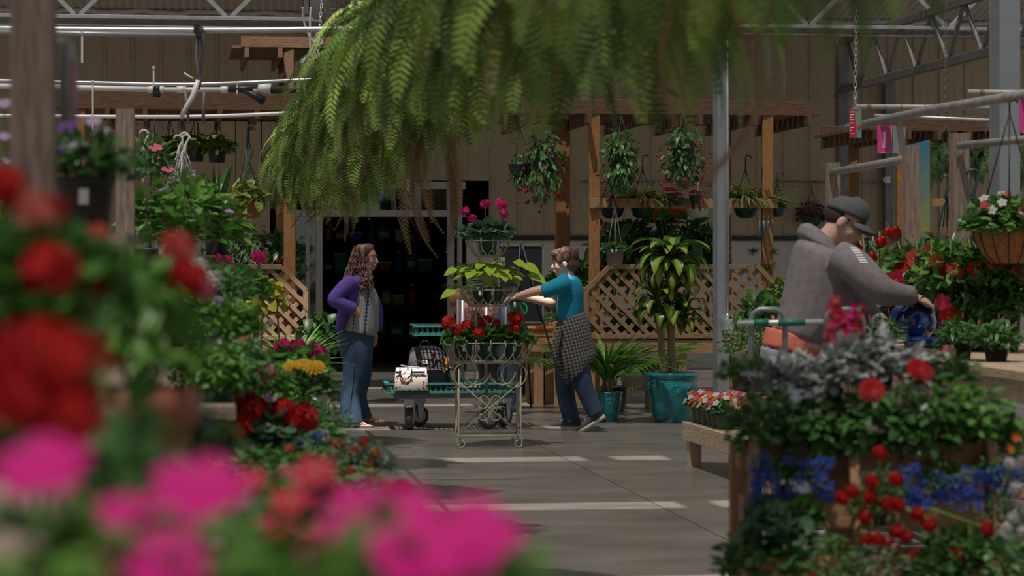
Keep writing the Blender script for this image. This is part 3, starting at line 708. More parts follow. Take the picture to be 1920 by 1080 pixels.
L_dry = mat('dry_fern', (0.22, 0.13, 0.06), 0.8, (0.34, 0.22, 0.11), 9)
L_beg = leafm('begonia_leaf', (0.05, 0.105, 0.06), (0.10, 0.165, 0.095), 0.4, 0.15)
L_palm = leafm('palm_leaf', (0.03, 0.10, 0.012), (0.10, 0.21, 0.03), 0.35, 0.25, 6)
L_wine = leafm('wine_leaf', (0.07, 0.025, 0.03), (0.14, 0.06, 0.06))
L_lace = leafm('grey_spotted_leaf', (0.16, 0.17, 0.16), (0.34, 0.34, 0.34), 0.6, 0.1, 40)

PC = {'red': (0.62, 0.012, 0.012), 'crimson': (0.42, 0.006, 0.03), 'magenta': (0.84, 0.003, 0.30), 'hot': (0.78, 0.02, 0.24), 'coral': (0.80, 0.13, 0.10), 'pink': (0.80, 0.20, 0.30),
      'lavender': (0.52, 0.38, 0.60), 'purple': (0.16, 0.05, 0.38), 'white': (0.78, 0.76, 0.74), 'yellow': (0.72, 0.42, 0.01), 'orange': (0.85, 0.16, 0.015), 'blue': (0.075, 0.15, 0.68), 'rose': (0.66, 0.03, 0.08), 'salmon': (0.82, 0.22, 0.16), 'scarlet': (0.70, 0.03, 0.012)}
PM = {k: petal('petal_'+k, tuple(x*0.62 for x in c)) for k, c in PC.items()}
M_eye = mat('flower_eye', (0.35, 0.30, 0.03), 0.7); M_deye = mat('dark_flower_eye', (0.05, 0.01, 0.02), 0.8)

def petals(b, c, ax, r, n=5, w=0.62, cup=0.1, tw=0.0):
    ax = Vector(ax).normalized(); x = ax.orthogonal().normalized(); y = ax.cross(x); c = Vector(c)
    for k in range(n):
        a = 2*math.pi*k/n+tw; d = x*math.cos(a)+y*math.sin(a); sd = ax.cross(d)
        b.add([c, c+d*r*0.55-sd*r*w*0.55+ax*cup*r*0.6, c+d*r-sd*r*w*0.28+ax*cup*r*0.5, c+d*r*1.02+sd*r*w*0.28+ax*cup*r*0.5, c+d*r*0.55+sd*r*w*0.55+ax*cup*r*0.6], [(0, 1, 2, 3, 4)])
def fl_single(col, n=5, w=0.75, cup=0.15, eye=True):
    def mk():
        b = MB(); petals(b, (0, 0, 0), (0, 0, 1), 0.5, n, w, cup)
        if eye: b.k = 1; b.ball((0, 0, 0.03), (0.09, 0.09, 0.06), 6, 4)
        return b.mesh('flower', [PM[col], M_eye])
    return geo('single_%s_%d_%s' % (col, n, eye), mk)
def fl_ball(col, n=34):
    def mk():
        b = MB(); g = random.Random(5)
        for k in range(n):
            z = 1-1.3*(k+0.5)/n; a = k*2.39996; r = math.sqrt(max(0, 1-z*z)); d = Vector((r*math.cos(a), r*math.sin(a), z*0.72))
            petals(b, d*g.uniform(0.30, 0.46), d+Vector((g.uniform(-.45, .45), g.uniform(-.45, .45), g.uniform(-.2, .4))), g.uniform(0.15, 0.21), 5, 0.8, 0.2, g.random()*6)
        b.k = 1; b.tube([(0, 0, -0.55), (0, 0, 0.1)], 0.04, 5); b.ball((0, 0, 0), 0.22, 8, 6)
        return b.mesh('flower_head', [PM[col], M_stem])
    return geo('ball_'+col, mk)
def fl_mum(col, rows=4, eye=True):
    def mk():
        b = MB(); g = random.Random(3)
        for r_ in range(rows):
            t = r_/max(1, rows-1); petals(b, (0, 0, 0.10*t), (0, 0, 1), 0.5*(1-0.62*t), 13-2*r_, 0.36, 0.15+1.1*t, r_*0.3)
        b.k = 1; b.ball((0, 0, 0.12), (0.10, 0.10, 0.07), 8, 5)
        return b.mesh('flower', [PM[col], M_deye if eye else PM[col]])
    return geo('mum_%s_%d' % (col, rows), mk)
def fl_trumpet(col):
    def mk():
        b = MB(); petals(b, (0, 0, 0), (0, 0, 1), 0.5, 5, 0.95, 0.35); b.tube([(0, 0, -0.55), (0, 0, -0.2), (0, 0, 0.02)], [0.05, 0.08, 0.17], 7, caps=False)
        b.k = 1; b.ball((0, 0, -0.02), (0.08, 0.08, 0.05), 6, 4)
        return b.mesh('flower', [PM[col], M_eye])
    return geo('trumpet_'+col, mk)
def fl_spike(col):
    def mk():
        b = MB(); g = random.Random(4)
        for k in range(16):
            t = k/15; a = k*2.4; rr = 0.16*(1-0.6*t); d = Vector((math.cos(a), math.sin(a), 0.5)); petals(b, Vector((math.cos(a)*rr, math.sin(a)*rr, t*0.9)), d, 0.17*(1-0.4*t), 4, 0.8, 0.3)
        b.k = 1; b.tube([(0, 0, -0.3), (0, 0, 0.9)], 0.02, 5)
        return b.mesh('flower_spike', [PM[col], M_stem])
    return geo('spike_'+col, mk)
def fl_drop(col):
    def mk():
        b = MB(); b.lathe([(0.02, 0), (0.16, -0.12), (0.22, -0.3), (0.12, -0.5), (0.03, -0.55)], 7); petals(b, (0, 0, -0.18), (0, 0, 1), 0.42, 4, 0.5, -0.5)
        b.k = 1; b.tube([(0, 0, 0), (0.05, 0, 0.3)], 0.02, 4); return b.mesh('flower', [PM[col], M_stem])
    return geo('drop_'+col, mk)
def fl_cluster(col, n=26):
    def mk():
        b = MB(); g = random.Random(9)
        for k in range(n):
            d = Vector((g.gauss(0, 1), g.gauss(0, 1), abs(g.gauss(0, 1)))).normalized()*g.uniform(0.15, 0.5); d.z *= 0.6
            petals(b, d, d+Vector((0, -0.5, 0.4)), 0.11, 5, 0.8, 0.1, g.random()*6)
        return b.mesh('flower_cluster', [PM[col]])
    return geo('cluster_'+col, mk)

T_oval = leaf_t(0.55, 0.10, 0.12, 3); T_lance = leaf_t(0.34, 0.10, 0.18, 3); T_heart = leaf_t(0.85, 0.10, 0.25, 4); T_round = round_t(7, 0.2, 0.1); T_blade = leaf_t(0.09, 0.25, 0.5, 6); T_lobe = lobed_t()
FOL = {
    'geranium': foliage('geranium', T_round, L_ger, n=190, r=(1, 1, 0.62), size=0.42, inner=0.45, seed=1),
    'geranium2': foliage('geranium2', T_round, L_grey, n=190, r=(1, 1, 0.62), size=0.42, inner=0.45, seed=2),
    'bright': foliage('bright', T_oval, L_bright, n=300, r=(1, 1, 0.75), size=0.34, inner=0.4, seed=3),
    'impatiens': foliage('impatiens', T_oval, L_imp, n=260, r=(1, 1, 0.75), size=0.34, inner=0.4, seed=4),
    'deep': foliage('deep', T_oval, L_deep, n=320, r=(1, 1, 0.85), size=0.32, inner=0.35, seed=5),
    'mandevilla': foliage('mandevilla', T_lance, L_deep, n=330, r=(1, 1, 1), size=0.40, inner=0.25, seed=6),
    'mandevilla2': foliage('mandevilla2', T_lance, L_imp, n=300, r=(1, 1, 0.9), size=0.42, inner=0.25, seed=16),
    'silver': foliage('silver', T_lobe, L_silver, n=110, r=(1, 1, 0.8), size=0.62, inner=0.35, seed=7),
    'fine': foliage('fine', T_lance, L_grey, n=420, r=(1, 1, 0.8), size=0.24, inner=0.35, seed=8),
    'finedeep': foliage('finedeep', T_lance, L_imp, n=420, r=(1, 1, 0.8), size=0.24, inner=0.35, seed=18),
    'trail': foliage('trail', T_oval, L_imp, n=330, r=(0.8, 0.8, 1.0), size=0.24, inner=0.3, zmin=-1, droop=0.6, seed=9),
    'pothos': foliage('pothos', T_heart, L_gold, n=70, r=(1, 1, 0.8), size=0.5, inner=0.5, zmin=-0.5, droop=0.5, seed=10),
    'pothosg': foliage('pothosg', T_heart, L_poth, n=80, r=(1, 1, 0.7), size=0.5, inner=0.45, zmin=-0.4, droop=0.5, seed=12),
    'wine': foliage('wine', T_oval, L_wine, n=170, r=(1, 1, 0.8), size=0.32, inner=0.4, zmin=-0.6, droop=0.4, seed=13),
    'lace': foliage('lace', T_oval, L_lace, n=230, r=(1, 1, 0.9), size=0.28, inner=0.4, zmin=-0.6, droop=0.2, seed=14),
    'bush': foliage('bush', T_oval, L_deep, n=420, r=(1, 1, 0.9), size=0.32, inner=0.4, zmin=-0.8, droop=0.25, seed=25),
    'bushb': foliage('bushb', T_oval, L_bright, n=420, r=(1, 1, 0.9), size=0.32, inner=0.4, zmin=-0.8, droop=0.25, seed=26),
    'bushi': foliage('bushi', T_oval, L_imp, n=420, r=(1, 1, 0.9), size=0.32, inner=0.4, zmin=-0.8, droop=0.25, seed=27),
    'spotdeep': foliage('spotdeep', T_heart, L_deep, n=130, r=(1, 1, 0.9), size=0.42, inner=0.3, zmin=-0.4, droop=0.3, seed=15)}
def blades(key, m, n, seed, spread=0.8, width=0.09, droop=0.6):
    def mk():
        g = np.random.default_rng(seed); b = MB(); T = leaf_t(width, 0.25, droop, 7); a = g.random(n)*6.283; s = spread*(0.25+0.75*g.random(n))
        d = np.stack([np.cos(a)*s, np.sin(a)*s, np.ones(n)*1.0], 1); up = np.stack([-np.cos(a), -np.sin(a), np.ones(n)*0.8], 1)
        v, f = mass(T, np.stack([np.cos(a), np.sin(a), a*0], 1)*0.06, d, -up*-1, 0.75+0.5*g.random(n)); b.add(v, f); return b.mesh(key, m)
    return geo('bl_'+key, mk)
M_varie = mat('variegated_blade', (0.30, 0.33, 0.09), 0.45, (0.05, 0.13, 0.02), 26, (1, 1, 0.3), trans=0.25, lo=0.45, hi=0.55)
FOL['spider'] = blades('spider', M_varie, 130, 3, 1.5, 0.06, 0.9)
FOL['grass'] = blades('grass', leafm('grass_blade', (0.03, 0.11, 0.015), (0.10, 0.24, 0.03), 0.35), 60, 4, 0.9, 0.07, 0.5)
FOL['strap'] = blades('strap', leafm('strap_leaf', (0.02, 0.07, 0.015), (0.05, 0.13, 0.03), 0.35), 34, 5, 0.75, 0.075, 0.45)
FOL['bromel'] = blades('bromel', leafm('bright_strap', (0.08, 0.19, 0.02), (0.20, 0.32, 0.06), 0.3), 46, 6, 1.3, 0.085, 0.7)

def pot_mesh(kind, m):
    def mk():
        b = MB()
        if kind == 'grow': b.lathe([(0.38, 0), (0.385, 0.02), (0.46, 0.82), (0.50, 0.83), (0.50, 0.95), (0.46, 0.95), (0.45, 0.85), (0.0, 0.84)], 20)
        elif kind == 'rim': b.lathe([(0.34, 0), (0.36, 0.02), (0.44, 0.66), (0.50, 0.67), (0.50, 0.96), (0.45, 0.96), (0.44, 0.85), (0.0, 0.84)], 24)
        elif kind == 'bowl': b.lathe([(0.24, 0), (0.38, 0.12), (0.46, 0.35), (0.50, 0.55), (0.52, 0.56), (0.52, 0.62), (0.47, 0.62), (0.46, 0.54), (0.0, 0.53)], 24)
        elif kind == 'nursery': b.lathe([(0.40, 0), (0.41, 0.02), (0.47, 0.9), (0.50, 0.9), (0.50, 0.98), (0.46, 0.98), (0.45, 0.88), (0.0, 0.87)], 24)
        return b.mesh('pot', m)
    return geo('pot_%s_%s' % (kind, m.name), mk)
SOILZ = {'grow': 0.84, 'rim': 0.84, 'bowl': 0.53, 'nursery': 0.87}
soil_me = geo('soil', lambda: (lambda b: (b.lathe([(0.44, -0.02), (0.44, 0.012), (0.3, 0.02), (0.0, 0.02)], 16), b.mesh('soil', M_soil))[1])(MB()))
label_me = geo('label', lambda: (lambda b: (b.box((0, 0, 0), (1, 0.03, 1.6)), b.mesh('plant_label', M_label, False))[1])(MB()))
print_me = geo('labelprint', lambda: (lambda b: (b.box((0, -0.03, 0.2), (0.5, 0.03, 0.5)), b.mesh('barcode', M_print, False))[1])(MB()))

def add_pot(t, kind, m, d, hk=1.0, z=0.0, label=False, xy=(0, 0)):
    o = inst('pot', pot_mesh(kind, m), t, (xy[0], xy[1], z), scale=(d, d, d*hk))
    inst('soil', soil_me, o, (0, 0, SOILZ[kind]+0.005))
    if label:
        lb = inst('plant_label', label_me, o, (0.06, -0.505, 0.62), (-0.1, 0, 0), (0.16, 0.16, 0.16/hk)); lb2 = None
    return z+SOILZ[kind]*d*hk
def add_flowers(t, me, n, r, z, size, seed=0, zk=0.75, spread=1.0, name='flower', stem=0.0, face=None, lowest=0.1, at=None):
    g = random.Random(seed)
    for k in range(n):
        if at is not None: x, y, zz = at[k]; d = Vector((x, y-0.02, 0.6*r)).normalized()
        else:
            a = 2.39996*k+g.random()*0.9; el = lowest+(1-lowest)*((k+0.5)/n); el = 1-(1-el)*spread if spread < 1 else el
            rr = math.sqrt(max(0.0, 1-el*el)); d = Vector((rr*math.cos(a), rr*math.sin(a), el)); x, y, zz = d.x*r, d.y*r, z+d.z*r*zk
        q = Vector((0, 0, 1)).rotation_difference((d+Vector(face or (0, -0.25, 0.35))).normalized()) @ Quaternion((0, 0, 1), g.random()*6)
        o = inst(name, me, t, (x+d.x*stem, y+d.y*stem, zz+stem), q, size*g.uniform(0.8, 1.15))
def plant(name, label, cat, loc, fol, r, pot=('grow', M_gpot, 0.12, 1.0), flowers=(), group=None, rotz=None, fz=0.0, lab=False, fscale=None, z0=0.0):
    """potted plant: pot > soil, foliage, flowers"""
    t = thing(name, label, cat, loc, rotz or 0.0, group)
    z = z0
    if pot: z = add_pot(t, *pot[:4], z=z0, label=lab)
    s = fscale or (r, r, r)
    if fol: inst('foliage', FOL[fol], t, (0, 0, z+fz), (0, 0, R.uniform(0, 6.28)), s, kind='stuff')
    for i, fl in enumerate(flowers):
        me, n, size = fl[:3]; kw = fl[3] if len(fl) > 3 else {}
        add_flowers(t, me, n, kw.pop('r', r), z+fz+kw.pop('dz', 0), size, seed=i*17+n, **kw)
    return t
# ---------------------------------------------------------------- wire plant stand with three tiers
M_wire = mat('sage_wire', (0.42, 0.41, 0.30), 0.5, (0.33, 0.31, 0.21), 30)
SB = G(915, 838); S = F/SB.y
stand = thing('plant_stand', 'sage green wire plant stand with three scrolled baskets', 'plant stand', SB, 0.12)
def zz(py): return (838-py)/S
def xx(px): return (px-920)/S
def basket_tier(z0, z1, rx0, ry0, rx1, ry1, n, nm='basket', sq=2.0):
    """flat wire base ring, rim ring, and looped ribs that cross at the base and curl over the rim"""
    def el(a, rx, ry): 
        c, s_ = math.cos(a), math.sin(a); e = 2.0/sq
        return (rx*math.copysign(abs(c)**e, c), ry*math.copysign(abs(s_)**e, s_))
    root = None; b = MB()
    for dz in (0, 0.012): b.tube([(*el(2*math.pi*k/40, rx0, ry0), z0+dz) for k in range(40)], 0.006, 6, closed=True)
    for k in range(-3, 4): 
        y = ry0*0.85*k/3; x = rx0*math.sqrt(max(0, 1-(y/ry0)**2)) if sq == 2 else rx0*0.95; b.tube([(-x, y, z0), (x, y, z0)], 0.004, 5)
    root = b.build(nm+'_base', M_wire, stand)
    b = MB(); b.tube([(*el(2*math.pi*k/48, rx1*0.96, ry1*0.96), z1-0.022) for k in range(48)], 0.004, 6, closed=True); b.build(nm+'_rim', M_wire, stand)
    h = z1-z0
    for k in range(n):
        for sg in (-1, 1):
            a1 = 2*math.pi*(k+0.5)/n; a0 = a1+sg*math.pi/n*1.15
            p0 = el(a0, rx0, ry0); p1 = el(a1, rx0*0.45+rx1*0.55, ry0*0.45+ry1*0.55); p2 = el(a1, rx1, ry1)
            pts = [(*p0, z0), ((p0[0]+p1[0])/2*1.02, (p0[1]+p1[1])/2*1.02, z0+h*0.2), (*p1, z0+h*0.42)]
            if sg == 1:
                q = el(a1, rx1*1.0, ry1*1.0); q2 = el(a1, rx1*0.95, ry1*0.95); q3 = el(a1, rx1*0.9, ry1*0.9)
                pts += [(*q, z0+h*0.78), (q2[0], q2[1], z1), (q3[0], q3[1], z1-0.012), (q3[0], q3[1], z1-0.04)]
            bb = MB(); bb.tube(spline(pts, 3), 0.0042, 5); bb.build('basket_rib', M_wire, stand)
# legs and feet
LX, LY = 0.245, 0.13; zl = zz(690)
for sx in (-1, 1):
    for sy in (-1, 1):
        k = 1.04
        pts = [(sx*LX, sy*LY, zl), (sx*LX*1.0, sy*LY, 0.12)]
        b = MB(); b.tube(pts+[(sx*LX*k, sy*LY, 0.06)]+[(sx*(LX*k-0.028+0.028*math.cos(a)), sy*LY*1.02, 0.034+0.03*math.sin(a)*-1) for a in (0.2, 0.8, 1.4, 2.0, 2.6, 3.2, 3.9, 4.6)], 0.0065, 6); b.build('leg', M_wire, stand)
for sy in (-1, 1):
    b = MB(); b.tube([(-LX, sy*LY, 0.10), (LX, sy*LY, 0.10)], 0.005, 6); b.build('stretcher', M_wire, stand)
    b = MB(); b.tube([(-LX, sy*LY, 0.11), (LX, sy*LY, 0.52)], 0.005, 6); b.build('cross_brace', M_wire, stand)
    b = MB(); b.tube([(LX, sy*LY, 0.11), (-LX, sy*LY, 0.52)], 0.005, 6); b.build('cross_brace', M_wire, stand)
    for sx in (-1, 1):
        for sz in (-1, 1):
            c = Vector((sx*0.055, sy*LY*1.02, 0.315+sz*0.055)); pts = []
            for i in range(22):
                a = math.pi*(0.5 if sz > 0 else -0.5)-sx*sz*(math.pi*1.95*i/21)-sx*sz*math.pi*0.75; r = 0.055*(1-0.62*(i/21)**2)
                pts.append(c+Vector((r*math.cos(a), 0, r*math.sin(a))))
            b = MB(); b.tube(pts, 0.0045, 5); b.build('scroll', M_wire, stand)
    for sx in (-1, 1):
        b = MB(); b.tube(arc((sx*0.19, sy*LY*1.03, 0.575), 0.098, 0, 345, 30), 0.0055, 6, closed=True); b.build('hoop', M_wire, stand)
        b = MB(); b.tube(arc((sx*0.10, sy*LY*1.05, 0.60), 0.10, 180, 360, 16), 0.005, 6); b.build('hoop', M_wire, stand)
for sx in (-1, 1):
    b = MB(); b.tube([(sx*LX, -LY, 0.10), (sx*LX, LY, 0.10)], 0.005, 6); b.build('stretcher', M_wire, stand)
    for sy in (-1, 1):
        b = MB(); b.tube([Vector((sx*LX, sy*0.05*math.cos(a), 0.33+0.18*math.sin(a))) for a in [i*0.4 for i in range(13)]], 0.0045, 5); b.build('side_scroll', M_wire, stand)
basket_tier(zz(679), zz(637), 0.285, 0.155, 0.36, 0.21, 26, sq=2.6)
# upper stems
for sx in (-1, 1):
    for sy in (-1, 1):
        b = MB(); b.tube([(sx*0.10, sy*0.06, zz(676)), (sx*0.10, sy*0.06, zz(576))], 0.006, 6); b.build('upright', M_wire, stand)
    b = MB(); b.tube(spline([(sx*0.09, -0.06, zz(580)), (0, -0.065, zz(612)), (sx*-0.07, -0.06, zz(628))], 5), 0.005, 5); b.build('upper_brace', M_wire, stand)
    b = MB(); b.tube(arc((sx*0.05, -0.065, zz(620)), 0.03, -90, 200, 14), 0.0045, 5); b.build('scroll', M_wire, stand)
basket_tier(zz(574), zz(538), 0.145, 0.145, 0.225, 0.225, 15)
for k in range(4):
    a = math.pi/4+k*math.pi/2; c, s_ = math.cos(a), math.sin(a)
    b = MB(); b.tube(spline([(0.05*c, 0.05*s_, zz(574)), (0.055*c, 0.055*s_, zz(530)), (0.06*c, 0.06*s_, zz(510)), (0.10*c, 0.10*s_, zz(484))], 4), 0.006, 6); b.build('upright', M_wire, stand)
basket_tier(zz(482), zz(446), 0.10, 0.10, 0.18, 0.18, 11)
b = MB(); b.box((0.105, -0.11, zz(490)), (0.036, 0.002, 0.066)); tg = b.build('price_tag', M_label, stand, False)
for k in range(5):
    b = MB(); b.box((0.105-0.01+0.005*k, -0.1115, zz(493)), (0.0025 if k % 2 else 0.0035, 0.001, 0.03)); b.build('barcode_bar', M_print, tg, False)
def on_stand(x, y, py): return SB+Vector((x*math.cos(0.12)-y*math.sin(0.12), x*math.sin(0.12)+y*math.cos(0.12), zz(py)+0.014))
g = 'red geraniums in the lowest basket of the wire stand'
for i, (x, y, lb) in enumerate(((-0.20, -0.02, 'red geranium at the left end of the lowest wire basket'), (0.0, -0.03, 'red geranium in the middle of the lowest wire basket'), (0.20, -0.02, 'red geranium at the right end of the lowest wire basket'))):
    at = [[(-0.12, -0.08, 0.30), (-0.03, -0.10, 0.24), (0.03, -0.06, 0.27), (0.13, -0.12, 0.22)], [(-0.03, 0.05, 0.30), (0.06, 0.03, 0.28)], [(0.02, -0.04, 0.33), (0.00, -0.10, 0.25)]][i]
    t = plant('potted_geranium', lb, 'geranium', on_stand(x, y, 678), 'geranium', 0.17, ('grow', M_gpot, 0.155, 0.95), [], g, fz=0.02, lab=True, fscale=(0.175, 0.16, 0.17))
    add_flowers(t, fl_ball('scarlet'), len(at), 0.17, 0.2, 0.125, seed=i, at=[(a, c, d) for a, c, d in at], name='flower_head')
    for a, c, d in at: rod('flower_stem', [(a*0.3, c*0.3, 0.14), (a, c, d-0.03)], 0.003, M_stem, t, 5)
# lime sweet potato vine, leaf by leaf
heart_me = geo('limeleaf', lambda: (lambda b: (b.add(T_heart[0].tolist(), T_heart[1]), b.mesh('leaf', L_lime))[1])(MB()))
vine = thing('sweet_potato_vine', 'lime green sweet potato vine in the middle wire basket', 'vine', on_stand(0, 0, 572))
for x, y in ((-0.07, -0.05), (0.03, -0.07), (0.07, 0.03)): add_pot(vine, 'grow', M_gpot, 0.125, 1.05, xy=(x, y), label=True)
gg = random.Random(21)
for k in range(58):
    a = gg.uniform(0, 6.283); rr = gg.uniform(0.03, 0.24); h = 0.13+0.17*math.sqrt(max(0, 1-(rr/0.26)**2))+gg.uniform(-0.03, 0.03)
    p = Vector((rr*math.cos(a), rr*math.sin(a), h)); d = Vector((math.cos(a), math.sin(a), gg.uniform(-0.45, 0.25))).normalized()
    up = Vector((0, 0, 1)); x = d.cross(up).normalized(); z = x.cross(d)
    inst('leaf', heart_me, vine, p, Matrix((x, d, z)).transposed().to_quaternion(), gg.uniform(0.09, 0.14))
for (x, y, z_, a, s_) in ((0.20, -0.05, 0.33, 0.3, 0.13), (0.27, -0.06, 0.30, -0.1, 0.16), (0.31, -0.05, 0.23, -0.3, 0.17), (-0.24, -0.06, 0.27, 2.9, 0.12), (-0.25, -0.08, 0.10, 3.6, 0.14)):
    d = Vector((math.cos(a), -0.2, -0.25)).normalized(); x_ = d.cross(Vector((0, -0.5, 1))).normalized(); z2 = x_.cross(d)
    inst('leaf', heart_me, vine, (x, y, z_), Matrix((x_, d, z2)).transposed().to_quaternion(), s_)
    rod('vine_stem', spline([(x*0.2, y*0.5, 0.12), (x*0.6, y, z_*0.75), (x, y, z_)], 4), 0.003, M_stem, vine, 5)
t = plant('potted_geranium', 'hot pink geranium in the top basket of the wire stand', 'geranium', on_stand(0, 0, 481), 'geranium2', 0.19, ('grow', M_gpot, 0.165, 1.0), [], fz=0.015, fscale=(0.205, 0.19, 0.17))
at = [(-0.18, -0.06, 0.345), (-0.12, -0.10, 0.285), (-0.025, -0.02, 0.40), (0.105, 0.0, 0.40), (0.125, -0.07, 0.325)]
add_flowers(t, fl_ball('hot'), 5, 0.17, 0.2, 0.10, seed=4, at=at, name='flower_head')
for a, c, d in at: rod('flower_stem', [(a*0.4, c*0.4, 0.2), (a, c, d-0.03)], 0.0035, M_stem, t, 5)

# ---------------------------------------------------------------- green garden cart
M_cgreen = mat('cart_green_plastic', (0.03, 0.14, 0.125), 0.5); M_tyre = mat('grey_rubber', (0.05, 0.05, 0.052), 0.75); M_hub = mat('wheel_hub', (0.36, 0.36, 0.37), 0.4, metal=0.5)
def cart(loc, rz, label, L=1.12, W=0.62, z1=0.33, z2=0.83, upper=(0.25, 1.12)):
    t = thing('garden_cart', label, 'cart', loc, rz)
    def tray(x0, x1, z, h=0.075):
        o = MB(); y0, y1 = -W/2, W/2
        for a, c in (((x0, y0), (x1, y0)), ((x1, y0), (x1, y1)), ((x1, y1), (x0, y1)), ((x0, y1), (x0, y0))):
            m = ((a[0]+c[0])/2, (a[1]+c[1])/2); dx, dy = abs(c[0]-a[0]), abs(c[1]-a[1])
            for zr in (z, z+h): o.box((m[0], m[1], zr), (max(dx, 0.02)+0.02, max(dy, 0.02)+0.02, 0.016))
        rim = o.build('tray_rim', M_cgreen, t, False)
        o = MB()
        n = 26
        for k in range(n): o.box((x0+(x1-x0)*(k+0.5)/n, 0, z), (0.010, W, 0.012))
        for k in range(14): o.box(((x0+x1)/2, y0+W*(k+0.5)/14, z+0.003), (x1-x0, 0.010, 0.012))
        gr = o.build('tray_grid', M_cgreen, t, False, kind='stuff')
        n = int((x1-x0)/0.046)
        me = geo('cartslat', lambda: (lambda q: (q.box((0, 0, 0), (0.013, 0.012, 0.075)), q.mesh('tray_slat', M_cgreen, False))[1])(MB()))
        for k in range(n+1):
            for y in (y0, y1): inst('tray_slat', me, t, (x0+(x1-x0)*k/n, y, z+h/2))
        for k in range(1, 13):
            for x in (x0, x1): inst('tray_slat', me, t, (x, y0+W*k/13, z+h/2), (0, 0, math.pi/2))
    tray(-L/2, L/2, z1); tray(-L/2+upper[0], -L/2+upper[1], z2)
    for y in (-W/2+0.04, W/2-0.04): beam('frame_rail', (-L/2+0.06, y, z1-0.035), (L/2-0.02, y, z1-0.035), 0.035, 0.04, M_galvd, t)
    for x in (-L/2+0.12, L/2-0.12): beam('frame_rail', (x, -W/2+0.04, z1-0.035), (x, W/2-0.04, z1-0.035), 0.035, 0.04, M_galvd, t)
    for x, y in ((-L/2+0.66, -W/2+0.05), (L/2-0.26, -W/2-0.02), (-L/2+0.66, W/2-0.05), (L/2-0.03, W/2-0.05), (L/2-0.03, -W/2+0.05)):
        b = MB(); b.tube([(x, y, z1-0.03), (x, y, z2+0.3)], 0.016, 8); b.build('upright', M_galvd, t)
    b = MB(); b.tube([(L/2-0.03, -W/2+0.05, z2+0.3), (L/2+0.02, -W/2+0.05, z2+0.34), (L/2+0.02, W/2-0.05, z2+0.34), (L/2-0.03, W/2-0.05, z2+0.3)], 0.016, 8); b.build('handle_bar', M_galvd, t)
    for x, y, a in ((-L/2+0.2, -W/2+0.1, 1.35), (-L/2+0.3, W/2-0.12, 0.5), (L/2-0.23, -W/2+0.1, 0.45), (L/2-0.05, W/2-0.12, 0.9)):
        c = thing('caster', None, None, (x, y, 0), a); c.parent = t
        r = 0.098
        def wl(prof, nm, m):
            b = MB(); b.loft([[Vector((rr*math.cos(2*math.pi*k/24), yy, r+rr*math.sin(2*math.pi*k/24))) for k in range(24)] for rr, yy in prof]); return b.build(nm, m, c)
        wl([(r*0.55, -0.026), (r*0.8, -0.032), (r*0.95, -0.025), (r, -0.01), (r, 0.01), (r*0.95, 0.025), (r*0.8, 0.032), (r*0.55, 0.026)], 'tyre', M_tyre)
        wl([(r*0.15, -0.03), (r*0.2, -0.034), (r*0.5, -0.028), (r*0.62, -0.034), (r*0.62, 0.034), (r*0.5, 0.028), (r*0.2, 0.034), (r*0.15, 0.03)], 'hub', M_hub)
        b = MB()
        for y_ in (-0.042, 0.042): b.prism([(-0.02, 0.08), (0.02, 0.08), (0.035, 0.215), (-0.035, 0.215)], 0.006, 'y', (0.0, y_, 0.0))
        b.box((0, 0, 0.217), (0.09, 0.095, 0.008)); b.box((0, 0, 0.245), (0.11, 0.09, 0.05)); b.build('fork', M_galv, c, False)
    return t
CL = P(842, 600, 21.35); CL.z = 0
cart(CL, 0.10, 'green plastic garden cart with two trays beside the woman')
# backpack
M_pack = mat('grey_canvas', (0.05, 0.048, 0.053), 0.85, (0.068, 0.065, 0.07), 30, bump=0.2); M_strap = mat('leather_tab', (0.22, 0.085, 0.03), 0.6)
pk = P(803, 733, 21.35); pk.z = 0.352
bp = thing('backpack', 'grey canvas backpack with leather tabs on the cart', 'backpack', pk, 0.1)
def sq(w, d, z, x=0.0, n=16, e=3.0, y=0.0):
    out = []
    for k in range(n):
        a = 2*math.pi*k/n; c, s_ = math.cos(a), math.sin(a)
        out.append(Vector((x+w/2*math.copysign(abs(c)**(2/e), c), y+d/2*math.copysign(abs(s_)**(2/e), s_), z)))
    return out
b = MB(); b.loft([sq(0.31, 0.20, 0), sq(0.35, 0.23, 0.03), sq(0.36, 0.24, 0.15), sq(0.35, 0.23, 0.25), sq(0.31, 0.2, 0.32, -0.01), sq(0.24, 0.15, 0.36, -0.02), sq(0.12, 0.08, 0.375, -0.02)]); b.build('main_body', M_pack, bp)
b = MB(); b.loft([sq(0.2, 0.08, 0.02, 0.03, y=-0.13), sq(0.23, 0.11, 0.06, 0.03, y=-0.13), sq(0.22, 0.1, 0.16, 0.03, y=-0.13), sq(0.18, 0.06, 0.19, 0.03, y=-0.12)]); b.build('front_pocket', M_pack, bp)
b = MB(); b.loft([sq(0.08, 0.12, 0.01, 0.19), sq(0.1, 0.14, 0.06, 0.19), sq(0.1, 0.14, 0.17, 0.19), sq(0.06, 0.1, 0.19, 0.18)]); b.build('side_pocket', M_pack, bp)
b = MB(); b.loft([sq(0.29, 0.06, 0.16, -0.03, y=-0.11), sq(0.31, 0.07, 0.2, -0.03, y=-0.115), sq(0.27, 0.07, 0.31, -0.03, y=-0.09), sq(0.2, 0.04, 0.345, -0.03, y=-0.05)]); b.build('flap', M_pack, bp)
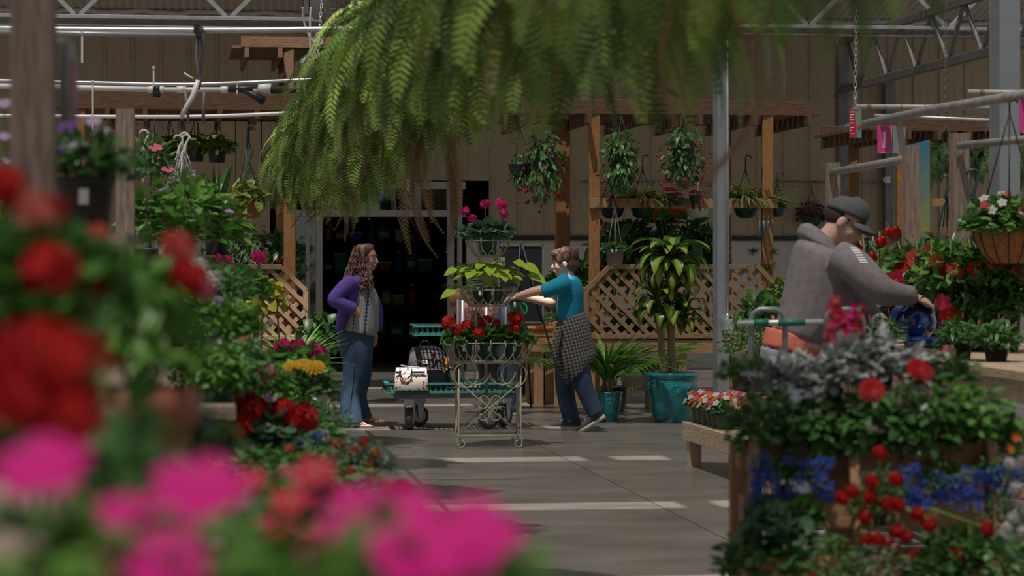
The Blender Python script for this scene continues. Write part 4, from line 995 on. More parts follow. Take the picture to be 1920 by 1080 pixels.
for x in (-0.105, 0.035):
    b = MB(); b.tube(spline([(x, -0.13, 0.3), (x+0.01, -0.155, 0.24), (x-0.02, -0.15, 0.18)], 4), 0.007, 5); b.build('strap', M_pack, bp)
    b = MB(); b.box((x+0.008, -0.15, 0.295), (0.035, 0.012, 0.03)); b.build('buckle_tab', M_black, bp, False)
    b = MB(); b.box((x+0.022, -0.156, 0.275), (0.014, 0.008, 0.035)); b.build('leather_tab', M_strap, bp, False)
b = MB(); b.box((-0.045, -0.153, 0.235), (0.055, 0.006, 0.035)); pt = b.build('name_patch', M_label, bp, False)
b = MB(); b.box((-0.045, -0.157, 0.238), (0.03, 0.002, 0.008)); b.build('patch_lettering', M_print, pt, False)
b = MB(); b.box((0.155, -0.11, 0.22), (0.025, 0.015, 0.12), Matrix.Rotation(0.12, 3, 'Y')); b.build('yellow_strap', mat('yellow_webbing', (0.60, 0.26, 0.01), 0.6), bp, False)
b = MB(); b.tube(arc((-0.03, 0, 0.37), 0.045, 0, 180, 10), 0.008, 6); b.build('grab_handle', M_pack, bp)
# floral tote
M_tote = bpy.data.materials.new('floral_print'); M_tote.use_nodes = True
_n = M_tote.node_tree.nodes; _l = M_tote.node_tree.links; _b = _n['Principled BSDF']; _b.inputs['Roughness'].default_value = 0.5
_tc = _n.new('ShaderNodeTexCoord'); _vo = _n.new('ShaderNodeTexVoronoi'); _vo.inputs['Scale'].default_value = 30; _l.new(_tc.outputs['Object'], _vo.inputs['Vector'])
_nz = _n.new('ShaderNodeTexNoise'); _nz.inputs['Scale'].default_value = 120; _l.new(_tc.outputs['Object'], _nz.inputs['Vector'])
_ad = _n.new('ShaderNodeMath'); _ad.operation = 'MULTIPLY_ADD'; _l.new(_nz.outputs['Fac'], _ad.inputs[0]); _ad.inputs[1].default_value = 0.35; _l.new(_vo.outputs['Distance'], _ad.inputs[2])
_rp = _n.new('ShaderNodeValToRGB'); _rp.color_ramp.interpolation = 'CONSTANT'; _e = _rp.color_ramp.elements; _e[0].position = 0; _e[0].color = (0.40, 0.02, 0.025, 1); _e[1].position = 0.46; _e[1].color = (0.09, 0.10, 0.06, 1); _x = _e.new(0.49); _x.color = (0.66, 0.63, 0.57, 1)
_l.new(_ad.outputs[0], _rp.inputs[0]); _l.new(_rp.outputs[0], _b.inputs['Base Color'])
M_navy = mat('navy_trim', (0.012, 0.016, 0.04), 0.45)
tp_ = P(771, 733, 21.0); tp_.z = 0.352
tt = thing('tote_bag', 'white floral tote bag with navy handles before the backpack', 'bag', tp_, 0.1)
b = MB(); b.loft([sq(0.285, 0.13, 0, e=8), sq(0.30, 0.14, 0.01, e=8), sq(0.285, 0.12, 0.12, e=8), sq(0.265, 0.09, 0.195, e=8)]); b.build('bag_body', M_tote, tt)
b = MB(); b.box((-0.115, -0.068, 0.158), (0.05, 0.006, 0.02)); b.build('trim_band', M_navy, tt, False); b = MB(); b.box((0.06, -0.068, 0.158), (0.11, 0.006, 0.02)); b.build('trim_band', M_navy, tt, False)
b = MB(); b.tube(spline([(-0.10, -0.06, 0.19), (-0.105, -0.075, 0.14), (-0.08, -0.078, 0.105), (-0.045, -0.078, 0.10), (-0.01, -0.075, 0.13), (0.0, -0.06, 0.19)], 4), 0.006, 6); b.build('handle', M_navy, tt)
b = MB(); b.tube(spline([(-0.02, 0.03, 0.19), (0.0, 0.03, 0.235), (0.05, 0.03, 0.255), (0.09, 0.03, 0.235), (0.105, 0.03, 0.19)], 4), 0.006, 6); b.build('handle', M_navy, tt)
b = MB(); b.tube([(-0.09, -0.01, 0.215), (0.0, -0.03, 0.2), (0.07, -0.02, 0.205)], 0.006, 6); b.build('zip_pull', mat('grey_cord', (0.3, 0.31, 0.35), 0.5), tt)
b = MB()
for k in range(6): b.box((-0.07+0.01*k, -0.0665, 0.176+0.002*(k % 2)), (0.006, 0.001, 0.011))
b.build('printed_mark', M_print, tt, False)

# ---------------------------------------------------------------- easel with chalkboard
e0 = P(990, 755, 23.9); e0.z = 0
ez = thing('easel_sign', 'black easel holding a dark framed chalkboard behind the stand', 'easel', e0, 0.05)
def er(px, py, dy=0.0): q = P(px, py, 23.9); return Vector((q.x-e0.x, dy, q.z))
b = MB(); c = (er(935, 460)+er(1018, 605))/2; w, h = 83*23.9/F, 145*23.9/F; b.box((0, 0, 0), (w, 0.015, h)); bo = b.build('board', mat('slate', (0.016, 0.017, 0.026), 0.5), ez, False, loc=c)
b = MB()
for z in (-h/2, h/2): b.box((0, -0.008, z), (w+0.02, 0.02, 0.02))
for x in (-w/2, w/2): b.box((x, -0.008, 0), (0.02, 0.02, h+0.02))
b.build('board_frame', mat('frame_grey', (0.22, 0.2, 0.19), 0.5), bo, False)
for p0, p1, dy in (((975, 452), (958, 770), -0.06), ((977, 452), (1046, 705), -0.06), ((976, 455), (1000, 752), 0.5)):
    a = er(*p0); c = er(*p1); c.z = max(0.0, c.z) if p1[1] > 740 else c.z
    d = (c-a); k = a.z/(a.z-c.z) if c.z < a.z else 1
    b = MB(); b.tube([a+Vector((0, -0.04, 0)), a+d*k+Vector((0, dy, 0))], 0.011, 6); b.build('leg', M_black, ez)
b = MB(); b.box(er(976, 608, -0.05), (0.42, 0.03, 0.02)); b.build('ledge', M_black, ez, False)

# ---------------------------------------------------------------- turquoise glazed pots
M_turq = mat('turquoise_glaze', (0.004, 0.155, 0.175), 0.16, (0.010, 0.235, 0.25), 12, coat=0.5)
def glazed(loc, d, h, label, motifs):
    t = thing('glazed_pot', label, 'pot', loc)
    r = d/2; b = MB(); b.lathe([(r*0.66, 0), (r*0.7, h*0.02), (r*0.84, h*0.35), (r*0.93, h*0.65), (r*0.955, h*0.80), (r*0.93, h*0.82), (r*0.95, h*0.845), (r*0.93, h*0.87), (r*0.95, h*0.89), (r*1.0, h*0.92), (r*1.0, h*0.985), (r*0.97, h), (r*0.9, h), (r*0.88, h*0.9), (0, h*0.88)], 40)
    b.build('pot_body', M_turq, t)
    for k in range(motifs):
        a = 2*math.pi*k/motifs; c, s_ = math.cos(a), math.sin(a); rr = r*0.93; z0 = h*0.62
        def on(u, w): 
            aa = a+u/rr; r2 = r*(0.93+0.02*(w/(0.12*h))*0) ; zz_ = z0+w; r3 = r*(0.84+(0.955-0.84)*((zz_/h-0.35)/0.45)); return Vector((r3*math.cos(aa), r3*math.sin(aa), zz_))
        sc_ = 2*math.pi*r/motifs; b = MB()
        b.tube([on(sc_*0.36*math.cos(q), h*0.13*math.sin(q)) for q in [math.pi*i/12 for i in range(13)]], h*0.010, 5)
        for sg in (-1, 1): b.tube([on(sg*(sc_*0.36-sc_*0.12*(1-math.cos(q))), -h*0.09*math.sin(q)) for q in [math.pi*i/8 for i in range(9)]], h*0.009, 5); b.tube([on(sg*sc_*0.05, -h*0.06), on(sg*sc_*0.13, h*0.02), on(sg*sc_*0.2, h*0.0)], h*0.009, 5)
        b.tube([on(0, -h*0.14), on(0, h*0.06)], [h*0.008, h*0.018], 6)
        b.build('relief_motif', M_turq, t)
    b = MB(); b.lathe([(r*0.87, h*0.89), (r*0.87, h*0.905), (0, h*0.92)], 24); b.build('soil', M_soil, t)
    return t
pb = G(1260, 791); glazed(pb, 0.487, 0.455, 'large turquoise glazed pot with relief holding the corn plant', 9)
ps = G(1138, 790); glazed(ps, 0.29, 0.275, 'small turquoise glazed pot with relief behind the boy', 9)
# corn plant: two canes and striped leaves
M_corn = bpy.data.materials.new('striped_corn_leaf'); M_corn.use_nodes = True
_n = M_corn.node_tree.nodes; _l = M_corn.node_tree.links; _b = _n['Principled BSDF']; _b.inputs['Roughness'].default_value = 0.35
_tc = _n.new('ShaderNodeTexCoord'); _sx = _n.new('ShaderNodeSeparateXYZ'); _l.new(_tc.outputs['Object'], _sx.inputs[0]); _ab = _n.new('ShaderNodeMath'); _ab.operation = 'ABSOLUTE'; _l.new(_sx.outputs['X'], _ab.inputs[0])
_rp = _n.new('ShaderNodeValToRGB'); _e = _rp.color_ramp.elements; _e[0].position = 0.040; _e[0].color = (0.27, 0.33, 0.03, 1); _e[1].position = 0.06; _e[1].color = (0.035, 0.115, 0.018, 1)
_l.new(_ab.outputs[0], _rp.inputs[0]); _l.new(_rp.outputs[0], _b.inputs['Base Color'])
_tr = _n.new('ShaderNodeBsdfTranslucent'); _l.new(_rp.outputs[0], _tr.inputs[0]); _mx = _n.new('ShaderNodeMixShader'); _mx.inputs[0].default_value = 0.25; _l.new(_b.outputs[0], _mx.inputs[1]); _l.new(_tr.outputs[0], _mx.inputs[2]); _l.new(_mx.outputs[0], _n['Material Output'].inputs[0])
def corn_leaf(dr, wd=0.30):
    def mk():
        b = MB(); k = 9; V = []
        for i in range(k+1):
            t = i/k; ww = wd/2*math.sin(math.pi*min(1, 0.12+0.88*t))**0.75 if i < k else 0.002
            ang = 1.0-dr*t; 
            V.append((t, ww))
        y = z = 0.0; pts = []
        for i in range(k+1):
            t = i/k; pts.append((y, z)); a = math.radians(72)-math.radians(dr)*t; y += math.cos(a)/k; z += math.sin(a)/k
        vs_ = []
        for (t, ww), (y, z) in zip(V, pts): vs_ += [(-ww, y, z+ww*0.25), (-ww*0.35, y, z), (ww*0.35, y, z), (ww, y, z+ww*0.25)]
        b.add(vs_, [(i*4+j, i*4+j+1, i*4+j+5, i*4+j+4) for i in range(k) for j in range(3)]); return b.mesh('leaf', M_corn)
    return geo('corn%d' % dr, mk)
def corn_head(t, c, n, seed, sc=0.42, flat=0.0):
    g = random.Random(seed)
    for k in range(n):
        a = 2.4*k+g.uniform(-0.3, 0.3); dr = (125, 170, 205)[min(2, int(3*k/n))]
        inst('leaf', corn_leaf(dr), t, Vector(c)+Vector((0, 0, -0.22*(k/n))), (0, 0, a), sc*g.uniform(0.8, 1.15))
cp = thing('corn_plant', 'corn plant with two canes and yellow-striped leaves', 'plant', pb+Vector((0, 0, 0.41)))
for x, y, ht, lean in ((-0.075, -0.02, 0.72, -0.06), (0.005, 0.0, 1.10, -0.03)):
    b = MB(); b.tube([(x+lean*k/8+0.006*math.sin(k*2), y, ht*k/8) for k in range(9)], [0.036-0.008*k/8+0.002*(k % 2) for k in range(9)], 10); b.build('cane', M_cane, cp)
corn_head(cp, (-0.02, 0, 1.08), 40, 1, 0.50); corn_head(cp, (-0.135, -0.02, 0.72), 18, 2, 0.38); corn_head(cp, (0.10, 0.02, 0.62), 16, 3, 0.40); corn_head(cp, (0.02, -0.02, 0.95), 10, 4, 0.38)
# small palm in the small pot
def palm_frond(nl=16):
    def mk():
        b = MB(); b.tube([(0, 0.0, 0), (0, 0.35, 0.32), (0, 0.75, 0.42), (0, 1.05, 0.36)], [0.012, 0.009, 0.006, 0.003], 5)
        T = leaf_t(0.10, 0.3, 0.25, 4); g = np.random.default_rng(3)
        for k in range(nl):
            t = 0.28+0.72*k/(nl-1); y = 1.05*t; z = 0.62*t-0.28*t*t
            for sg in (-1, 1):
                v, f = mass(T, np.array([[0, y, z]]), np.array([[sg*(1.0-0.5*t), 0.75, 0.1]]), np.array([[0, -0.2, 1]]), np.array([0.45*(1-0.45*abs(t-0.5)*2)])); b.add(v, f)
        return b.mesh('frond', L_palm)
    return geo('palmfrond', mk)
pa = plant('areca_palm', 'young palm with arching leaves in the small turquoise pot', 'palm', ps+Vector((0, 0, 0.25)), None, 0.1, None)
inst('leaf_tuft', FOL['bromel'], pa, (0, 0, 0.18), scale=0.55, kind='stuff'); inst('leaf_tuft', FOL['grass'], pa, (0, 0, 0.12), (0, 0, 1.0), 0.5, kind='stuff')
for k in range(14):
    a = k*2.4; b = MB(); b.tube([(0.05*math.cos(a), 0.05*math.sin(a), 0), (0.035*math.cos(a), 0.035*math.sin(a), 0.12), (0.06*math.cos(a), 0.06*math.sin(a), 0.24+0.02*(k % 3))], [0.012, 0.008, 0.004], 5); b.build('stem_sheath', L_dry if k % 2 else M_cane, pa)
pl2 = G(1150, 760); pl2 = P(1150, 640, 23.6); pl2.z = 0
tpm = thing('kentia_palm', 'tall dark palm in a black pot between the turquoise pots', 'palm', pl2)
add_pot(tpm, 'nursery', M_bpot, 0.26, 1.0)
for k in range(11): inst('frond', palm_frond(), tpm, (0, 0, 0.3), (0.15*math.sin(k), 0.1, k*2.4), 0.70+0.10*math.sin(k*1.3)); 
b = MB(); b.tube([(0, 0, 0.2), (0.02, 0, 0.45)], 0.03, 8); b.build('stem', M_stem, tpm)
# white wicker planter under the lattice
wpz = P(1192, 700, 24.1); t = thing('wicker_planter', 'white woven trough planter under the lattice planter', 'planter', (wpz.x, wpz.y, 0.22), TH)
b = MB(); b.loft([sq(0.26, 0.18, 0, e=8), sq(0.30, 0.2, 0.13, e=8), sq(0.31, 0.21, 0.135, e=8), sq(0.31, 0.21, 0.15, e=8)]); b.build('trough', mat('white_wicker', (0.42, 0.41, 0.40), 0.8, (0.5, 0.49, 0.48), 60, bump=0.8), t)
inst('foliage', FOL['deep'], t, (0, 0, 0.16), scale=(0.17, 0.11, 0.09), kind='stuff')
t2 = thing('timber_plinth', 'low timber plinth under the white woven trough', 'plinth', (wpz.x, wpz.y, 0), TH)
for k in range(3): beam('plank', (-0.24, -0.09+0.09*k, 0.205), (0.24, -0.09+0.09*k, 0.205), 0.085, 0.025, M_woodt, t2)
for x in (-0.2, 0.2): beam('leg', (x, 0, 0), (x, 0, 0.19), 0.2, 0.06, M_woodt, t2, up=(0, 1, 0))

# ---------------------------------------------------------------- impatiens bench
bn0 = G(1303, 878)
bench = thing('display_bench', 'pale timber display bench with potted impatiens', 'bench', (bn0.x, bn0.y, 0), 0)
zt = 0.36
A0 = P(1279, 790, 17.5); A1 = P(1420, 842, 15.4)
d = Vector((A1.x-A0.x, A1.y-A0.y, 0)).normalized(); nrm = Vector((-d.y, d.x, 0)); A = Vector((A0.x, A0.y, 0))-bench.location.xy.to_3d()
top = A0.z
Lb = 2.6
for k in range(3): beam('plank', A+nrm*(0.07+0.145*k)+Vector((0, 0, top-0.02)), A+d*Lb+nrm*(0.07+0.145*k)+Vector((0, 0, top-0.02)), 0.14, 0.038, M_woodp, bench)
beam('apron', A+nrm*0.02+Vector((0, 0, top-0.085)), A+d*Lb+nrm*0.02+Vector((0, 0, top-0.085)), 0.04, 0.09, M_woodp, bench)
beam('apron', A+nrm*0.42+Vector((0, 0, top-0.085)), A+d*Lb+nrm*0.42+Vector((0, 0, top-0.085)), 0.04, 0.09, M_woodp, bench)
for s_ in (0.12, 2.3):
    for q in (0.06, 0.37): beam('leg', A+d*s_+nrm*q, A+d*s_+nrm*q+Vector((0, 0, top-0.05)), 0.09, 0.09, M_woodp, bench, up=(d.x, d.y, 0))
cols = ['white', 'magenta', 'white', 'orange', 'coral', 'orange', 'rose', 'white', 'orange', 'hot']
k = 0
for row, q in ((0, 0.10), (1, 0.30)):
    for j in range(6):
        c1, c2 = cols[(k*3+j) % 10], cols[(k+2*j+3) % 10]
        p = bench.location+A+d*(0.09+0.150*j+0.05*row)+nrm*q+Vector((0, 0, top))
        plant('potted_impatiens', '%s and %s impatiens, number %s from the bench end in the %s row' % (c1, c2, ('one', 'two', 'three', 'four', 'five', 'six')[j], ('front', 'back')[row]), 'impatiens', p, 'impatiens', 0.10, ('grow', M_gpot, 0.118, 0.95), [(fl_single(c1), 9, 0.05, {'zk': 1.1}), (fl_single(c2), 6, 0.048, {'zk': 1.1})], 'potted impatiens on the pale timber bench', fz=0.03, fscale=(0.095, 0.095, 0.12), lab=(row == 0 and j == 2))
        k += 1

# ---------------------------------------------------------------- row of hanging boston ferns
def frond_me(var, m=None):
    m = m or L_fern
    def mk():
        b = MB(); n = 32; st, turn = ((76, 165), (52, 150), (22, 118), (-8, 84))[var]; pts = []; y = z = 0.0
        for i in range(n+1):
            t = i/n; pts.append((y, z)); a = math.radians(st-turn*t**0.9); y += math.cos(a)/n; z += math.sin(a)/n
        b.tube([(0, *p) for p in pts[::3]], [0.009-0.007*i/len(pts[::3]) for i in range(len(pts[::3]))], 4)
        for i in range(1, n+1):
            t = i/n; L = 0.13*math.sin(math.pi*min(1, 0.15+0.82*t))**0.6; y, z = pts[i]; y0, z0 = pts[i-1]; dy, dz = y-y0, z-z0; ln = math.hypot(dy, dz); dy, dz = dy/ln, dz/ln
            for sg in (-1, 1):
                w = 0.0165; p = Vector((0, y, z)); d_ = Vector((sg*1.0, dy*0.4, dz*0.4-0.12)).normalized(); al = Vector((0, dy, dz))
                b.add([p-al*w*0.5, p+d_*L*0.55-al*w*0.55, p+d_*L, p+d_*L*0.55+al*w*0.5, p+al*w*0.5], [(0, 1, 2, 3, 4)])
        return b.mesh('frond', m)
    return geo('fernfrond%d%s' % (var, m.name), mk)
M_hook = mat('hook_plastic', (0.02, 0.06, 0.05), 0.4)
def fern(loc, rad, n, label, seed, m=None, zs=1.0, dry=8, group='hanging boston ferns in a row', hook=0.45):
    t = thing('hanging_fern', label, 'fern', loc, seed*1.3, group); g = random.Random(seed)
    add_pot(t, 'bowl', M_gpot, 0.27, 1.0, -0.13)
    for k in range(n):
        a = 2.39996*k+g.uniform(-0.3, 0.3); var = k % 4; sc = rad*g.uniform(0.8, 1.15)*(0.95, 1.0, 0.95, 0.85)[var]
        q = Euler((g.uniform(-0.16, 0.16), g.uniform(-0.3, 0.3), a), 'XYZ')
        inst('frond', frond_me(var, m), t, (0.05*math.cos(a+1.57)+g.uniform(-.03, .03), 0.05*math.sin(a+1.57)+g.uniform(-.03, .03), 0.04), q.to_quaternion(), (sc, sc, sc*zs))
    for k in range(dry):
        a = g.uniform(0, 6.28); r0 = g.uniform(0.02, 0.10); L = g.uniform(0.2, 0.42); x, y = r0*math.cos(a), r0*math.sin(a)
        b = MB(); b.tube(spline([(x, y, -0.05), (x*1.6+g.uniform(-.05, .05), y*1.4, -0.05-L*0.35), (x*1.9+g.uniform(-.07, .07), y*1.5, -0.05-L*0.7), (x*2+g.uniform(-.09, .09), y*1.6, -0.05-L)], 4), 0.0055, 4); b.build('dry_runner', L_dry, t)
    if hook:
        for k in range(3):
            a = k*2.094; b = MB(); b.tube([(0.13*math.cos(a), 0.13*math.sin(a), 0.03), (0, 0, hook)], 0.004, 4); b.build('hanger_wire', M_hook, t)
        b = MB(); b.tube([(0, 0, hook), (0, 0, hook+0.04)]+arc((0.02, 0, hook+0.05), 0.02, 180, -20, 8), 0.005, 5); b.build('hook', M_hook, t)
    return t
ords = ['farthest', 'second farthest', 'third farthest', 'fourth farthest', 'fourth nearest', 'third nearest', 'second nearest', 'nearest']
FY = [19.0, 16.8, 14.6, 12.4, 10.3, 8.2, 6.1, 3.75]
for i, Y in enumerate(FY):
    x = -1.49-0.131*(Y-19.0)-(0.22 if i == 7 else 0.0); zc_ = (2.20, 2.26, 2.33, 2.38, 2.38, 2.30, 2.20, 2.06)[i]
    ft = fern((x, Y, zc_), (0.66, 0.66, 0.66, 0.64, 0.64, 0.64, 0.62, 0.47)[i], 160, '%s boston fern of the hanging row above the aisle' % ords[i], i+3, dry=(14, 12, 10, 5, 4, 3, 3, 3)[i])
    if i in (1, 3):
        gd = random.Random(i)
        for k in range((6, 15)[i == 3]): a_ = gd.uniform(0, 6.28); s_ = gd.uniform(0.3, 0.5)*(1 if i == 1 else 1.5); o2 = Vector((0.22 if i == 3 else 0.0, 0, 0)); o2.rotate(Euler((0, 0, -(i+3)*1.3))); inst('dry_frond', frond_me(3, L_dry), ft, o2+Vector((0.03*math.cos(a_), 0.03*math.sin(a_), -0.10-0.15*gd.random())), Euler((-0.45+gd.uniform(-.25, .1), gd.uniform(-.3, .3), a_), 'XYZ').to_quaternion(), (s_*0.5, s_, s_))
b0, b1 = FY[0]+1, FY[-1]-1
tag(rod('hanging_pipe', [(-1.49-0.131*(b0-19), b0, 2.76), (-1.49-0.131*(b1-19), b1, 2.76)], 0.017, M_galv), 'galvanised pipe running along above the row of hanging ferns', 'pipe')
# ---------------------------------------------------------------- people
M_skin = mat('fair_skin', (0.56, 0.33, 0.25), 0.5, (0.61, 0.37, 0.285), 10); M_skin2 = mat('warm_skin', (0.44, 0.21, 0.135), 0.5, (0.50, 0.25, 0.165), 10)
M_lip = mat('lips', (0.42, 0.12, 0.10), 0.45); M_eyew = mat('eye_white', (0.42, 0.40, 0.39), 0.4); M_iris = mat('iris', (0.05, 0.03, 0.02), 0.2)
def hand(mb, W, D, N, thumb, curl=0.5, k=1.0, spread=0.12):
    """palm plus five separate bent fingers; D finger direction, N back-of-hand normal, thumb = +1/-1 side"""
    W, D = Vector(W), Vector(D).normalized(); N = Vector(N); N = (N-D*N.dot(D)).normalized(); T = N.cross(D).normalized()*thumb
    c = W+D*0.05*k
    Mx = Matrix((T, D, N)).transposed(); mb.ball(c, (0.041*k, 0.055*k, 0.017*k), 12, 8, Mx)
    for j, (o, L) in enumerate(((0.030, 0.072), (0.010, 0.080), (-0.010, 0.075), (-0.029, 0.060))):
        p = W+D*0.085*k+T*o*k; d = (D+T*(o*spread*20)).normalized(); pts = [p-D*0.03*k, p]; a = curl*0.5
        for s_ in range(3):
            dd = d*math.cos(a)-N*math.sin(a); p = p+dd*L*k*(0.42, 0.33, 0.25)[s_]; pts.append(p.copy()); a += curl
        mb.tube(pts, [0.0098*k, 0.0098*k, 0.009*k, 0.0085*k, 0.007*k], 8)
    p = W+D*0.025*k+T*0.03*k; d = (T*0.75+D*0.7-N*0.35).normalized(); d2 = (T*0.3+D*0.9-N*0.5).normalized()
    mb.tube([W+D*0.015*k+T*0.012*k, p, p+d*0.035*k, p+d*0.035*k+d2*0.03*k], [0.013*k, 0.0125*k, 0.0105*k, 0.008*k], 8)
class Person:
    def __init__(s, label, px, Y, name='person'):
        s.Y = Y; q = P(px, 600, Y); s.o = Vector((q.x, Y, 0)); s.t = thing(name, label, 'person', s.o); s.body = MB()
    def q(s, px, py, dy=0.0): v = P(px, py, s.Y); return Vector((v.x-s.o.x, dy, v.z))
    def ring(s, L, Rr, side, dy=0.0, n=18, e=2.3):
        a, c = s.q(*L, dy), s.q(*Rr, dy); m = (a+c)/2; x = (c-a)/2; y = Vector((0, side, 0)); out = []
        for k in range(n):
            t = 2*math.pi*k/n; cc, ss = math.cos(t), math.sin(t)
            out.append(m+x*math.copysign(abs(cc)**(2/e), cc)+y*math.copysign(abs(ss)**(2/e), ss))
        return out
    def shell(s, mb, rings):
        R_ = [s.ring(*r) for r in rings]; n = len(R_[0]); cols = [spline([r[k] for r in R_], 4) for k in range(n)]
        mb.loft([[c[i] for c in cols] for i in range(len(cols[0]))])
    def limb(s, mb, pts, rad, n=16):
        pp = spline([s.q(*p) for p in pts], 5); rr = [Vector((*(r if isinstance(r, (tuple, list)) else (r, r)), 0)) for r in rad]; rr = spline(rr, 5); mb.limb(pp, [(r.x, r.y) for r in rr], n)
    def fin(s, mb, nm, m, voxel=0.008, smooth=5, label=None, parent=None):
        me = remesh(mb, voxel, smooth); me.materials.append(m); return inst(nm, me, parent or s.t, label=label)
    def head(s, c, fwd, up, k=1.0, eye_dx=0.0):
        """head in its own frame: fwd = face direction"""
        fwd = Vector(fwd).normalized(); up = Vector(up); up = (up-fwd*up.dot(fwd)).normalized(); lf = up.cross(fwd)
        M = Matrix((fwd, lf, up)).transposed(); s.HM = M; s.HC = Vector(c); s.hk = k
        h = lambda x, y, z: s.HC+M @ (Vector((x, y, z))*k)
        s.h = h; b = s.body
        b.ball(h(-0.012, 0, 0.028), (0.098*k, 0.076*k, 0.092*k), 20, 14, M)          # cranium
        b.ball(h(0.030, 0, -0.020), (0.062*k, 0.062*k, 0.080*k), 18, 12, M)           # face
        b.ball(h(0.045, 0, -0.078), (0.040*k, 0.042*k, 0.034*k), 14, 10, M)           # jaw, chin
        b.ball(h(0.072, 0, -0.098), (0.016*k, 0.020*k, 0.015*k), 10, 8, M)
        b.limb([h(0.082, 0, 0.018), h(0.095, 0, -0.006), h(0.108, 0, -0.030), h(0.098, 0, -0.042)], [0.010*k, 0.012*k, 0.016*k, 0.012*k], 8, side=lf)   # nose
        b.ball(h(0.086, 0, -0.060), (0.012*k, 0.024*k, 0.008*k), 8, 6, M); b.ball(h(0.084, 0, -0.072), (0.012*k, 0.021*k, 0.008*k), 8, 6, M)
        b.ball(h(0.080, 0, 0.026), (0.014*k, 0.045*k, 0.010*k), 10, 6, M)             # brow ridge
        for sg in (-1, 1):
            b.ball(h(-0.012, sg*0.077, -0.012), (0.020*k, 0.009*k, 0.032*k), 10, 8, M @ Matrix.Rotation(0.2, 3, 'Y'))
            b.ball(h(0.050, sg*0.040, -0.030), (0.024*k, 0.022*k, 0.028*k), 10, 8, M)
    def face(s, brow=(0.05, 0.03, 0.02)):
        k = s.hk
        for sg in (-1, 1):
            e = MB(); e.ball(s.h(0.076, sg*0.032, 0.006), (0.010*k, 0.012*k, 0.006*k), 10, 8, s.HM); ey = e.build('eye', M_eyew, s.t)
            e = MB(); e.ball(s.h(0.085, sg*0.032, 0.006), (0.004*k, 0.006*k, 0.006*k), 8, 6, s.HM); e.build('iris', M_iris, ey)
            e = MB(); e.tube([s.h(0.088, sg*0.015, 0.030), s.h(0.087, sg*0.034, 0.036), s.h(0.074, sg*0.052, 0.028)], [0.004*k, 0.005*k, 0.003*k], 6); e.build('eyebrow', mat('brow', brow, 0.8), s.t)
        e = MB(); e.ball(s.h(0.0945, 0, -0.0605), (0.007*k, 0.022*k, 0.005*k), 10, 6, s.HM); e.ball(s.h(0.0925, 0, -0.070), (0.007*k, 0.019*k, 0.006*k), 10, 6, s.HM); e.build('lips', M_lip, s.t)

def denim(name, c1, c2): return mat(name, c1, 0.8, c2, 7, (1, 1, 0.6), bump=0.3, detail=6)
# ---- woman in the purple cardigan
w = Person('woman in purple cardigan and jeans with long curly brown hair, hand on hip', 665, 21.45)
w.body.limb([w.q(674, 525), w.q(679, 514), w.q(686, 500)], [0.055, 0.048, 0.05], 14)
w.head(w.q(687, 484), (1, -0.30, -0.06), (0.05, 0, 1), 0.97); 
w.shell(w.body, [((662, 522), (692, 522), 0.13), ((652, 545), (700, 545), 0.15), ((652, 580), (700, 585), 0.15), ((640, 625), (695, 630), 0.15), ((640, 655), (695, 655), 0.15)])
w.limb(w.body, [(662, 528, -0.17), (634, 560, -0.25), (666, 578, -0.20)], [0.045, 0.038, 0.03]); w.limb(w.body, [(672, 528, 0.17), (698, 575, 0.2), (702, 622, 0.19)], [0.045, 0.038, 0.028])
hand(w.body, w.q(664, 577, -0.21), (0.75, 0.35, -0.55), (0.3, -0.9, 0.3), 1, 0.35, 0.95); hand(w.body, w.q(702, 622, 0.19), (0.0, -0.1, -1), (0.9, -0.4, 0), -1, 0.3, 0.95)
w.limb(w.body, [(664, 640, -0.085), (659, 712, -0.09), (662, 788, -0.10)], [0.09, 0.055, 0.04]); w.limb(w.body, [(668, 640, 0.085), (676, 712, 0.09), (678, 783, 0.10)], [0.09, 0.055, 0.04])
for x, y, dy in ((662, 797, -0.10), (684, 791, 0.10)):
    w.body.limb([w.q(x-14, y-2, dy), w.q(x+4, y-4, dy), w.q(x+22, y, dy-0.01), w.q(x+36, y+1, dy-0.02)], [(0.03, 0.032), (0.036, 0.036), (0.02, 0.044), (0.012, 0.04)], 12)
    for j in range(5): w.body.tube([w.q(x+32, y+1, dy-0.035+0.017*j), w.q(x+39-j*0.6, y+2, dy-0.04+0.017*j)], [0.009, 0.007], 6)
w.fin(w.body, 'body', M_skin2, 0.0065, 4); w.face()
b = MB(); w.shell(b, [((634, 612), (704, 622), 0.165), ((631, 640), (702, 640), 0.18), ((636, 660), (698, 662), 0.175), ((642, 675), (694, 675), 0.15)])
w.limb(b, [(668, 650, -0.085), (668, 675, -0.088), (664, 710, -0.09), (657, 740, -0.095), (660, 775, -0.10), (661, 793, -0.10)], [(0.135, 0.095), (0.122, 0.095), (0.098, 0.085), (0.092, 0.082), (0.095, 0.085), (0.102, 0.09)])
w.limb(b, [(672, 650, 0.085), (676, 675, 0.088), (680, 708, 0.09), (672, 740, 0.095), (676, 770, 0.10), (680, 787, 0.10)], [(0.125, 0.095), (0.105, 0.095), (0.072, 0.085), (0.07, 0.08), (0.075, 0.085), (0.085, 0.09)])
je = w.fin(b, 'jeans', denim('blue_denim', (0.017, 0.042, 0.092), (0.042, 0.085, 0.16)), 0.009, 4)
for p0, p1 in (((646, 618), (643, 648)),):
    b = MB(); b.tube([w.q(640, 628, -0.176), w.q(652, 630, -0.19), w.q(651, 655, -0.185), w.q(642, 656, -0.17)], 0.003, 4); b.build('pocket_stitch', mat('stitch', (0.12, 0.10, 0.09), 0.8), je)
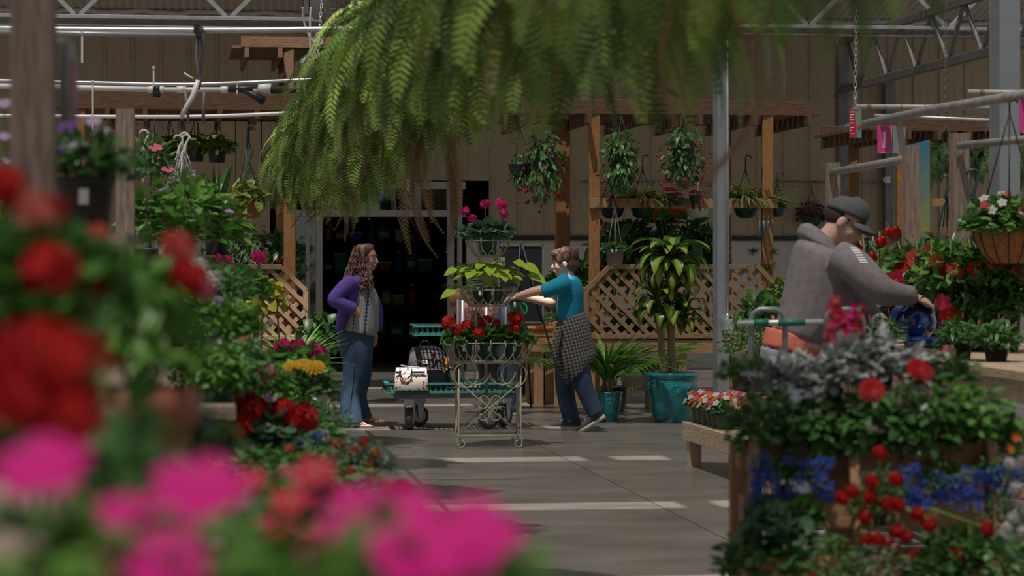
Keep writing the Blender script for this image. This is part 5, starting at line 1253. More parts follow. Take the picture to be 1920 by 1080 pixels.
b = MB(); b.tube(spline([w.q(665, 625, -0.195), w.q(668, 670, -0.19), w.q(664, 715, -0.182), w.q(659, 760, -0.186), w.q(661, 790, -0.192)], 4), 0.0035, 4); b.build('side_seam', mat('seam', (0.03, 0.06, 0.12), 0.8), je)
# patterned blouse
M_bl = bpy.data.materials.new('embroidered_blouse'); M_bl.use_nodes = True
_n = M_bl.node_tree.nodes; _l = M_bl.node_tree.links; _b = _n['Principled BSDF']; _b.inputs['Roughness'].default_value = 0.85
_tc = _n.new('ShaderNodeTexCoord'); _sx = _n.new('ShaderNodeSeparateXYZ'); _l.new(_tc.outputs['Object'], _sx.inputs[0])
def mth(op, a, c=None):
    m = _n.new('ShaderNodeMath'); m.operation = op
    for i, x in enumerate((a, c)):
        if x is None: continue
        if isinstance(x, (int, float)): m.inputs[i].default_value = x
        else: _l.new(x, m.inputs[i])
    return m.outputs[0]
xc = w.q(690, 580).x; slope = 0.09
xl = mth('SUBTRACT', mth('ADD', _sx.outputs['X'], mth('MULTIPLY', mth('SUBTRACT', 1.05, _sx.outputs['Z']), slope)), xc)
zf = mth('ABSOLUTE', mth('SUBTRACT', mth('FRACT', mth('MULTIPLY', _sx.outputs['Z'], 30.0)), 0.5))
dia = mth('LESS_THAN', mth('ADD', mth('MULTIPLY', mth('ABSOLUTE', xl), 36.0), zf), 0.62)
dia2 = mth('LESS_THAN', mth('ADD', mth('MULTIPLY', mth('ABSOLUTE', mth('ADD', xl, 0.105)), 70.0), zf), 0.6)
st = mth('LESS_THAN', mth('FRACT', mth('MULTIPLY', xl, 38.0)), 0.16)
mk_ = mth('MAXIMUM', dia, dia2)
_c1 = _n.new('ShaderNodeMix'); _c1.data_type = 'RGBA'; _c1.inputs['A'].default_value = (0.30, 0.29, 0.265, 1); _c1.inputs['B'].default_value = (0.16, 0.17, 0.18, 1); _l.new(st, _c1.inputs['Factor'])
_c2 = _n.new('ShaderNodeMix'); _c2.data_type = 'RGBA'; _l.new(_c1.outputs['Result'], _c2.inputs['A']); _c2.inputs['B'].default_value = (0.012, 0.06, 0.12, 1); _l.new(mk_, _c2.inputs['Factor']); _l.new(_c2.outputs['Result'], _b.inputs['Base Color'])
b = MB(); w.shell(b, [((666, 519), (694, 523), 0.13), ((658, 534), (701, 538), 0.185), ((652, 555), (709, 556), 0.19), ((649, 580), (711, 578), 0.19), ((644, 600), (710, 600), 0.195), ((642, 612), (708, 616), 0.20), ((641, 617), (705, 630), 0.20)])
w.fin(b, 'blouse', M_bl, 0.008, 3)
M_purp = mat('purple_knit', (0.085, 0.045, 0.26), 0.9, (0.105, 0.06, 0.31), 40, bump=0.15)
b = MB(); w.shell(b, [((660, 515), (684, 516), 0.13), ((646, 524), (688, 524), 0.21), ((638, 545), (686, 545), 0.215), ((636, 562), (681, 562), 0.215), ((634, 580), (668, 580), 0.212), ((631, 600), (654, 602), 0.205), ((629, 618), (648, 624), 0.20)])
w.limb(b, [(664, 527, -0.19), (648, 540, -0.235), (632, 558, -0.265), (634, 564, -0.268), (648, 570, -0.255), (668, 578, -0.225)], [0.075, 0.068, 0.062, 0.06, 0.056, 0.05])
w.limb(b, [(670, 528, 0.19), (692, 555, 0.24), (704, 580, 0.25), (706, 600, 0.24), (705, 622, 0.22)], [0.07, 0.06, 0.052, 0.048, 0.042])
w.fin(b, 'cardigan', M_purp, 0.009, 3)
M_hair = mat('curly_brown_hair', (0.075, 0.034, 0.024), 0.45, (0.19, 0.095, 0.070), 45, (1, 1, 0.5))
b = MB(); w.shell(b, [((672, 458), (694, 456), 0.06), ((664, 463), (702, 463), 0.085), ((658, 475), (697, 474), 0.10), ((654, 490), (689, 488), 0.11), ((648, 505), (688, 503), 0.125), ((643, 520), (690, 518), 0.14), ((640, 532), (684, 532), 0.13), ((642, 542), (668, 545), 0.09)])
hm = w.fin(b, 'hair', M_hair, 0.01, 3)
b = MB(); g = random.Random(8)
for k in range(190):
    f = g.random(); front = k % 4 == 0
    sx = g.uniform(656, 690) if not front else g.uniform(684, 696); sy = g.uniform(460, 500) if not front else g.uniform(490, 505)
    sx = max(sx, 668-(sy-460)*0.35)
    dy = -g.uniform(0.085, 0.125) if k % 3 else g.uniform(-0.09, 0.1)
    ex = sx-g.uniform(2, 16) if not front else sx+g.uniform(-10, 8); ey = min(550, sy+g.uniform(28, 60)) if not front else g.uniform(525, 550); dye = dy*1.3 if not front else -0.21
    n = 15; ph = g.uniform(0, 6); pts = []
    for i in range(n):
        t = i/(n-1); am = 0.010*(0.3+t); c = w.q(sx+(ex-sx)*t, sy+(ey-sy)*t, dy+(dye-dy)*t); pts.append(c+Vector((am*math.cos(ph+t*16), am*math.sin(ph+t*16), 0)))
    b.tube(pts, [0.0065]*(n-2)+[0.005, 0.002], 4)
b.build('hair_curls', M_hair, hm, kind='stuff')
b = MB(); b.ball(w.q(690, 462, -0.05), (0.028, 0.012, 0.018)); b.ball(w.q(695, 461, 0.03), (0.026, 0.03, 0.017)); b.tube([w.q(684, 466, -0.085), w.q(690, 462, -0.06), w.q(697, 461, 0.0)], 0.004, 5); b.build('sunglasses', M_black, w.t)
for x, y, dy in ((664, 800, -0.10), (686, 794, 0.10)):
    b = MB(); a = w.q(x-18, y, dy); c = w.q(x+39, y, dy-0.02); b.loft([[a+(c-a)*t+Vector((0, wd*math.cos(q), 0.0+hh)) for q, hh in ((0, 0), (math.pi, 0), (math.pi, 0.016), (0, 0.016))] for t, wd in ((0, 0.025), (0.12, 0.036), (0.4, 0.034), (0.72, 0.048), (0.92, 0.04), (1, 0.02))])
    fl = b.build('flip_flop', mat('tan_sandal', (0.16, 0.10, 0.075), 0.6), w.t, False)
    b = MB(); b.tube(spline([w.q(x+28, y-2, dy-0.03), w.q(x+18, y-9, dy-0.045), w.q(x+4, y-4, dy-0.042)], 4), 0.006, 5); b.tube(spline([w.q(x+28, y-2, dy-0.01), w.q(x+18, y-9, dy+0.02), w.q(x+4, y-4, dy+0.03)], 4), 0.006, 5); b.build('strap', mat('pale_strap', (0.5, 0.48, 0.45), 0.5), fl)
b = MB(); b.tube([w.q(689, 622, -0.19), w.q(689, 632, -0.195)], 0.006, 6); b.box(w.q(689, 638, -0.195), (0.018, 0.012, 0.045)); b.build('key_fob', M_black, w.t, False)

# ---- boy in the turquoise shirt pushing the cart
y = Person('boy in turquoise shirt with checked flannel tied round waist, pushing the cart', 1070, 20.95)
y.body.limb([y.q(1068, 527), y.q(1065, 514), y.q(1061, 502)], [0.055, 0.05, 0.052], 14)
y.head(y.q(1058, 493), (-1, 0.12, -0.10), (-0.12, 0, 1), 1.0)
y.shell(y.body, [((1052, 524), (1084, 522), 0.13), ((1050, 545), (1088, 548), 0.15), ((1050, 590), (1088, 585), 0.14), ((1048, 630), (1094, 622), 0.15), ((1050, 655), (1090, 655), 0.15)])
y.limb(y.body, [(1058, 533, -0.165), (1030, 541, -0.20), (1002, 546, -0.20), (968, 556, -0.16)], [0.05, 0.045, 0.041, 0.028]); y.limb(y.body, [(1058, 538, 0.165), (1044, 560, 0.20), (1034, 568, 0.2), (1000, 561, 0.20), (972, 557, 0.17)], [0.045, 0.043, 0.042, 0.036, 0.028])
hand(y.body, y.q(969, 556, -0.16), (-1, 0.1, -0.25), (-0.25, -0.3, 0.95), -1, 0.75, 0.95); hand(y.body, y.q(972, 557, 0.17), (-1, 0.0, -0.25), (-0.25, 0.3, 0.95), 1, 0.75, 0.95)
y.limb(y.body, [(1064, 645, 0.08), (1060, 715, 0.085), (1069, 788, 0.085)], [0.08, 0.055, 0.042]); y.limb(y.body, [(1078, 648, -0.08), (1093, 720, -0.085), (1112, 768, -0.085)], [0.08, 0.055, 0.042])
y.body.limb([y.q(1074, 797, 0.085), y.q(1050, 800, 0.085), y.q(1036, 803, 0.085)], [0.03, 0.03, 0.025], 10); y.body.limb([y.q(1118, 778, -0.085), y.q(1105, 793, -0.085), y.q(1094, 803, -0.085)], [0.03, 0.03, 0.025], 10)
y.fin(y.body, 'body', M_skin, 0.0065, 4); y.face((0.10, 0.05, 0.03))
b = MB(); y.shell(b, [((1056, 519), (1079, 516), 0.085), ((1048, 524), (1089, 526), 0.16), ((1046, 545), (1094, 545), 0.18), ((1044, 568), (1094, 566), 0.175), ((1044, 590), (1093, 584), 0.17), ((1048, 608), (1090, 592), 0.165)])
y.limb(b, [(1062, 530, -0.15), (1042, 537, -0.20), (1026, 543, -0.21), (1016, 546, -0.21)], [0.085, 0.072, 0.064, 0.062]); y.limb(b, [(1060, 535, 0.15), (1046, 552, 0.20), (1040, 560, 0.2)], [0.075, 0.064, 0.058])
y.fin(b, 'shirt', mat('turquoise_cotton', (0.003, 0.19, 0.31), 0.9, (0.006, 0.23, 0.36), 9, bump=0.15), 0.008, 3)
b = MB(); y.shell(b, [((1046, 606), (1094, 590), 0.165), ((1046, 640), (1096, 640), 0.165), ((1048, 665), (1096, 665), 0.16)])
y.limb(b, [(1064, 650, 0.08), (1060, 690, 0.083), (1059, 720, 0.085), (1064, 755, 0.085), (1071, 784, 0.085), (1072, 793, 0.085)], [(0.095, 0.09), (0.088, 0.085), (0.082, 0.08), (0.078, 0.075), (0.076, 0.072), (0.082, 0.078)])
y.limb(b, [(1080, 650, -0.08), (1087, 690, -0.083), (1094, 722, -0.085), (1104, 748, -0.085), (1113, 768, -0.085), (1116, 775, -0.085)], [(0.095, 0.09), (0.088, 0.085), (0.082, 0.08), (0.076, 0.075), (0.072, 0.072), (0.07, 0.074)])
y.fin(b, 'jeans', denim('dark_denim', (0.012, 0.032, 0.075), (0.03, 0.065, 0.125)), 0.009, 4)
M_ch = bpy.data.materials.new('grey_check_flannel'); M_ch.use_nodes = True
_n = M_ch.node_tree.nodes; _l = M_ch.node_tree.links; _b = _n['Principled BSDF']; _b.inputs['Roughness'].default_value = 0.9
_tc = _n.new('ShaderNodeTexCoord'); _mp = _n.new('ShaderNodeMapping'); _mp.inputs['Rotation'].default_value = (0, 0.25, 0); _l.new(_tc.outputs['Object'], _mp.inputs[0]); _sx = _n.new('ShaderNodeSeparateXYZ'); _l.new(_mp.outputs[0], _sx.inputs[0])
ax_ = mth('GREATER_THAN', mth('FRACT', mth('MULTIPLY', mth('ADD', _sx.outputs['X'], mth('MULTIPLY', _sx.outputs['Y'], 0.6)), 34.0)), 0.5); az_ = mth('GREATER_THAN', mth('FRACT', mth('MULTIPLY', _sx.outputs['Z'], 34.0)), 0.5)
sm_ = mth('MULTIPLY', mth('ADD', ax_, az_), 0.5)
_rp = _n.new('ShaderNodeValToRGB'); _rp.color_ramp.elements[0].color = (0.012, 0.012, 0.014, 1); _rp.color_ramp.elements[1].color = (0.17, 0.165, 0.165, 1); _l.new(sm_, _rp.inputs[0]); _l.new(_rp.outputs[0], _b.inputs['Base Color'])
b = MB(); y.shell(b, [((1043, 604), (1096, 583), 0.18), ((1040, 622), (1104, 605), 0.195), ((1038, 645), (1110, 630), 0.20), ((1036, 668), (1115, 652), 0.20), ((1046, 696), (1117, 666), 0.20), ((1062, 722), (1110, 676), 0.19)])
fn = y.fin(b, 'flannel_shirt', M_ch, 0.009, 2)
b = MB(); y.limb(b, [(1048, 612, -0.19), (1043, 640, -0.20), (1040, 672, -0.19)], [(0.03, 0.02), (0.035, 0.025), (0.03, 0.02)]); y.fin(b, 'tied_sleeve', M_ch, 0.008, 2)
M_shoe = mat('navy_grey_mesh', (0.045, 0.048, 0.062), 0.8, (0.075, 0.078, 0.09), 60); M_sole = mat('shoe_sole', (0.42, 0.38, 0.36), 0.7)
def shoe(o, toe, heel, ankle, dy, up):
    toe, heel, ankle = o.q(*toe, dy), o.q(*heel, dy), o.q(*ankle, dy); up = Vector(up).normalized(); d = heel-toe; b = MB(); rings = []
    for t, h, wd in ((0.0, 0.02, 0.022), (0.08, 0.04, 0.038), (0.25, 0.055, 0.047), (0.45, 0.075, 0.045), (0.62, 0.105, 0.042), (0.85, 0.11, 0.042), (1.0, 0.085, 0.032)):
        c = toe+d*t; rings.append([c+Vector((0, wd*math.cos(q), 0))*1.0+up*(h*(0.5+0.5*math.sin(q)))+up*0.018 for q in [2*math.pi*k/14 for k in range(14)]])
    b.loft(rings); s_ = b.build('shoe', M_shoe, o.t)
    b = MB(); rings = []
    for t, wd in ((-0.03, 0.02), (0.06, 0.042), (0.3, 0.052), (0.6, 0.045), (0.9, 0.044), (1.04, 0.03)):
        c = toe+d*t; rings.append([c+Vector((0, sgn*wd, 0))+up*hh for sgn, hh in ((-1, 0), (1, 0), (1, 0.034), (-1, 0.034))])
    b.loft(rings); b.build('sole', M_sole, s_)
    for k in range(4):
        c = toe+d*(0.36+0.07*k)+up*(0.085+0.012*k); b = MB(); b.tube([c+Vector((0, -0.03, -0.012)), c+up*0.008, c+Vector((0, 0.03, -0.012))], 0.004, 5); b.build('lace', mat('lace_grey', (0.3, 0.3, 0.32), 0.8), s_)
shoe(y, (1029, 808), (1090, 808), (1072, 790), 0.085, (0, 0, 1)); shoe(y, (1089, 811), (1134, 783), (1116, 770), -0.085, (-0.50, 0, 0.86))
M_bh = mat('short_brown_hair', (0.065, 0.034, 0.022), 0.5, (0.14, 0.08, 0.055), 60, (1, 1, 0.4))
b = MB(); b.ball(y.h(-0.024, 0, 0.050), (0.112, 0.090, 0.090), 20, 14, y.HM); b.ball(y.h(-0.060, 0, 0.0), (0.068, 0.078, 0.085), 16, 12, y.HM); b.ball(y.h(0.055, 0, 0.085), (0.055, 0.07, 0.042), 14, 10, y.HM)
for sg in (-1, 1): b.ball(y.h(0.02, sg*0.062, 0.035), (0.04, 0.02, 0.045), 12, 8, y.HM)
hm = y.fin(b, 'hair', M_bh, 0.008, 3)
b = MB(); g = random.Random(5)
for k in range(170):
    a = g.uniform(-2.9, 2.9); r0 = g.uniform(0.0, 0.07); s0 = y.h(-0.03+r0*math.cos(a), r0*math.sin(a), 0.140-r0*0.25)
    L = g.uniform(0.07, 0.13); pts = [s0]
    for i in range(1, 6):
        t = i/5; rr = min(0.108, r0+0.108*min(1, t*1.25)); zz_ = 0.140-0.25*r0-0.115*t**1.6*(L/0.12)
        pts.append(y.h(-0.028+rr*math.cos(a)*1.0, rr*math.sin(a)*0.80, zz_)+Vector((g.uniform(-.003, .003),)*3))
    b.tube(pts, [0.005, 0.006, 0.006, 0.005, 0.004, 0.002], 4)
b.build('hair_strands', M_bh, hm, kind='stuff')

# ---- man in the grey hoodie lifting the blue pot
m = Person('man in grey hoodie and cap lifting a blue glazed pot at right', 1500, 13.0)
m.body.limb([m.q(1535, 468), m.q(1552, 448), m.q(1570, 428)], [0.075, 0.062, 0.062], 16)
m.head(m.q(1583, 418), (0.86, -0.16, -0.50), (0.5, 0, 0.86), 1.06)
m.shell(m.body, [((1500, 470), (1580, 490), 0.17), ((1480, 520), (1585, 530), 0.19), ((1475, 600), (1550, 610), 0.16), ((1440, 650), (1520, 665), 0.16), ((1440, 690), (1515, 690), 0.16)])
m.limb(m.body, [(1575, 488, -0.2), (1632, 545, -0.27), (1704, 554, -0.17)], [0.06, 0.048, 0.032]); m.limb(m.body, [(1580, 500, 0.2), (1620, 580, 0.2), (1663, 618, 0.08)], [0.055, 0.045, 0.032])
hand(m.body, m.q(1703, 554, -0.17), (0.88, 0.25, -0.38), (0.35, -0.35, 0.85), 1, 0.55, 1.05); hand(m.body, m.q(1663, 618, 0.08), (0.9, -0.2, -0.3), (0.3, 0.3, -0.9), -1, 0.5, 1.05)
m.limb(m.body, [(1470, 690, -0.1), (1492, 840, -0.1), (1478, 985, -0.1)], [0.1, 0.065, 0.045]); m.limb(m.body, [(1475, 690, 0.1), (1500, 840, 0.1), (1488, 985, 0.1)], [0.1, 0.065, 0.045])
for dy, x in ((-0.1, 1478), (0.1, 1488)): m.body.limb([m.q(x-10, 992, dy), m.q(x+30, 994, dy), m.q(x+55, 996, dy)], [0.035, 0.035, 0.025], 10)
m.fin(m.body, 'body', M_skin, 0.0075, 3); m.face((0.03, 0.02, 0.015))
M_hood = mat('grey_fleece', (0.185, 0.165, 0.18), 0.95, (0.23, 0.205, 0.222), 26, bump=0.12)
b = MB(); m.shell(b, [((1506, 440), (1575, 476), 0.13), ((1490, 458), (1600, 490), 0.215), ((1480, 490), (1612, 520), 0.235), ((1468, 545), (1598, 565), 0.225), ((1459, 590), (1572, 608), 0.215), ((1454, 612), (1548, 640), 0.205), ((1456, 620), (1540, 648), 0.19)])
m.limb(b, [(1562, 484, -0.19), (1590, 500, -0.25), (1618, 528, -0.285), (1642, 545, -0.28), (1672, 551, -0.23), (1698, 553, -0.18), (1704, 553, -0.17)], [0.10, 0.095, 0.088, 0.078, 0.062, 0.052, 0.047]); m.limb(b, [(1580, 500, 0.2), (1612, 560, 0.22), (1635, 590, 0.17), (1660, 612, 0.09)], [0.095, 0.085, 0.07, 0.05])
ho = m.fin(b, 'hoodie', M_hood, 0.010, 3)
b = MB(); b.loft([m.ring((1500, 452), (1578, 486), 0.16), m.ring((1494, 436), (1572, 474), 0.165), m.ring((1500, 420), (1566, 462), 0.14), m.ring((1516, 417), (1558, 450), 0.10)]); m.fin(b, 'hood', M_hood, 0.009, 4)
from mathutils.bvhtree import BVHTree
bvh = BVHTree.FromPolygons([v_.co for v_ in ho.data.vertices], [list(p_.vertices) for p_ in ho.data.polygons])
def on_hoodie(px, py):
    q = m.q(px, py, -1.0); h_ = bvh.ray_cast(q, Vector((0, 1, 0))); return (h_[0] if h_[0] else m.q(px, py, -0.3))+Vector((0, -0.004, 0))
fb = MB()
for k in range(7):
    t0, t1 = k/7, (k+0.55)/7; rows = []
    for t_ in (t0, t1): rows.append([on_hoodie(1580+17*t_+(14*u_), 464+31*t_) for u_ in (0.0, 0.33, 0.66, 1.0)])
    if k < 4: rows = [r_[0:3] if False else r_ for r_ in rows]
    fb.add(rows[0]+rows[1], [(i_, i_+1, i_+5, i_+4) for i_ in range(3)])
fb.build('flag_print', M_label, m.t, False)
b = MB(); m.shell(b, [((1436, 612), (1545, 640), 0.19), ((1431, 632), (1538, 655), 0.195), ((1428, 645), (1532, 668), 0.195)]); m.fin(b, 'undershirt', mat('coral_cotton', (0.66, 0.17, 0.115), 0.9), 0.009, 3)
b = MB(); m.shell(b, [((1426, 648), (1525, 670), 0.185), ((1424, 690), (1520, 700), 0.19), ((1430, 720), (1520, 725), 0.18)])
m.limb(b, [(1472, 710, -0.1), (1494, 840, -0.1), (1480, 980, -0.1)], [0.125, 0.095, 0.09]); m.limb(b, [(1476, 710, 0.1), (1502, 840, 0.1), (1490, 980, 0.1)], [0.125, 0.095, 0.09]); m.fin(b, 'jeans', denim('pale_denim', (0.20, 0.23, 0.29), (0.29, 0.32, 0.37)), 0.012, 3)
for dy, x in ((-0.1, 1478), (0.1, 1488)): shoe(m, (x+62, 1001), (x-22, 1001), (x, 980), dy, (0, 0, 1))
# hair under the cap, cap with brim, glasses
b = MB(); b.ball(m.h(-0.030, 0, 0.020), (0.088*1.06, 0.079*1.06, 0.075*1.06), 18, 12, m.HM)
for sg in (-1, 1): b.ball(m.h(0.016, sg*0.066, 0.016), (0.010, 0.010, 0.026), 10, 8, m.HM)
m.fin(b, 'hair', mat('short_dark_hair', (0.035, 0.022, 0.018), 0.8), 0.008, 2)
M_cap = mat('grey_cap_cotton', (0.075, 0.078, 0.088), 0.85, (0.095, 0.098, 0.108), 50)
b = MB(); rings = []
for t in [i/8 for i in range(9)]:
    a = t*math.pi/2; rr = math.cos(a)**0.75 if t < 1 else 0.02; rings.append([m.h(-0.012+0.112*rr*math.cos(q), 0.091*rr*math.sin(q), 0.040+0.100*math.sin(a)+0.012*math.cos(q)) for q in [2*math.pi*k/24 for k in range(24)]])
b.loft(rings); cp_ = b.build('cap', M_cap, m.t)
b = MB(); top_, bot = [], []
for i in range(9):
    v_ = -1+2*i/8
    for r0 in (0, 1): 
        x = (0.088 if r0 == 0 else 0.100+0.075*math.sqrt(max(0, 1-(v_*0.98)**2)))-(0.055*v_*v_ if r0 == 0 else 0.05*v_*v_); zb = 0.040-0.020*r0-0.025*v_*v_
        top_.append(m.h(x, 0.082*v_, zb+0.008)); bot.append(m.h(x, 0.082*v_, zb))
n = len(top_); b.add(top_+bot, [(2*i, 2*i+1, 2*i+3, 2*i+2) for i in range(8)]+[(n+2*i, n+2*i+2, n+2*i+3, n+2*i+1) for i in range(8)]+[(2*i+1, n+2*i+1, n+2*i+3, 2*i+3) for i in range(8)]+[(2*i, 2*i+2, n+2*i+2, n+2*i) for i in range(8)]); b.build('brim', M_cap, cp_)
b = MB(); b.ball(m.h(-0.012, 0, 0.141), 0.009, 8, 6); b.build('cap_button', M_cap, cp_)
b = MB()
for sg in (-1, 1):
    c = m.h(0.094, sg*0.033, 0.004); b.tube([c+m.HM @ Vector((0, 0.024*math.cos(q), 0.018*math.sin(q))) for q in [2*math.pi*k/14 for k in range(14)]], 0.0013, 5, closed=True); b.tube([m.h(0.090, sg*0.057, 0.008), m.h(-0.005, sg*0.082, 0.006)], 0.0014, 5)
b.tube([m.h(0.096, -0.010, 0.008), m.h(0.096, 0.010, 0.008)], 0.0025, 5); b.build('glasses', M_galvd, m.t)
# blue glazed pot in his hands and a saucer below
M_cob = mat('cobalt_glaze', (0.006, 0.018, 0.12), 0.10, (0.02, 0.06, 0.24), 5, coat=0.6)
jp = P(1711, 638, 12.95); jar = thing('blue_pot', 'round cobalt blue glazed pot in the hands of the man', 'pot', jp)
b = MB(); b.lathe([(0.06, 0), (0.075, 0.005), (0.115, 0.05), (0.128, 0.10), (0.115, 0.155), (0.085, 0.185), (0.075, 0.195), (0.085, 0.21), (0.08, 0.215), (0.068, 0.2), (0.07, 0.18), (0, 0.17)], 36); b.build('pot_body', M_cob, jar)
b = MB(); b.lathe([(0.04, 0.17), (0.055, 0.174), (0, 0.178)], 20); b.build('soil', M_soil, jar)
# ---- fourth person bending behind the cart
f = Person('person in dark floral top and jeans bending down behind the cart', 920, 23.1)
f.limb(f.body, [(942, 600), (905, 588), (882, 580), (868, 570)], [(0.11, 0.14), (0.12, 0.17), (0.09, 0.15), 0.055])
f.head(f.q(860, 568), (-0.75, -0.25, -0.65), (-0.6, 0, 0.75), 0.95)
f.limb(f.body, [(944, 605, -0.09), (952, 690, -0.09), (948, 772, -0.09)], [0.1, 0.06, 0.045]); f.limb(f.body, [(950, 605, 0.09), (958, 690, 0.09), (955, 772, 0.09)], [0.1, 0.06, 0.045])
f.limb(f.body, [(884, 580, -0.17), (872, 620, -0.2), (862, 655, -0.15)], [0.045, 0.036, 0.026]); f.limb(f.body, [(884, 580, 0.17), (874, 620, 0.2), (866, 655, 0.15)], [0.045, 0.036, 0.026])
hand(f.body, f.q(862, 655, -0.15), (-0.2, 0, -1), (-0.9, 0, 0.2), -1, 0.4); hand(f.body, f.q(866, 655, 0.15), (-0.2, 0, -1), (-0.9, 0, 0.2), 1, 0.4)
f.fin(f.body, 'body', M_skin2, 0.008, 3); f.face()
b = MB(); f.limb(b, [(935, 597), (905, 588), (882, 580), (874, 575)], [(0.12, 0.16), (0.135, 0.185), (0.105, 0.17), (0.07, 0.1)]); f.limb(b, [(886, 580, -0.16), (877, 605, -0.195)], [0.065, 0.055]); f.limb(b, [(886, 580, 0.16), (877, 605, 0.195)], [0.065, 0.055]); f.fin(b, 'floral_top', mat('dark_floral', (0.16, 0.03, 0.03), 0.9, (0.30, 0.24, 0.22), 45, lo=0.5, hi=0.6), 0.009, 2)
b = MB(); f.limb(b, [(928, 592), (945, 602), (950, 630)], [(0.14, 0.18), (0.15, 0.185), (0.12, 0.18)]); f.limb(b, [(946, 610, -0.09), (953, 690, -0.09), (949, 775, -0.09)], [0.115, 0.08, 0.08]); f.limb(b, [(951, 610, 0.09), (959, 690, 0.09), (956, 775, 0.09)], [0.115, 0.08, 0.08]); f.fin(b, 'jeans', denim('mid_denim', (0.03, 0.07, 0.17), (0.06, 0.12, 0.24)), 0.011, 2)
b = MB(); b.ball(f.h(-0.03, 0, 0.03), (0.11, 0.1, 0.1), 16, 10, f.HM); b.ball(f.h(-0.08, 0, -0.03), (0.06, 0.085, 0.07), 12, 8, f.HM); f.fin(b, 'hair', mat('brown_hair', (0.16, 0.075, 0.035), 0.6, (0.24, 0.12, 0.06), 30), 0.009, 2)
for dy, x in ((-0.09, 948), (0.09, 955)): shoe(f, (x-24, 779), (x+22, 779), (x, 770), dy, (0, 0, 1))

# ---------------------------------------------------------------- left display: stepped timber staging
def XE(Y): return 0.5-0.131*Y
ld = thing('plant_staging', 'stepped timber plant staging along the left of the aisle', 'staging', (0, 0, 0))
T1, T2, T3 = 0.75, 1.15, 1.30
AX = Vector((-0.131, 1, 0)).normalized(); AN = Vector((-1, -0.131, 0)).normalized()
def SPT(Y, offx, z): return Vector((XE(Y)-offx, Y, z))
for z, offs, ya, yb in ((T1, (0.08, 0.24), 0.75, 18.5), (T2, (0.37, 0.52), 0.75, 3.2), (T3, (0.66, 0.81, 0.96), 0.75, 6.0), (1.05, (0.45, 0.62, 0.79), 7.0, 18.5)):
    for o_ in offs:
        seg = max(1, int((yb-ya)/4.4)); 
        for k in range(seg): beam('plank', SPT(ya+(yb-ya)*k/seg+0.01, o_, z-0.02), SPT(ya+(yb-ya)*(k+1)/seg-0.01, o_, z-0.02), 0.135, 0.038, M_woodg, ld)
for k in range(9):
    Y = 0.9+2.15*k
    for o_, z in ((0.10, T1), (0.52, T2 if Y < 3.2 else 1.05), (0.9, T3 if Y < 6 else 1.05)): beam('leg', SPT(Y, o_, 0), SPT(Y, o_, z-0.04), 0.085, 0.085, M_woodg, ld)
# nearest magenta petunias
def at_plant(name, label, cat, px, py, Y, zb, fol, r, pot, fls, group=None, fz=0.03, lab=False, fscale=None, fpy=None):
    """plant standing on a board at height zb, at the pixel column px; extra flowers given at pixels"""
    c = P(px, py, Y)
    if fpy is not None: fz = P(px, fpy, Y).z-zb-SOILZ[pot[0]]*pot[2]*pot[3]
    t = plant(name, label, cat, (c.x, Y, zb), fol, r, pot, [], group, fz=fz, lab=lab, fscale=fscale)
    if fz > 0.08: b = MB(); z_ = SOILZ[pot[0]]*pot[2]*pot[3]; b.tube([(0, 0, z_), (0.01, 0, z_+fz)], 0.01, 5); b.build('stem', M_stem, t)
    for i, (me, size, fx, fy, dY) in enumerate(fls):
        q = P(fx, fy, Y+dY)-Vector((c.x, Y, zb)); d = Vector((q.x*0.6, -0.35, 0.5)).normalized()
        qq = Vector((0, 0, 1)).rotation_difference(d) @ Quaternion((0, 0, 1), i*1.7)
        inst('flower', me, t, q, qq, size)
        z0 = pot[2]*pot[3]*0.8 if pot else 0.02
        b = MB(); e = q-d*0.02; mid = Vector((q.x*0.6, q.y*0.6, (z0+e.z)/2+0.03)); b.tube(bez((q.x*0.15, q.y*0.15, z0), mid, e, 5), 0.0025, 4); b.build('flower_stem', M_stem, t)
    return t
PT = fl_single('magenta', 5, 0.95, 0.25, False)
at_plant('potted_petunia', 'magenta petunia spilling at the very front left corner', 'petunia', 250, 1100, 1.30, T2, 'bright', 0.10, ('rim', M_tpot, 0.11, 0.9), [(PT, 0.064, 250, 1010, -0.03), (PT, 0.056, 372, 925, 0.02), (PT, 0.05, 80, 880, -0.04), (PT, 0.05, 300, 1060, -0.06), (PT, 0.045, 160, 1075, 0.03)])
at_plant('potted_petunia', 'magenta petunia at the front right end of the left staging', 'petunia', 760, 1100, 1.30, T2, 'bright', 0.09, ('rim', M_tpot, 0.11, 0.9), [(PT, 0.062, 720, 985, 0.0), (PT, 0.060, 870, 1010, -0.03), (PT, 0.055, 790, 1040, -0.05), (PT, 0.045, 640, 1030, 0.03)])
RM = fl_single('rose', 5, 0.95, 0.2); CR = fl_mum('red', 4, False)
at_plant('potted_petunia', 'rose pink petunia behind the magenta petunias', 'petunia', 570, 1060, 2.3, T2, 'impatiens', 0.07, ('rim', M_tpot, 0.10, 0.75), [(RM, 0.045, 590, 885, 0), (RM, 0.042, 545, 940, -0.03), (fl_single('hot', 5, 0.95, 0.2), 0.045, 620, 930, 0), (RM, 0.035, 470, 900, 0.05), (RM, 0.04, 520, 990, -0.05), (fl_single('coral', 5, 0.9), 0.03, 600, 1000, -0.08), (fl_single('orange'), 0.03, 700, 1065, -0.05)], fz=-0.02)
at_plant('potted_petunia', 'pink petunia low at the left bottom among dark foliage', 'petunia', 60, 1080, 2.0, T2, 'deep', 0.13, ('rim', M_tpot, 0.12, 0.9), [(fl_single('pink', 5, 0.95, 0.2), 0.04, 100, 900, 0), (fl_single('pink', 5, 0.95, 0.2), 0.035, 200, 880, 0.05)])
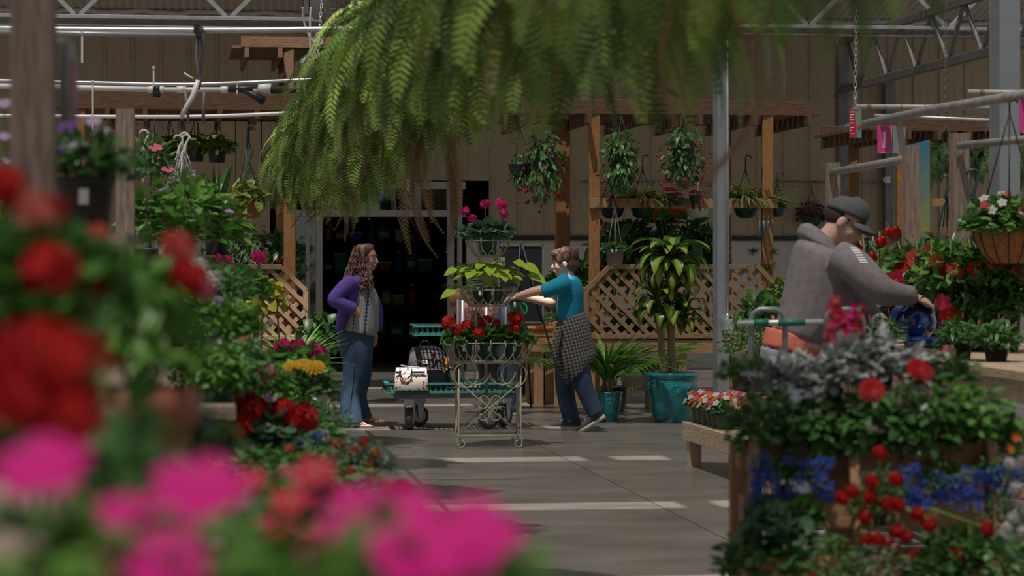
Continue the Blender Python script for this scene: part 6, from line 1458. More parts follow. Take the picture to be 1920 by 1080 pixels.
# red geraniums close up
RB = fl_ball('red'); 
at_plant('potted_geranium', 'large out of focus red geranium at the left edge', 'geranium', 70, 800, 1.55, T2, 'deep', 0.09, ('rim', M_dpot, 0.11, 0.9), [(RB, 0.085, 80, 690, 0), (RB, 0.055, 30, 740, -0.03), (RB, 0.05, 130, 780, -0.02)], fz=0.0)
at_plant('potted_geranium', 'coral and red geranium in a dark red pot before the tall post', 'geranium', 45, 560, 2.2, T3, 'geranium', 0.10, ('rim', M_dpot, 0.145, 0.95), [(RB, 0.048, 5, 345, 0.0), (fl_ball('salmon'), 0.042, 70, 395, -0.03), (RB, 0.036, 92, 395, 0.0), (RB, 0.062, 88, 505, -0.07), (RB, 0.045, 165, 560, -0.02), (RB, 0.030, 20, 370, 0.02)], fz=0.01)
at_plant('potted_geranium', 'leafy geranium with pink-red blooms in a terracotta pot', 'geranium', 262, 700, 2.9, T2+0.03, 'bright', 0.11, ('rim', M_tpot, 0.145, 1.0), [(RB, 0.055, 350, 520, 0), (fl_ball('coral'), 0.05, 335, 465, 0.05), (RB, 0.04, 165, 470, 0.0), (fl_ball('pink'), 0.035, 375, 540, 0.03), (fl_ball('coral'), 0.035, 180, 440, 0.1)], fz=0.05, fscale=(0.078, 0.08, 0.16))
b = MB(); b.box((0, 0, 0.015), (0.5, 0.16, 0.03)); tag(b.build('riser_board', M_woodg, None, False, loc=P(250, 760, 2.9).xy.to_3d()+Vector((0, 0, T2))), 'short board raising the terracotta pot on the left staging', 'board')
# purple petunia on a shelf by the post, beige box under it
LV, PU = fl_single('lavender', 5, 0.95, 0.2), fl_single('purple', 5, 0.95, 0.2)
pp = P(160, 440, 5.6)
at_plant('potted_petunia', 'purple petunia in a dark pot beside the tall left post', 'petunia', 160, 440, 5.6, pp.z, 'deep', 0.14, ('grow', M_bpot, 0.14, 1.0), [(PU, 0.05, 128, 240, 0), (PU, 0.045, 118, 278, -0.02), (LV, 0.045, 145, 275, -0.05), (LV, 0.045, 192, 250, 0), (LV, 0.045, 218, 320, 0), (LV, 0.04, 175, 228, 0.05), (PU, 0.04, 165, 285, -0.05)], lab=True, fscale=(0.13, 0.13, 0.11))
b = MB(); b.box((0, 0, -0.012), (0.30, 0.2, 0.024)); b.box((0, 0, -0.13), (0.02, 0.18, 0.22)); sb_ = b.build('bracket_shelf', M_woodg, None, False, loc=P(128, 440, 5.6)); tag(sb_, 'small bracket shelf holding the purple petunia', 'shelf')
b = MB(); b.box((0, 0, 0), (0.10, 0.10, 0.16)); b.box((0, 0, 0.084), (0.106, 0.106, 0.008)); cb = P(112, 505, 6.4); tag(b.build('cardboard_box', mat('cream_card', (0.36, 0.31, 0.25), 0.8), None, False, loc=(cb.x, cb.y, 1.12+0.10)), 'cream box standing behind the red blooms at left', 'box')
b = MB(); b.box((0, 0, 0.035), (0.14, 0.14, 0.07)); tag(b.build('riser_block', M_woodg, None, False, loc=(cb.x, cb.y, 1.05+0.005+0.0)), 'timber block under the cream box', 'block')
at_plant('potted_petunia', 'lavender petunia behind the tall left post at the edge', 'petunia', -5, 420, 6.4, 1.38, 'bright', 0.13, ('grow', M_gpot, 0.13, 1.0), [(LV, 0.045, 12, 255, 0), (LV, 0.045, 8, 195, 0), (LV, 0.04, 20, 300, 0)], fscale=(0.13, 0.13, 0.16))
bn = P(128, 78, 4.8); tb = thing('plastic_sleeve', 'pale grey plastic sleeve with a pink stripe tied to the tall left post', 'sleeve', bn)
b = MB(); b.loft([[Vector((x*w_, yy*0.012, z)) for x, yy in ((-1, 0), (0, -1), (1, 0), (0, 1))] for z, w_ in ((0, 0.012), (-0.03, 0.018), (-0.09, 0.02), (-0.16, 0.017))]); b.build('sleeve_body', mat('milky_plastic', (0.30, 0.29, 0.28), 0.4, (0.36, 0.35, 0.36), 20), tb)
b = MB(); b.box((0.012, -0.012, -0.09), (0.006, 0.003, 0.11)); b.build('pink_stripe', mat('dull_pink', (0.30, 0.10, 0.16), 0.5), tb, False); b = MB(); b.tube([(0, 0, 0), (-0.03, -0.02, 0.005), (-0.05, -0.05, 0.0)], 0.004, 5); b.build('tie', M_zip, tb)
# mid distance left
hotb, whit = fl_ball('hot'), fl_ball('white')
def ms(*a, **k): return at_plant(*a, **k)
zU = 1.05
ms('zonal_geranium', 'broad leafy geranium with small lavender flowers behind the post', 'geranium', 345, 470, 12.0, zU, 'bright', 0.36, ('nursery', M_bpot, 0.25, 1.0), [(LV, 0.045, 305, 358, 0), (LV, 0.045, 270, 377, -0.1), (LV, 0.05, 430, 398, 0), (LV, 0.045, 388, 420, -0.1), (LV, 0.035, 332, 340, 0.1)], fpy=440, fscale=(0.34, 0.3, 0.36))
ms('mandevilla', 'pink mandevilla rising behind the leafy geranium', 'mandevilla', 280, 400, 14.2, 1.35, 'mandevilla2', 0.20, ('nursery', M_bpot, 0.2, 1.0), [(fl_trumpet('pink'), 0.085, 292, 278, -0.1), (fl_trumpet('pink'), 0.08, 315, 318, -0.1), (fl_trumpet('rose'), 0.07, 257, 300, 0), (fl_trumpet('pink'), 0.06, 300, 295, 0)], fpy=320, fscale=(0.15, 0.15, 0.24))
b = MB(); b.box((0, 0, 0.14), (0.34, 0.34, 0.28)); q = P(280, 400, 14.2); tag(b.build('riser_box', M_woodg, None, False, loc=(q.x, 14.2, 1.07)), 'timber riser under the pink mandevilla', 'box')
ms('geranium_hedge', 'green geranium below the lavender flowers with one hot pink head', 'geranium', 455, 590, 14.6, T1, 'geranium', 0.16, ('nursery', M_bpot, 0.22, 1.0), [(hotb, 0.10, 486, 481, -0.1), (hotb, 0.05, 410, 482, -0.1), (hotb, 0.05, 430, 486, -0.1)], fpy=545)
ms('potted_phlox', 'white flowering plant beside the red blooms on the staging', 'phlox', 410, 580, 9.0, zU, 'finedeep', 0.15, ('grow', M_gpot, 0.15, 1.0), [(whit, 0.08, 318, 470, 0), (whit, 0.085, 375, 500, -0.05), (whit, 0.09, 395, 525, -0.1), (whit, 0.07, 412, 530, 0), (whit, 0.06, 350, 478, 0)], fpy=555)
ms('potted_geranium', 'pink and coral geranium in front of the white phlox', 'geranium', 420, 660, 8.2, T1+0.09, 'bright', 0.14, ('grow', M_gpot, 0.15, 1.0), [(fl_ball('lavender'), 0.05, 410, 565, 0), (fl_ball('lavender'), 0.055, 440, 603, 0), (fl_ball('lavender'), 0.05, 403, 635, -0.05), (fl_ball('pink'), 0.05, 440, 660, 0), (fl_ball('coral'), 0.05, 450, 655, 0.05), (fl_ball('lavender'), 0.04, 470, 595, 0.05), (fl_ball('rose'), 0.05, 390, 545, 0)], fpy=620)
ms('geranium_mass', 'dense dark geranium foliage under the pink blooms', 'geranium', 425, 560, 11.0, zU-0.02, 'geranium', 0.18, ('nursery', M_bpot, 0.2, 1.0), [(hotb, 0.035, 440, 500, 0)], fpy=555)
ms('potted_geranium', 'pair of hot pink geranium heads beside the yellow marigolds', 'geranium', 555, 700, 10.8, T1, 'geranium', 0.15, ('grow', M_gpot, 0.15, 1.0), [(hotb, 0.085, 530, 648, 0), (hotb, 0.08, 560, 650, 0), (hotb, 0.085, 597, 661, -0.03), (hotb, 0.03, 586, 642, 0)], fpy=690)
ms('potted_marigold', 'yellow marigolds on the left staging near the aisle', 'marigold', 570, 740, 9.6, T1, 'deep', 0.15, ('grow', M_gpot, 0.15, 1.0), [(fl_mum('yellow', 4, False), 0.085, 548, 690, 0), (fl_mum('yellow', 4, False), 0.09, 590, 690, -0.05), (fl_mum('yellow', 4, False), 0.07, 570, 683, 0.05)], fpy=735, fscale=(0.15, 0.14, 0.12))
ms('potted_begonia', 'salmon pink begonia left of the yellow marigolds', 'begonia', 495, 745, 8.8, T1, 'bright', 0.12, ('grow', M_gpot, 0.15, 1.0), [(fl_ball('pink'), 0.09, 497, 700, -0.05), (fl_ball('salmon'), 0.05, 480, 680, 0), (fl_single('pink'), 0.04, 505, 745, -0.08), (fl_ball('coral'), 0.05, 455, 640, 0.1)], fpy=730)
ms('potted_geranium', 'deep red geranium with two broad heads near the aisle', 'geranium', 500, 800, 7.9, T1-0.0, 'geranium2', 0.14, ('grow', M_gpot, 0.15, 1.0), [(RB, 0.125, 440, 750, -0.05), (RB, 0.12, 472, 765, -0.08), (RB, 0.12, 445, 795, -0.1), (RB, 0.11, 530, 772, -0.05), (RB, 0.115, 567, 784, -0.05), (fl_single('lavender'), 0.04, 507, 748, -0.1)], fpy=815)
ms('potted_aster', 'blue-purple aster below the red geranium', 'aster', 590, 860, 7.6, T1, 'fine', 0.10, ('grow', M_gpot, 0.12, 1.0), [(fl_ball('blue'), 0.04, 593, 818, 0), (fl_ball('purple'), 0.04, 560, 835, 0)], fz=0.0)
ms('lantana', 'orange-red lantana overhanging the aisle edge of the staging', 'lantana', 670, 900, 7.0, T1, 'fine', 0.12, ('grow', M_gpot, 0.14, 1.0), [(fl_ball('scarlet'), 0.042, 637, 834, 0), (fl_ball('scarlet'), 0.038, 683, 831, 0), (fl_ball('scarlet'), 0.035, 664, 845, -0.05), (fl_ball('orange'), 0.04, 703, 852, -0.03), (fl_ball('scarlet'), 0.038, 693, 870, -0.05), (fl_ball('orange'), 0.03, 650, 860, 0)], fz=0.0)
ms('potted_geranium', 'single dark red bloom leaning over the aisle above the magenta petunias', 'geranium', 690, 1010, 4.6, T1, 'geranium', 0.07, ('grow', M_gpot, 0.12, 1.0), [(RB, 0.05, 752, 915, 0), (fl_ball('coral'), 0.04, 728, 918, 0.05)], fz=0.12)
for i, (px, py, Y, fol, r, lb) in enumerate(((380, 950, 5.4, 'geranium', 0.12, 'green geranium without blooms below the terracotta pot'), (470, 990, 4.2, 'impatiens', 0.12, 'leafy plant low on the staging behind the rose petunia'), (600, 960, 5.8, 'fine', 0.09, 'blue-green feathery plant at the staging edge'), (300, 1040, 3.0, 'deep', 0.09, 'dark leafy plant below the terracotta pot at left'), (612, 770, 9.0, 'finedeep', 0.10, 'fine leaved plant beside the yellow marigolds at the aisle'), (205, 560, 4.6, 'bright', 0.12, 'bright leafy plant left of the leafy terracotta geranium'), (470, 860, 6.6, 'impatiens', 0.11, 'green impatiens without flowers below the red geranium'), (110, 900, 2.6, 'deep', 0.10, 'dark foliage plant below the large red bloom'), (640, 880, 7.4, 'finedeep', 0.09, 'fine green plant under the orange lantana'), (560, 870, 7.0, 'geranium', 0.10, 'round-leaved plant between red geranium and lantana'))):
    c = P(px, py, Y); zb = T1 if px > 340 else (T2 if Y < 3.1 else (T3 if Y < 6 else zU))
    plant('leafy_plant', lb, 'plant', (c.x, Y, zb), fol, r, ('grow', M_gpot, 0.13, 1.0), [], 'leafy plants on the left staging', fz=max(-0.02, c.z-zb-0.11-r*0.5))

for i, (Y, o_, cl) in enumerate(((2.95, 0.40, 'pink'), (2.65, 0.44, None))):
    plant('bedding_plant', ('pink flowered plant on the second step behind the rose petunia', 'green plant on the second step near the magenta petunia')[i], 'bedding plant', (XE(Y)-o_, Y, T2), ('bright', 'fine')[i], 0.05, ('grow', M_gpot, 0.07, 0.7), [(fl_ball(cl), 4, 0.03, {'zk': 0.6})] if cl else [], 'bedding plants on the second step', fscale=(0.06, 0.06, 0.04), fz=-0.01)
for i, (px, Y, fol) in enumerate(((412, 7.25, 'bushb'), (448, 7.8, 'bushi'), (375, 7.6, 'bush'))):
    p = P(px, 690, Y); t = plant('leafy_plant', ('bright bushy plant at the near end of the upper board', 'bushy green plant second from the near end of the upper board', 'dark bushy plant at the back of the upper board end')[i], 'plant', (p.x, Y, zU), fol, 0.11, ('grow', M_gpot, 0.11, 0.9), [], 'leafy plants on the left staging', fscale=(0.105, 0.1, 0.10), fz=0.0)
nth = ['first', 'second', 'third', 'fourth', 'fifth', 'sixth', 'seventh', 'eighth', 'ninth', 'tenth', 'eleventh', 'twelfth', 'thirteenth', 'fourteenth', 'fifteenth', 'sixteenth', 'seventeenth', 'eighteenth', 'nineteenth', 'twentieth', 'twenty-first', 'twenty-second', 'twenty-third', 'twenty-fourth']
for row, (o_, y0, y1, st_) in enumerate(((0.07, 5.4, 13.0, 0.36), (0.21, 5.0, 13.0, 0.38), (0.33, 6.6, 13.0, 0.5))):
    Y = y0; k = 0
    while Y < y1 and k < 24:
        fol = ('finedeep', 'geranium', 'impatiens', 'bright', 'fine')[(k*2+row) % 5]; cl = ('lavender', None, 'coral', None, 'rose', None, 'white', 'scarlet')[(k+row*3) % 8]
        plant('bedding_plant', '%s bedding plant, %s from near end, %s row of left staging' % (cl+' flowered' if cl else 'green', nth[k], ('aisle-side', 'second', 'third')[row]), 'bedding plant', (XE(Y)-o_, Y, T1), fol, 0.10, ('grow', M_gpot, 0.11, 0.9), [(fl_ball(cl), 3, 0.038, {'zk': 0.7})] if cl else [], 'bedding plants on the lower board of the left staging', fscale=(0.105, 0.115, 0.09), fz=0.0)
        Y += st_*(0.85+0.03*k); k += 1

# ---------------------------------------------------------------- left background: baskets, hooks, floor plants
def hbasket(label, px, py, Y, fol, r, pot=('bowl', M_gpot, 0.26, 1.0), flowers=(), hook=None, name='hanging_basket', cat='basket', hm=None, group='hanging baskets at the back', fscale=None, fz=0.02, lab=False):
    c = P(px, py, Y); t = plant(name, label, cat, c, fol, r, pot, [], group, z0=-pot[2]*0.5, fscale=fscale, fz=fz, lab=lab)
    for i, (me, n, size, kw) in enumerate(flowers): add_flowers(t, me, n, kw.pop('r', r), kw.pop('z', 0.05), size, seed=i*7+n, **kw)
    if hook:
        for k in range(3):
            a = k*2.094+0.5; b = MB(); b.tube([(pot[2]*0.48*math.cos(a), pot[2]*0.48*math.sin(a), 0.02), (0, 0, hook*0.7)], 0.0045, 4); b.build('hanger_strap', hm or M_hook, t)
        b = MB(); b.tube([(0, 0, hook*0.66), (0, 0, hook*0.86)]+arc((0.03, 0, hook*0.9), 0.03, 180, -10, 8), 0.008, 6); b.build('hook', hm or M_hook, t)
    return t
for i, (px, py) in enumerate(((318, 290), (366, 285), (407, 287))):
    hbasket('golden pothos basket, %s of three under the left pergola' % ('left', 'middle', 'right')[i], px, py, 25.2, 'pothosg', 0.19, ('nursery', M_bpot, 0.2, 0.85), (), 0.55, 'hanging_pothos', 'pothos', fz=0.02, lab=(i == 2))
for i, (px, y0, y1) in enumerate(((270, 215, 250), (290, 220, 260), (334, 220, 262), (346, 222, 250), (371, 230, 256), (405, 230, 262), (442, 225, 340), (466, 225, 270), (490, 225, 300), (258, 232, 262))):
    a, c = P(px, y0, 25.0), P(px, y1, 25.0)
    b = MB(); b.tube([(0, 0, 0), c-a]+[c-a+Vector((0.02*math.sin(q), 0, -0.02+0.02*math.cos(q))) for q in (0.6, 1.4, 2.2, 3.0)], 0.006, 5)
    tag(b.build('hanging_rod', M_black, None, True, loc=a), 'thin black hanging rod, %s from the left under the left pergola' % ('second', 'third', 'fourth', 'fifth', 'sixth', 'seventh', 'eighth', 'ninth', 'tenth', 'first')[i], 'hook', 'black hanging rods under the left pergola')
EH = []
def empty_hanger(px, py, Y, m, label, L=0.25, spread=0.05, n=4):
    p = P(px, py, Y); t = thing('basket_hanger', label, 'hanger', p); EH.append(t)
    b = MB(); b.tube(arc((0.0, 0, 0), 0.035, 200, -30, 10)[::-1]+[Vector((0.0, 0, -0.05)), Vector((0.012, 0, -0.10))] if False else arc((0, 0, 0), 0.034, 170, -40, 10)+[Vector((0.01, 0, -0.055)), Vector((0.0, 0, -0.10)), Vector((0.005, 0, -0.13))], [0.008]*11+[0.012, 0.014, 0.016], 6); b.build('hook', m, t)
    for k in range(n): b = MB(); x = -spread+2*spread*k/(n-1); b.tube([(0.005+x*0.2, 0, -0.125), (x*0.8, 0.01*k, -0.2), (x*1.6, 0.02*k, -0.125-L)], 0.005, 4); b.build('strap', m, t)
def wire_up(t, z0, top): b = MB(); b.tube([(0, 0, z0), (0, 0, top-t.location.z)], 0.003, 4); b.build('hanging_wire', M_black, t)
for px, py, Y, m_, lb, L, sp, pyt in ((270, 252, 18.6, M_zip, 'white plastic basket hanger hanging alone at upper left', 0.05, 0.02, 217), (334, 262, 18.6, M_zip, 'white plastic hanger above the grey spotted plant, left one', 0.27, 0.06, 218), (346, 257, 18.6, M_zip, 'white plastic hanger above the grey spotted plant, right one', 0.28, 0.05, 218), (468, 284, 24.4, M_hook, 'dark green plastic hanger beside the farthest fern', 0.1, 0.03, 205), (1824, 330, 12.5, M_hook, 'dark green plastic hanger behind the nearest right post', 0.16, 0.05, 271), (1774, 338, 16.9, M_hook, 'dark green hanger half hidden by the nearest right post', 0.2, 0.03, 202)):
    empty_hanger(px, py, Y, m_, lb, L, sp); wire_up(EH[-1], 0.03, P(px, pyt, Y).z)
hbasket('grey spotted trailing plant in a bowl on white straps', 342, 348, 18.6, 'lace', 0.15, ('bowl', M_bpot, 0.2, 1.0), (), 0.4, 'hanging_lace_plant', 'plant', M_zip)
t = plant('strap_leaf_plant', 'dark strap-leaved plant behind the grey spotted plant', 'plant', P(405, 455, 23.5)+Vector((0, 0, -0.12)), 'strap', 0.75, ('nursery', M_bpot, 0.24, 1.0))
ped = P(405, 455, 23.5); tp2 = thing('plant_pedestal', 'dark square pedestal under the strap-leaved plant', 'pedestal', (ped.x, ped.y, 0)); b = MB(); hh = ped.z-0.12; b.box((0, 0, hh/2), (0.22, 0.22, hh)); b.build('column', M_woodd, tp2, False); b = MB(); b.box((0, 0, 0.02), (0.3, 0.3, 0.04)); b.build('plinth', M_woodd, tp2, False); b = MB(); b.box((0, 0, hh-0.012), (0.27, 0.27, 0.024)); b.build('cap_board', M_woodd, tp2, False)
hbasket('trailing pothos in a woven basket below the farthest fern', 463, 385, 18.6, 'pothosg', 0.17, ('bowl', M_coir, 0.22, 1.0), (), 0.65, 'hanging_pothos', 'pothos', fscale=(0.17, 0.17, 0.24))
hbasket('golden pothos trailing from a coir basket at the left lattice', 500, 565, 19.8, 'pothos', 0.17, ('bowl', M_coir, 0.22, 1.0), (), None, 'potted_pothos', 'pothos', fscale=(0.19, 0.15, 0.22))
st_ = P(500, 565, 19.8); tp3 = thing('basket_stand', 'brown metal hoop stand carrying the golden pothos basket', 'stand', (st_.x, st_.y, 0))
for k in range(3): a = k*2.094; b = MB(); b.tube([(0.14*math.cos(a), 0.14*math.sin(a), 0), (0.09*math.cos(a), 0.09*math.sin(a), st_.z-0.1)], 0.008, 6); b.build('leg', M_rust, tp3)
b = MB(); b.tube(arc((0, 0, st_.z-0.1), 0.09, 0, 345, 20, 'xy'), 0.008, 6, closed=True); b.build('ring', M_rust, tp3)
b = MB(); b.tube(arc((0.02, 0.0, st_.z-0.05), 0.17, 0, 170, 14), 0.006, 6); b.build('hoop_handle', M_rust, tp3)
gp = P(555, 690, 20.6); gp.z = 0; 
t = plant('spear_grass', 'spiky green grass plant in a dark pot below the pothos', 'grass', (gp.x, gp.y, 0.30), 'grass', 0.44, ('nursery', M_bpot, 0.24, 1.0)); inst('foliage', FOL['bromel'], t, (0, 0, 0.2), (0, 0, 2), 0.40, kind='stuff')
b = MB(); b.box((0, 0, 0.15), (0.3, 0.3, 0.3)); b.box((0, 0, 0.015), (0.34, 0.34, 0.03)); tag(b.build('concrete_plinth', mat('dark_plinth', (0.10, 0.085, 0.07), 0.8), None, False, loc=gp), 'low dark plinth under the spiky grass plant', 'plinth')
wp_ = PV(595, 690, 23.2); b = MB(); b.lathe([(0.14, 0), (0.145, 0.01), (0.17, 0.42), (0.18, 0.425), (0.18, 0.45), (0.16, 0.45), (0, 0.42)], 4); tq = thing('square_planter', 'tall grey square planter by the left door jamb', 'planter', (wp_.x, wp_.y, 0), 0.78); b.build('planter_body', mat('grey_fibre', (0.13, 0.115, 0.1), 0.7), tq, False)
inst('foliage', FOL['spotdeep'], tq, (0, 0, 0.7), scale=(0.22, 0.22, 0.36), kind='stuff'); b = MB(); b.tube([(0, 0, 0.42), (0.02, 0, 0.8)], 0.015, 6); b.build('stem', M_stem, tq)
rd = fl_drop('red')
for i, (px, py, Y, fol, r, fl_, lb) in enumerate(((470, 455, 24.9, 'trail', 0.26, rd, 'trailing plant with small red flowers behind the left lattice'), (430, 480, 25.0, 'finedeep', 0.25, None, 'fine dark shrub behind the left lattice'), (520, 470, 25.1, 'deep', 0.24, rd, 'dark leafy shrub beside the left pergola post'))):
    t = plant('bedding_shrub', lb, 'shrub', (P(px, py, Y).x, Y, 0.565), fol, r, ('nursery', M_bpot, 0.24, 1.0), [], 'shrubs in the left lattice planter', fz=0.55, fscale=(r*1.35, r*1.35, r*2.3))
    b = MB(); b.tube([(0, 0, 0.2), (0, 0, 0.5)], 0.012, 5); b.build('stem', M_stem, t)
    if fl_: add_flowers(t, fl_, 12, r*1.4, 0.7, 0.06, seed=i, zk=1.2)
# planter filling behind the right lattice
specs = [(1150, 430, 'spotdeep', 0.30), (1190, 430, 'deep', 0.28), (1235, 430, 'spotdeep', 0.34), (1290, 430, 'spotdeep', 0.32), (1325, 440, 'deep', 0.26), (1395, 560, 'finedeep', 0.2), (1430, 570, 'trail', 0.2), (1175, 570, 'deep', 0.22), (1210, 570, 'finedeep', 0.2), (1310, 560, 'trail', 0.22)]
for i, (px, py, fol, r) in enumerate(specs):
    v = 24.85+0.12*(i % 3); p = PV(px, py, v); low = py > 500; zc_ = p.z
    t = plant('bedding_shrub', 'green %s shrub, %s from the left inside the right lattice planter' % ({'spotdeep': 'broad-leaved', 'deep': 'oval-leaved', 'finedeep': 'fine-leaved', 'trail': 'loose trailing'}[fol], ('first', 'third', 'fifth', 'sixth', 'eighth', 'ninth', 'last', 'second', 'fourth', 'seventh')[i]), 'shrub', (p.x, p.y, 0.565), fol, r, ('nursery', M_bpot, 0.22, 1.0), [], 'shrubs in the right lattice planter', fz=(0.02 if low else 0.68), fscale=(r, r, r*(1.1 if low else 1.9)))
    if not low: b = MB(); b.tube([(0, 0, 0.15), (0.03, 0, 0.75)], 0.014, 5); b.build('stem', M_stem, t)
M_orange = mat('orange_plastic', (0.62, 0.13, 0.02), 0.5)
for i, (px, py, w_) in enumerate(((1250, 410, 0.5), (1150, 440, 0.25))):
    p = PV(px, py, 26.3); tq = thing('orange_trough', ('orange plastic trough on the rack behind the corn plant', 'small orange trough behind the clay hanging pot')[i], 'trough', p, TH); b = MB(); b.loft([sq(w_*0.9, 0.16, 0, e=8), sq(w_, 0.2, 0.1, e=8), sq(w_*1.03, 0.22, 0.1, e=8), sq(w_*1.03, 0.22, 0.13, e=8)]); b.build('trough_body', M_orange, tq); b = MB(); b.box((0, 0, -0.03), (w_*1.1, 0.3, 0.03)); b.box((0, 0.13, -p.z/2), (0.05, 0.05, p.z-0.05)); b.build('rack_stand', M_black, tq, False)
# baskets in the right pergola
fu = fl_drop('rose')
def fuchsia(label, px, py, Y, r, n, zs=1.5, pt=True):
    c = P(px, py, Y); t = thing('hanging_fuchsia', label, 'fuchsia', c, 0, 'hanging fuchsia baskets'); add_pot(t, 'bowl', M_gpot, 0.24, 1.0, -0.02)
    inst('foliage', FOL['trail'], t, (0, 0, 0.05), (0, 0, px), (r, r, r*zs), kind='stuff'); g = random.Random(px)
    for k in range(n):
        a = g.uniform(0, 6.28); rr = r*g.uniform(0.6, 1.0); inst('flower', fu, t, (rr*math.cos(a), rr*math.sin(a), g.uniform(-r*zs*1.15, r*zs*0.5)), (0, 0, a), g.uniform(0.045, 0.075))
    for k in range(3): a = k*2.094; b = MB(); b.tube([(0.12*math.cos(a), 0.12*math.sin(a), 0.1), (0, 0, 0.5)], 0.004, 4); b.build('hanger_wire', M_hook, t)
    wire_up(t, 0.5, zat(215, 1250, 24.55)); return t
fuchsia('red fuchsia basket hanging in the middle of the right pergola', 1280, 300, 24.75, 0.30, 60, 1.2)
fuchsia('leafy fuchsia basket with few flowers at the left of the right pergola', 1165, 310, 24.75, 0.28, 16, 1.3)
fuchsia('red fuchsia basket hanging before the timber post behind the boy', 1020, 320, 24.9, 0.28, 40, 1.5)
fuchsia('small fuchsia basket hanging beside the shop door frame', 975, 330, 25.0, 0.14, 12, 1.6)
rail_z = zat(381, 1250, 24.55)
for i, (px, fol, r, pm, lb) in enumerate(((1205, 'spider', 0.42, M_gpot, 'variegated spider plant basket on the rail left of the steel column'), (1398, 'spider', 0.46, M_gpot, 'variegated spider plant basket on the rail right of the steel column'), (1308, 'pothosg', 0.12, M_zip, 'white hanging pot with a lime trailing plant on the rail'), (1148, 'finedeep', 0.16, M_bpot, 'fine-leaved basket at the left end of the rail'))):
    p = PV(px, 381, 24.80); t = hbasket(lb, px, 385, p.y, fol, r, ('bowl', pm, 0.27, 1.0), (), 0.55 if i != 2 else 0.7, 'hanging_basket', 'basket', M_hook if i != 2 else M_zip, 'baskets on the right pergola rail', fz=-0.0)
    if i < 2:
        g = random.Random(i)
        for k in range(4): a = -1.2+0.8*k; L = 0.45+0.15*(k % 2); b = MB(); b.tube(bez((0, 0, 0.05), (0.25*math.cos(a), -0.15, 0.05), (0.18*math.cos(a)+0.05*k, -0.2, -L), 6), 0.003, 4); b.build('runner', M_stem, t); inst('plantlet', FOL['spider'], t, (0.18*math.cos(a)+0.05*k, -0.2, -L), (math.pi, 0, k), (0.075, 0.075, 0.15), kind='stuff')
add_begonia = fl_cluster('rose')
for i, (px, py) in enumerate(((1258, 358), (1302, 362), (1270, 366))):
    p = PV(px, py, 24.3); t = thing('begonia_basket', 'rose begonia cluster at the rail, %s of three' % ('left', 'right', 'middle')[i], 'begonia', p, 0, 'begonias on the rail'); inst('flower_cluster', add_begonia, t, (0, 0, 0), None, 0.13); b = MB(); b.tube([(0, 0, 0), (0.02, 0.1, -0.06)], 0.004, 4); b.build('stem', M_stem, t); add_pot(t, 'bowl', M_gpot, 0.13, 1.0, -0.1, xy=(0.02, 0.12))
for i, px in enumerate((1145, 1205, 1246, 1301, 1406)):
    p = PV(px, 372, 24.46); b = MB(); b.tube([(0, 0.10, 0.0), (0, 0.02, 0.03), (0, -0.02, 0.02), (-0.01, -0.035, -0.11)], [0.008, 0.01, 0.012, 0.016], 6); b.tube([(0.03, 0.1, 0.0), (0.03, -0.01, 0.03), (0.04, -0.03, -0.02), (0.07, -0.035, -0.13)], 0.009, 6)
    tag(b.build('rail_hook', M_black, None, True, loc=p), 'black strap hook over the pergola rail, %s from the left' % ('first', 'second', 'third', 'fourth', 'fifth')[i], 'hook', 'black strap hooks on the rail')
cp2 = hbasket('clay coloured hanging pot with trailing ivy before the lattice', 1153, 480, 24.83, 'impatiens', 0.14, ('grow', mat('clay_grey', (0.26, 0.215, 0.185), 0.8), 0.2, 0.85), (), 0.75, 'hanging_ivy', 'ivy', M_zip, fscale=(0.16, 0.15, 0.12))
# wind chime / tags on the pergola post
for i, px in enumerate((1424, 1432, 1441)):
    p = PV(px, 430, 24.3); b = MB(); b.tube([(0, 0, 0.09), (0, 0, -0.09)], 0.006 if i != 1 else 0.01, 6); b.tube([(0, 0, 0.09), (0, 0, 0.14)], 0.002, 4); tag(b.build('chime_tube', mat('chime_blue', (0.02, 0.22, 0.34), 0.3), None, True, loc=p), 'blue wind chime tube at the right pergola post, %s of three' % ('left', 'middle', 'right')[i], 'chime', 'blue wind chime tubes')
hbasket('wine-leaved trailing basket hanging on the conduit by the cap', 1522, 404, PV(1522, 404, WV-0.12).y, 'wine', 0.24, ('bowl', M_gpot, 0.3, 1.0), (), 0.5, 'hanging_wandering_plant', 'plant')
hbasket('small green basket beside the right pergola post', 1458, 392, 25.3, 'deep', 0.1, ('bowl', M_gpot, 0.16, 1.0), (), 0.4)
# palm and dark foliage between door and post
pz = PV(1000, 690, 26.5); t = thing('kentia_palm', 'tall feathery palm standing between the door and the timber post', 'palm', (pz.x, pz.y, 0)); add_pot(t, 'nursery', M_bpot, 0.36, 1.0); b = MB(); b.tube([(0, 0, 0.3), (0.03, 0, 0.9)], 0.04, 8); b.build('stem', M_cane, t)
for k in range(12): inst('frond', palm_frond(), t, (0.02, 0, 0.85), (0.25*math.sin(k*1.1), 0.1, k*2.4), 0.9+0.15*math.sin(k))
pz = PV(1075, 690, 25.4); t = thing('croton_shrub', 'yellow-green croton shrub behind the head of the boy', 'shrub', (pz.x, pz.y, 0)); add_pot(t, 'nursery', M_bpot, 0.34, 1.0); inst('foliage', FOL['pothosg'], t, (0, 0, 1.15), scale=(0.3, 0.3, 0.5), kind='stuff'); inst('foliage', FOL['deep'], t, (0, 0, 1.0), scale=(0.32, 0.32, 0.6), kind='stuff'); b = MB(); b.tube([(0, 0, 0.2), (0, 0, 1.2)], 0.02, 6); b.build('stem', M_cane, t)
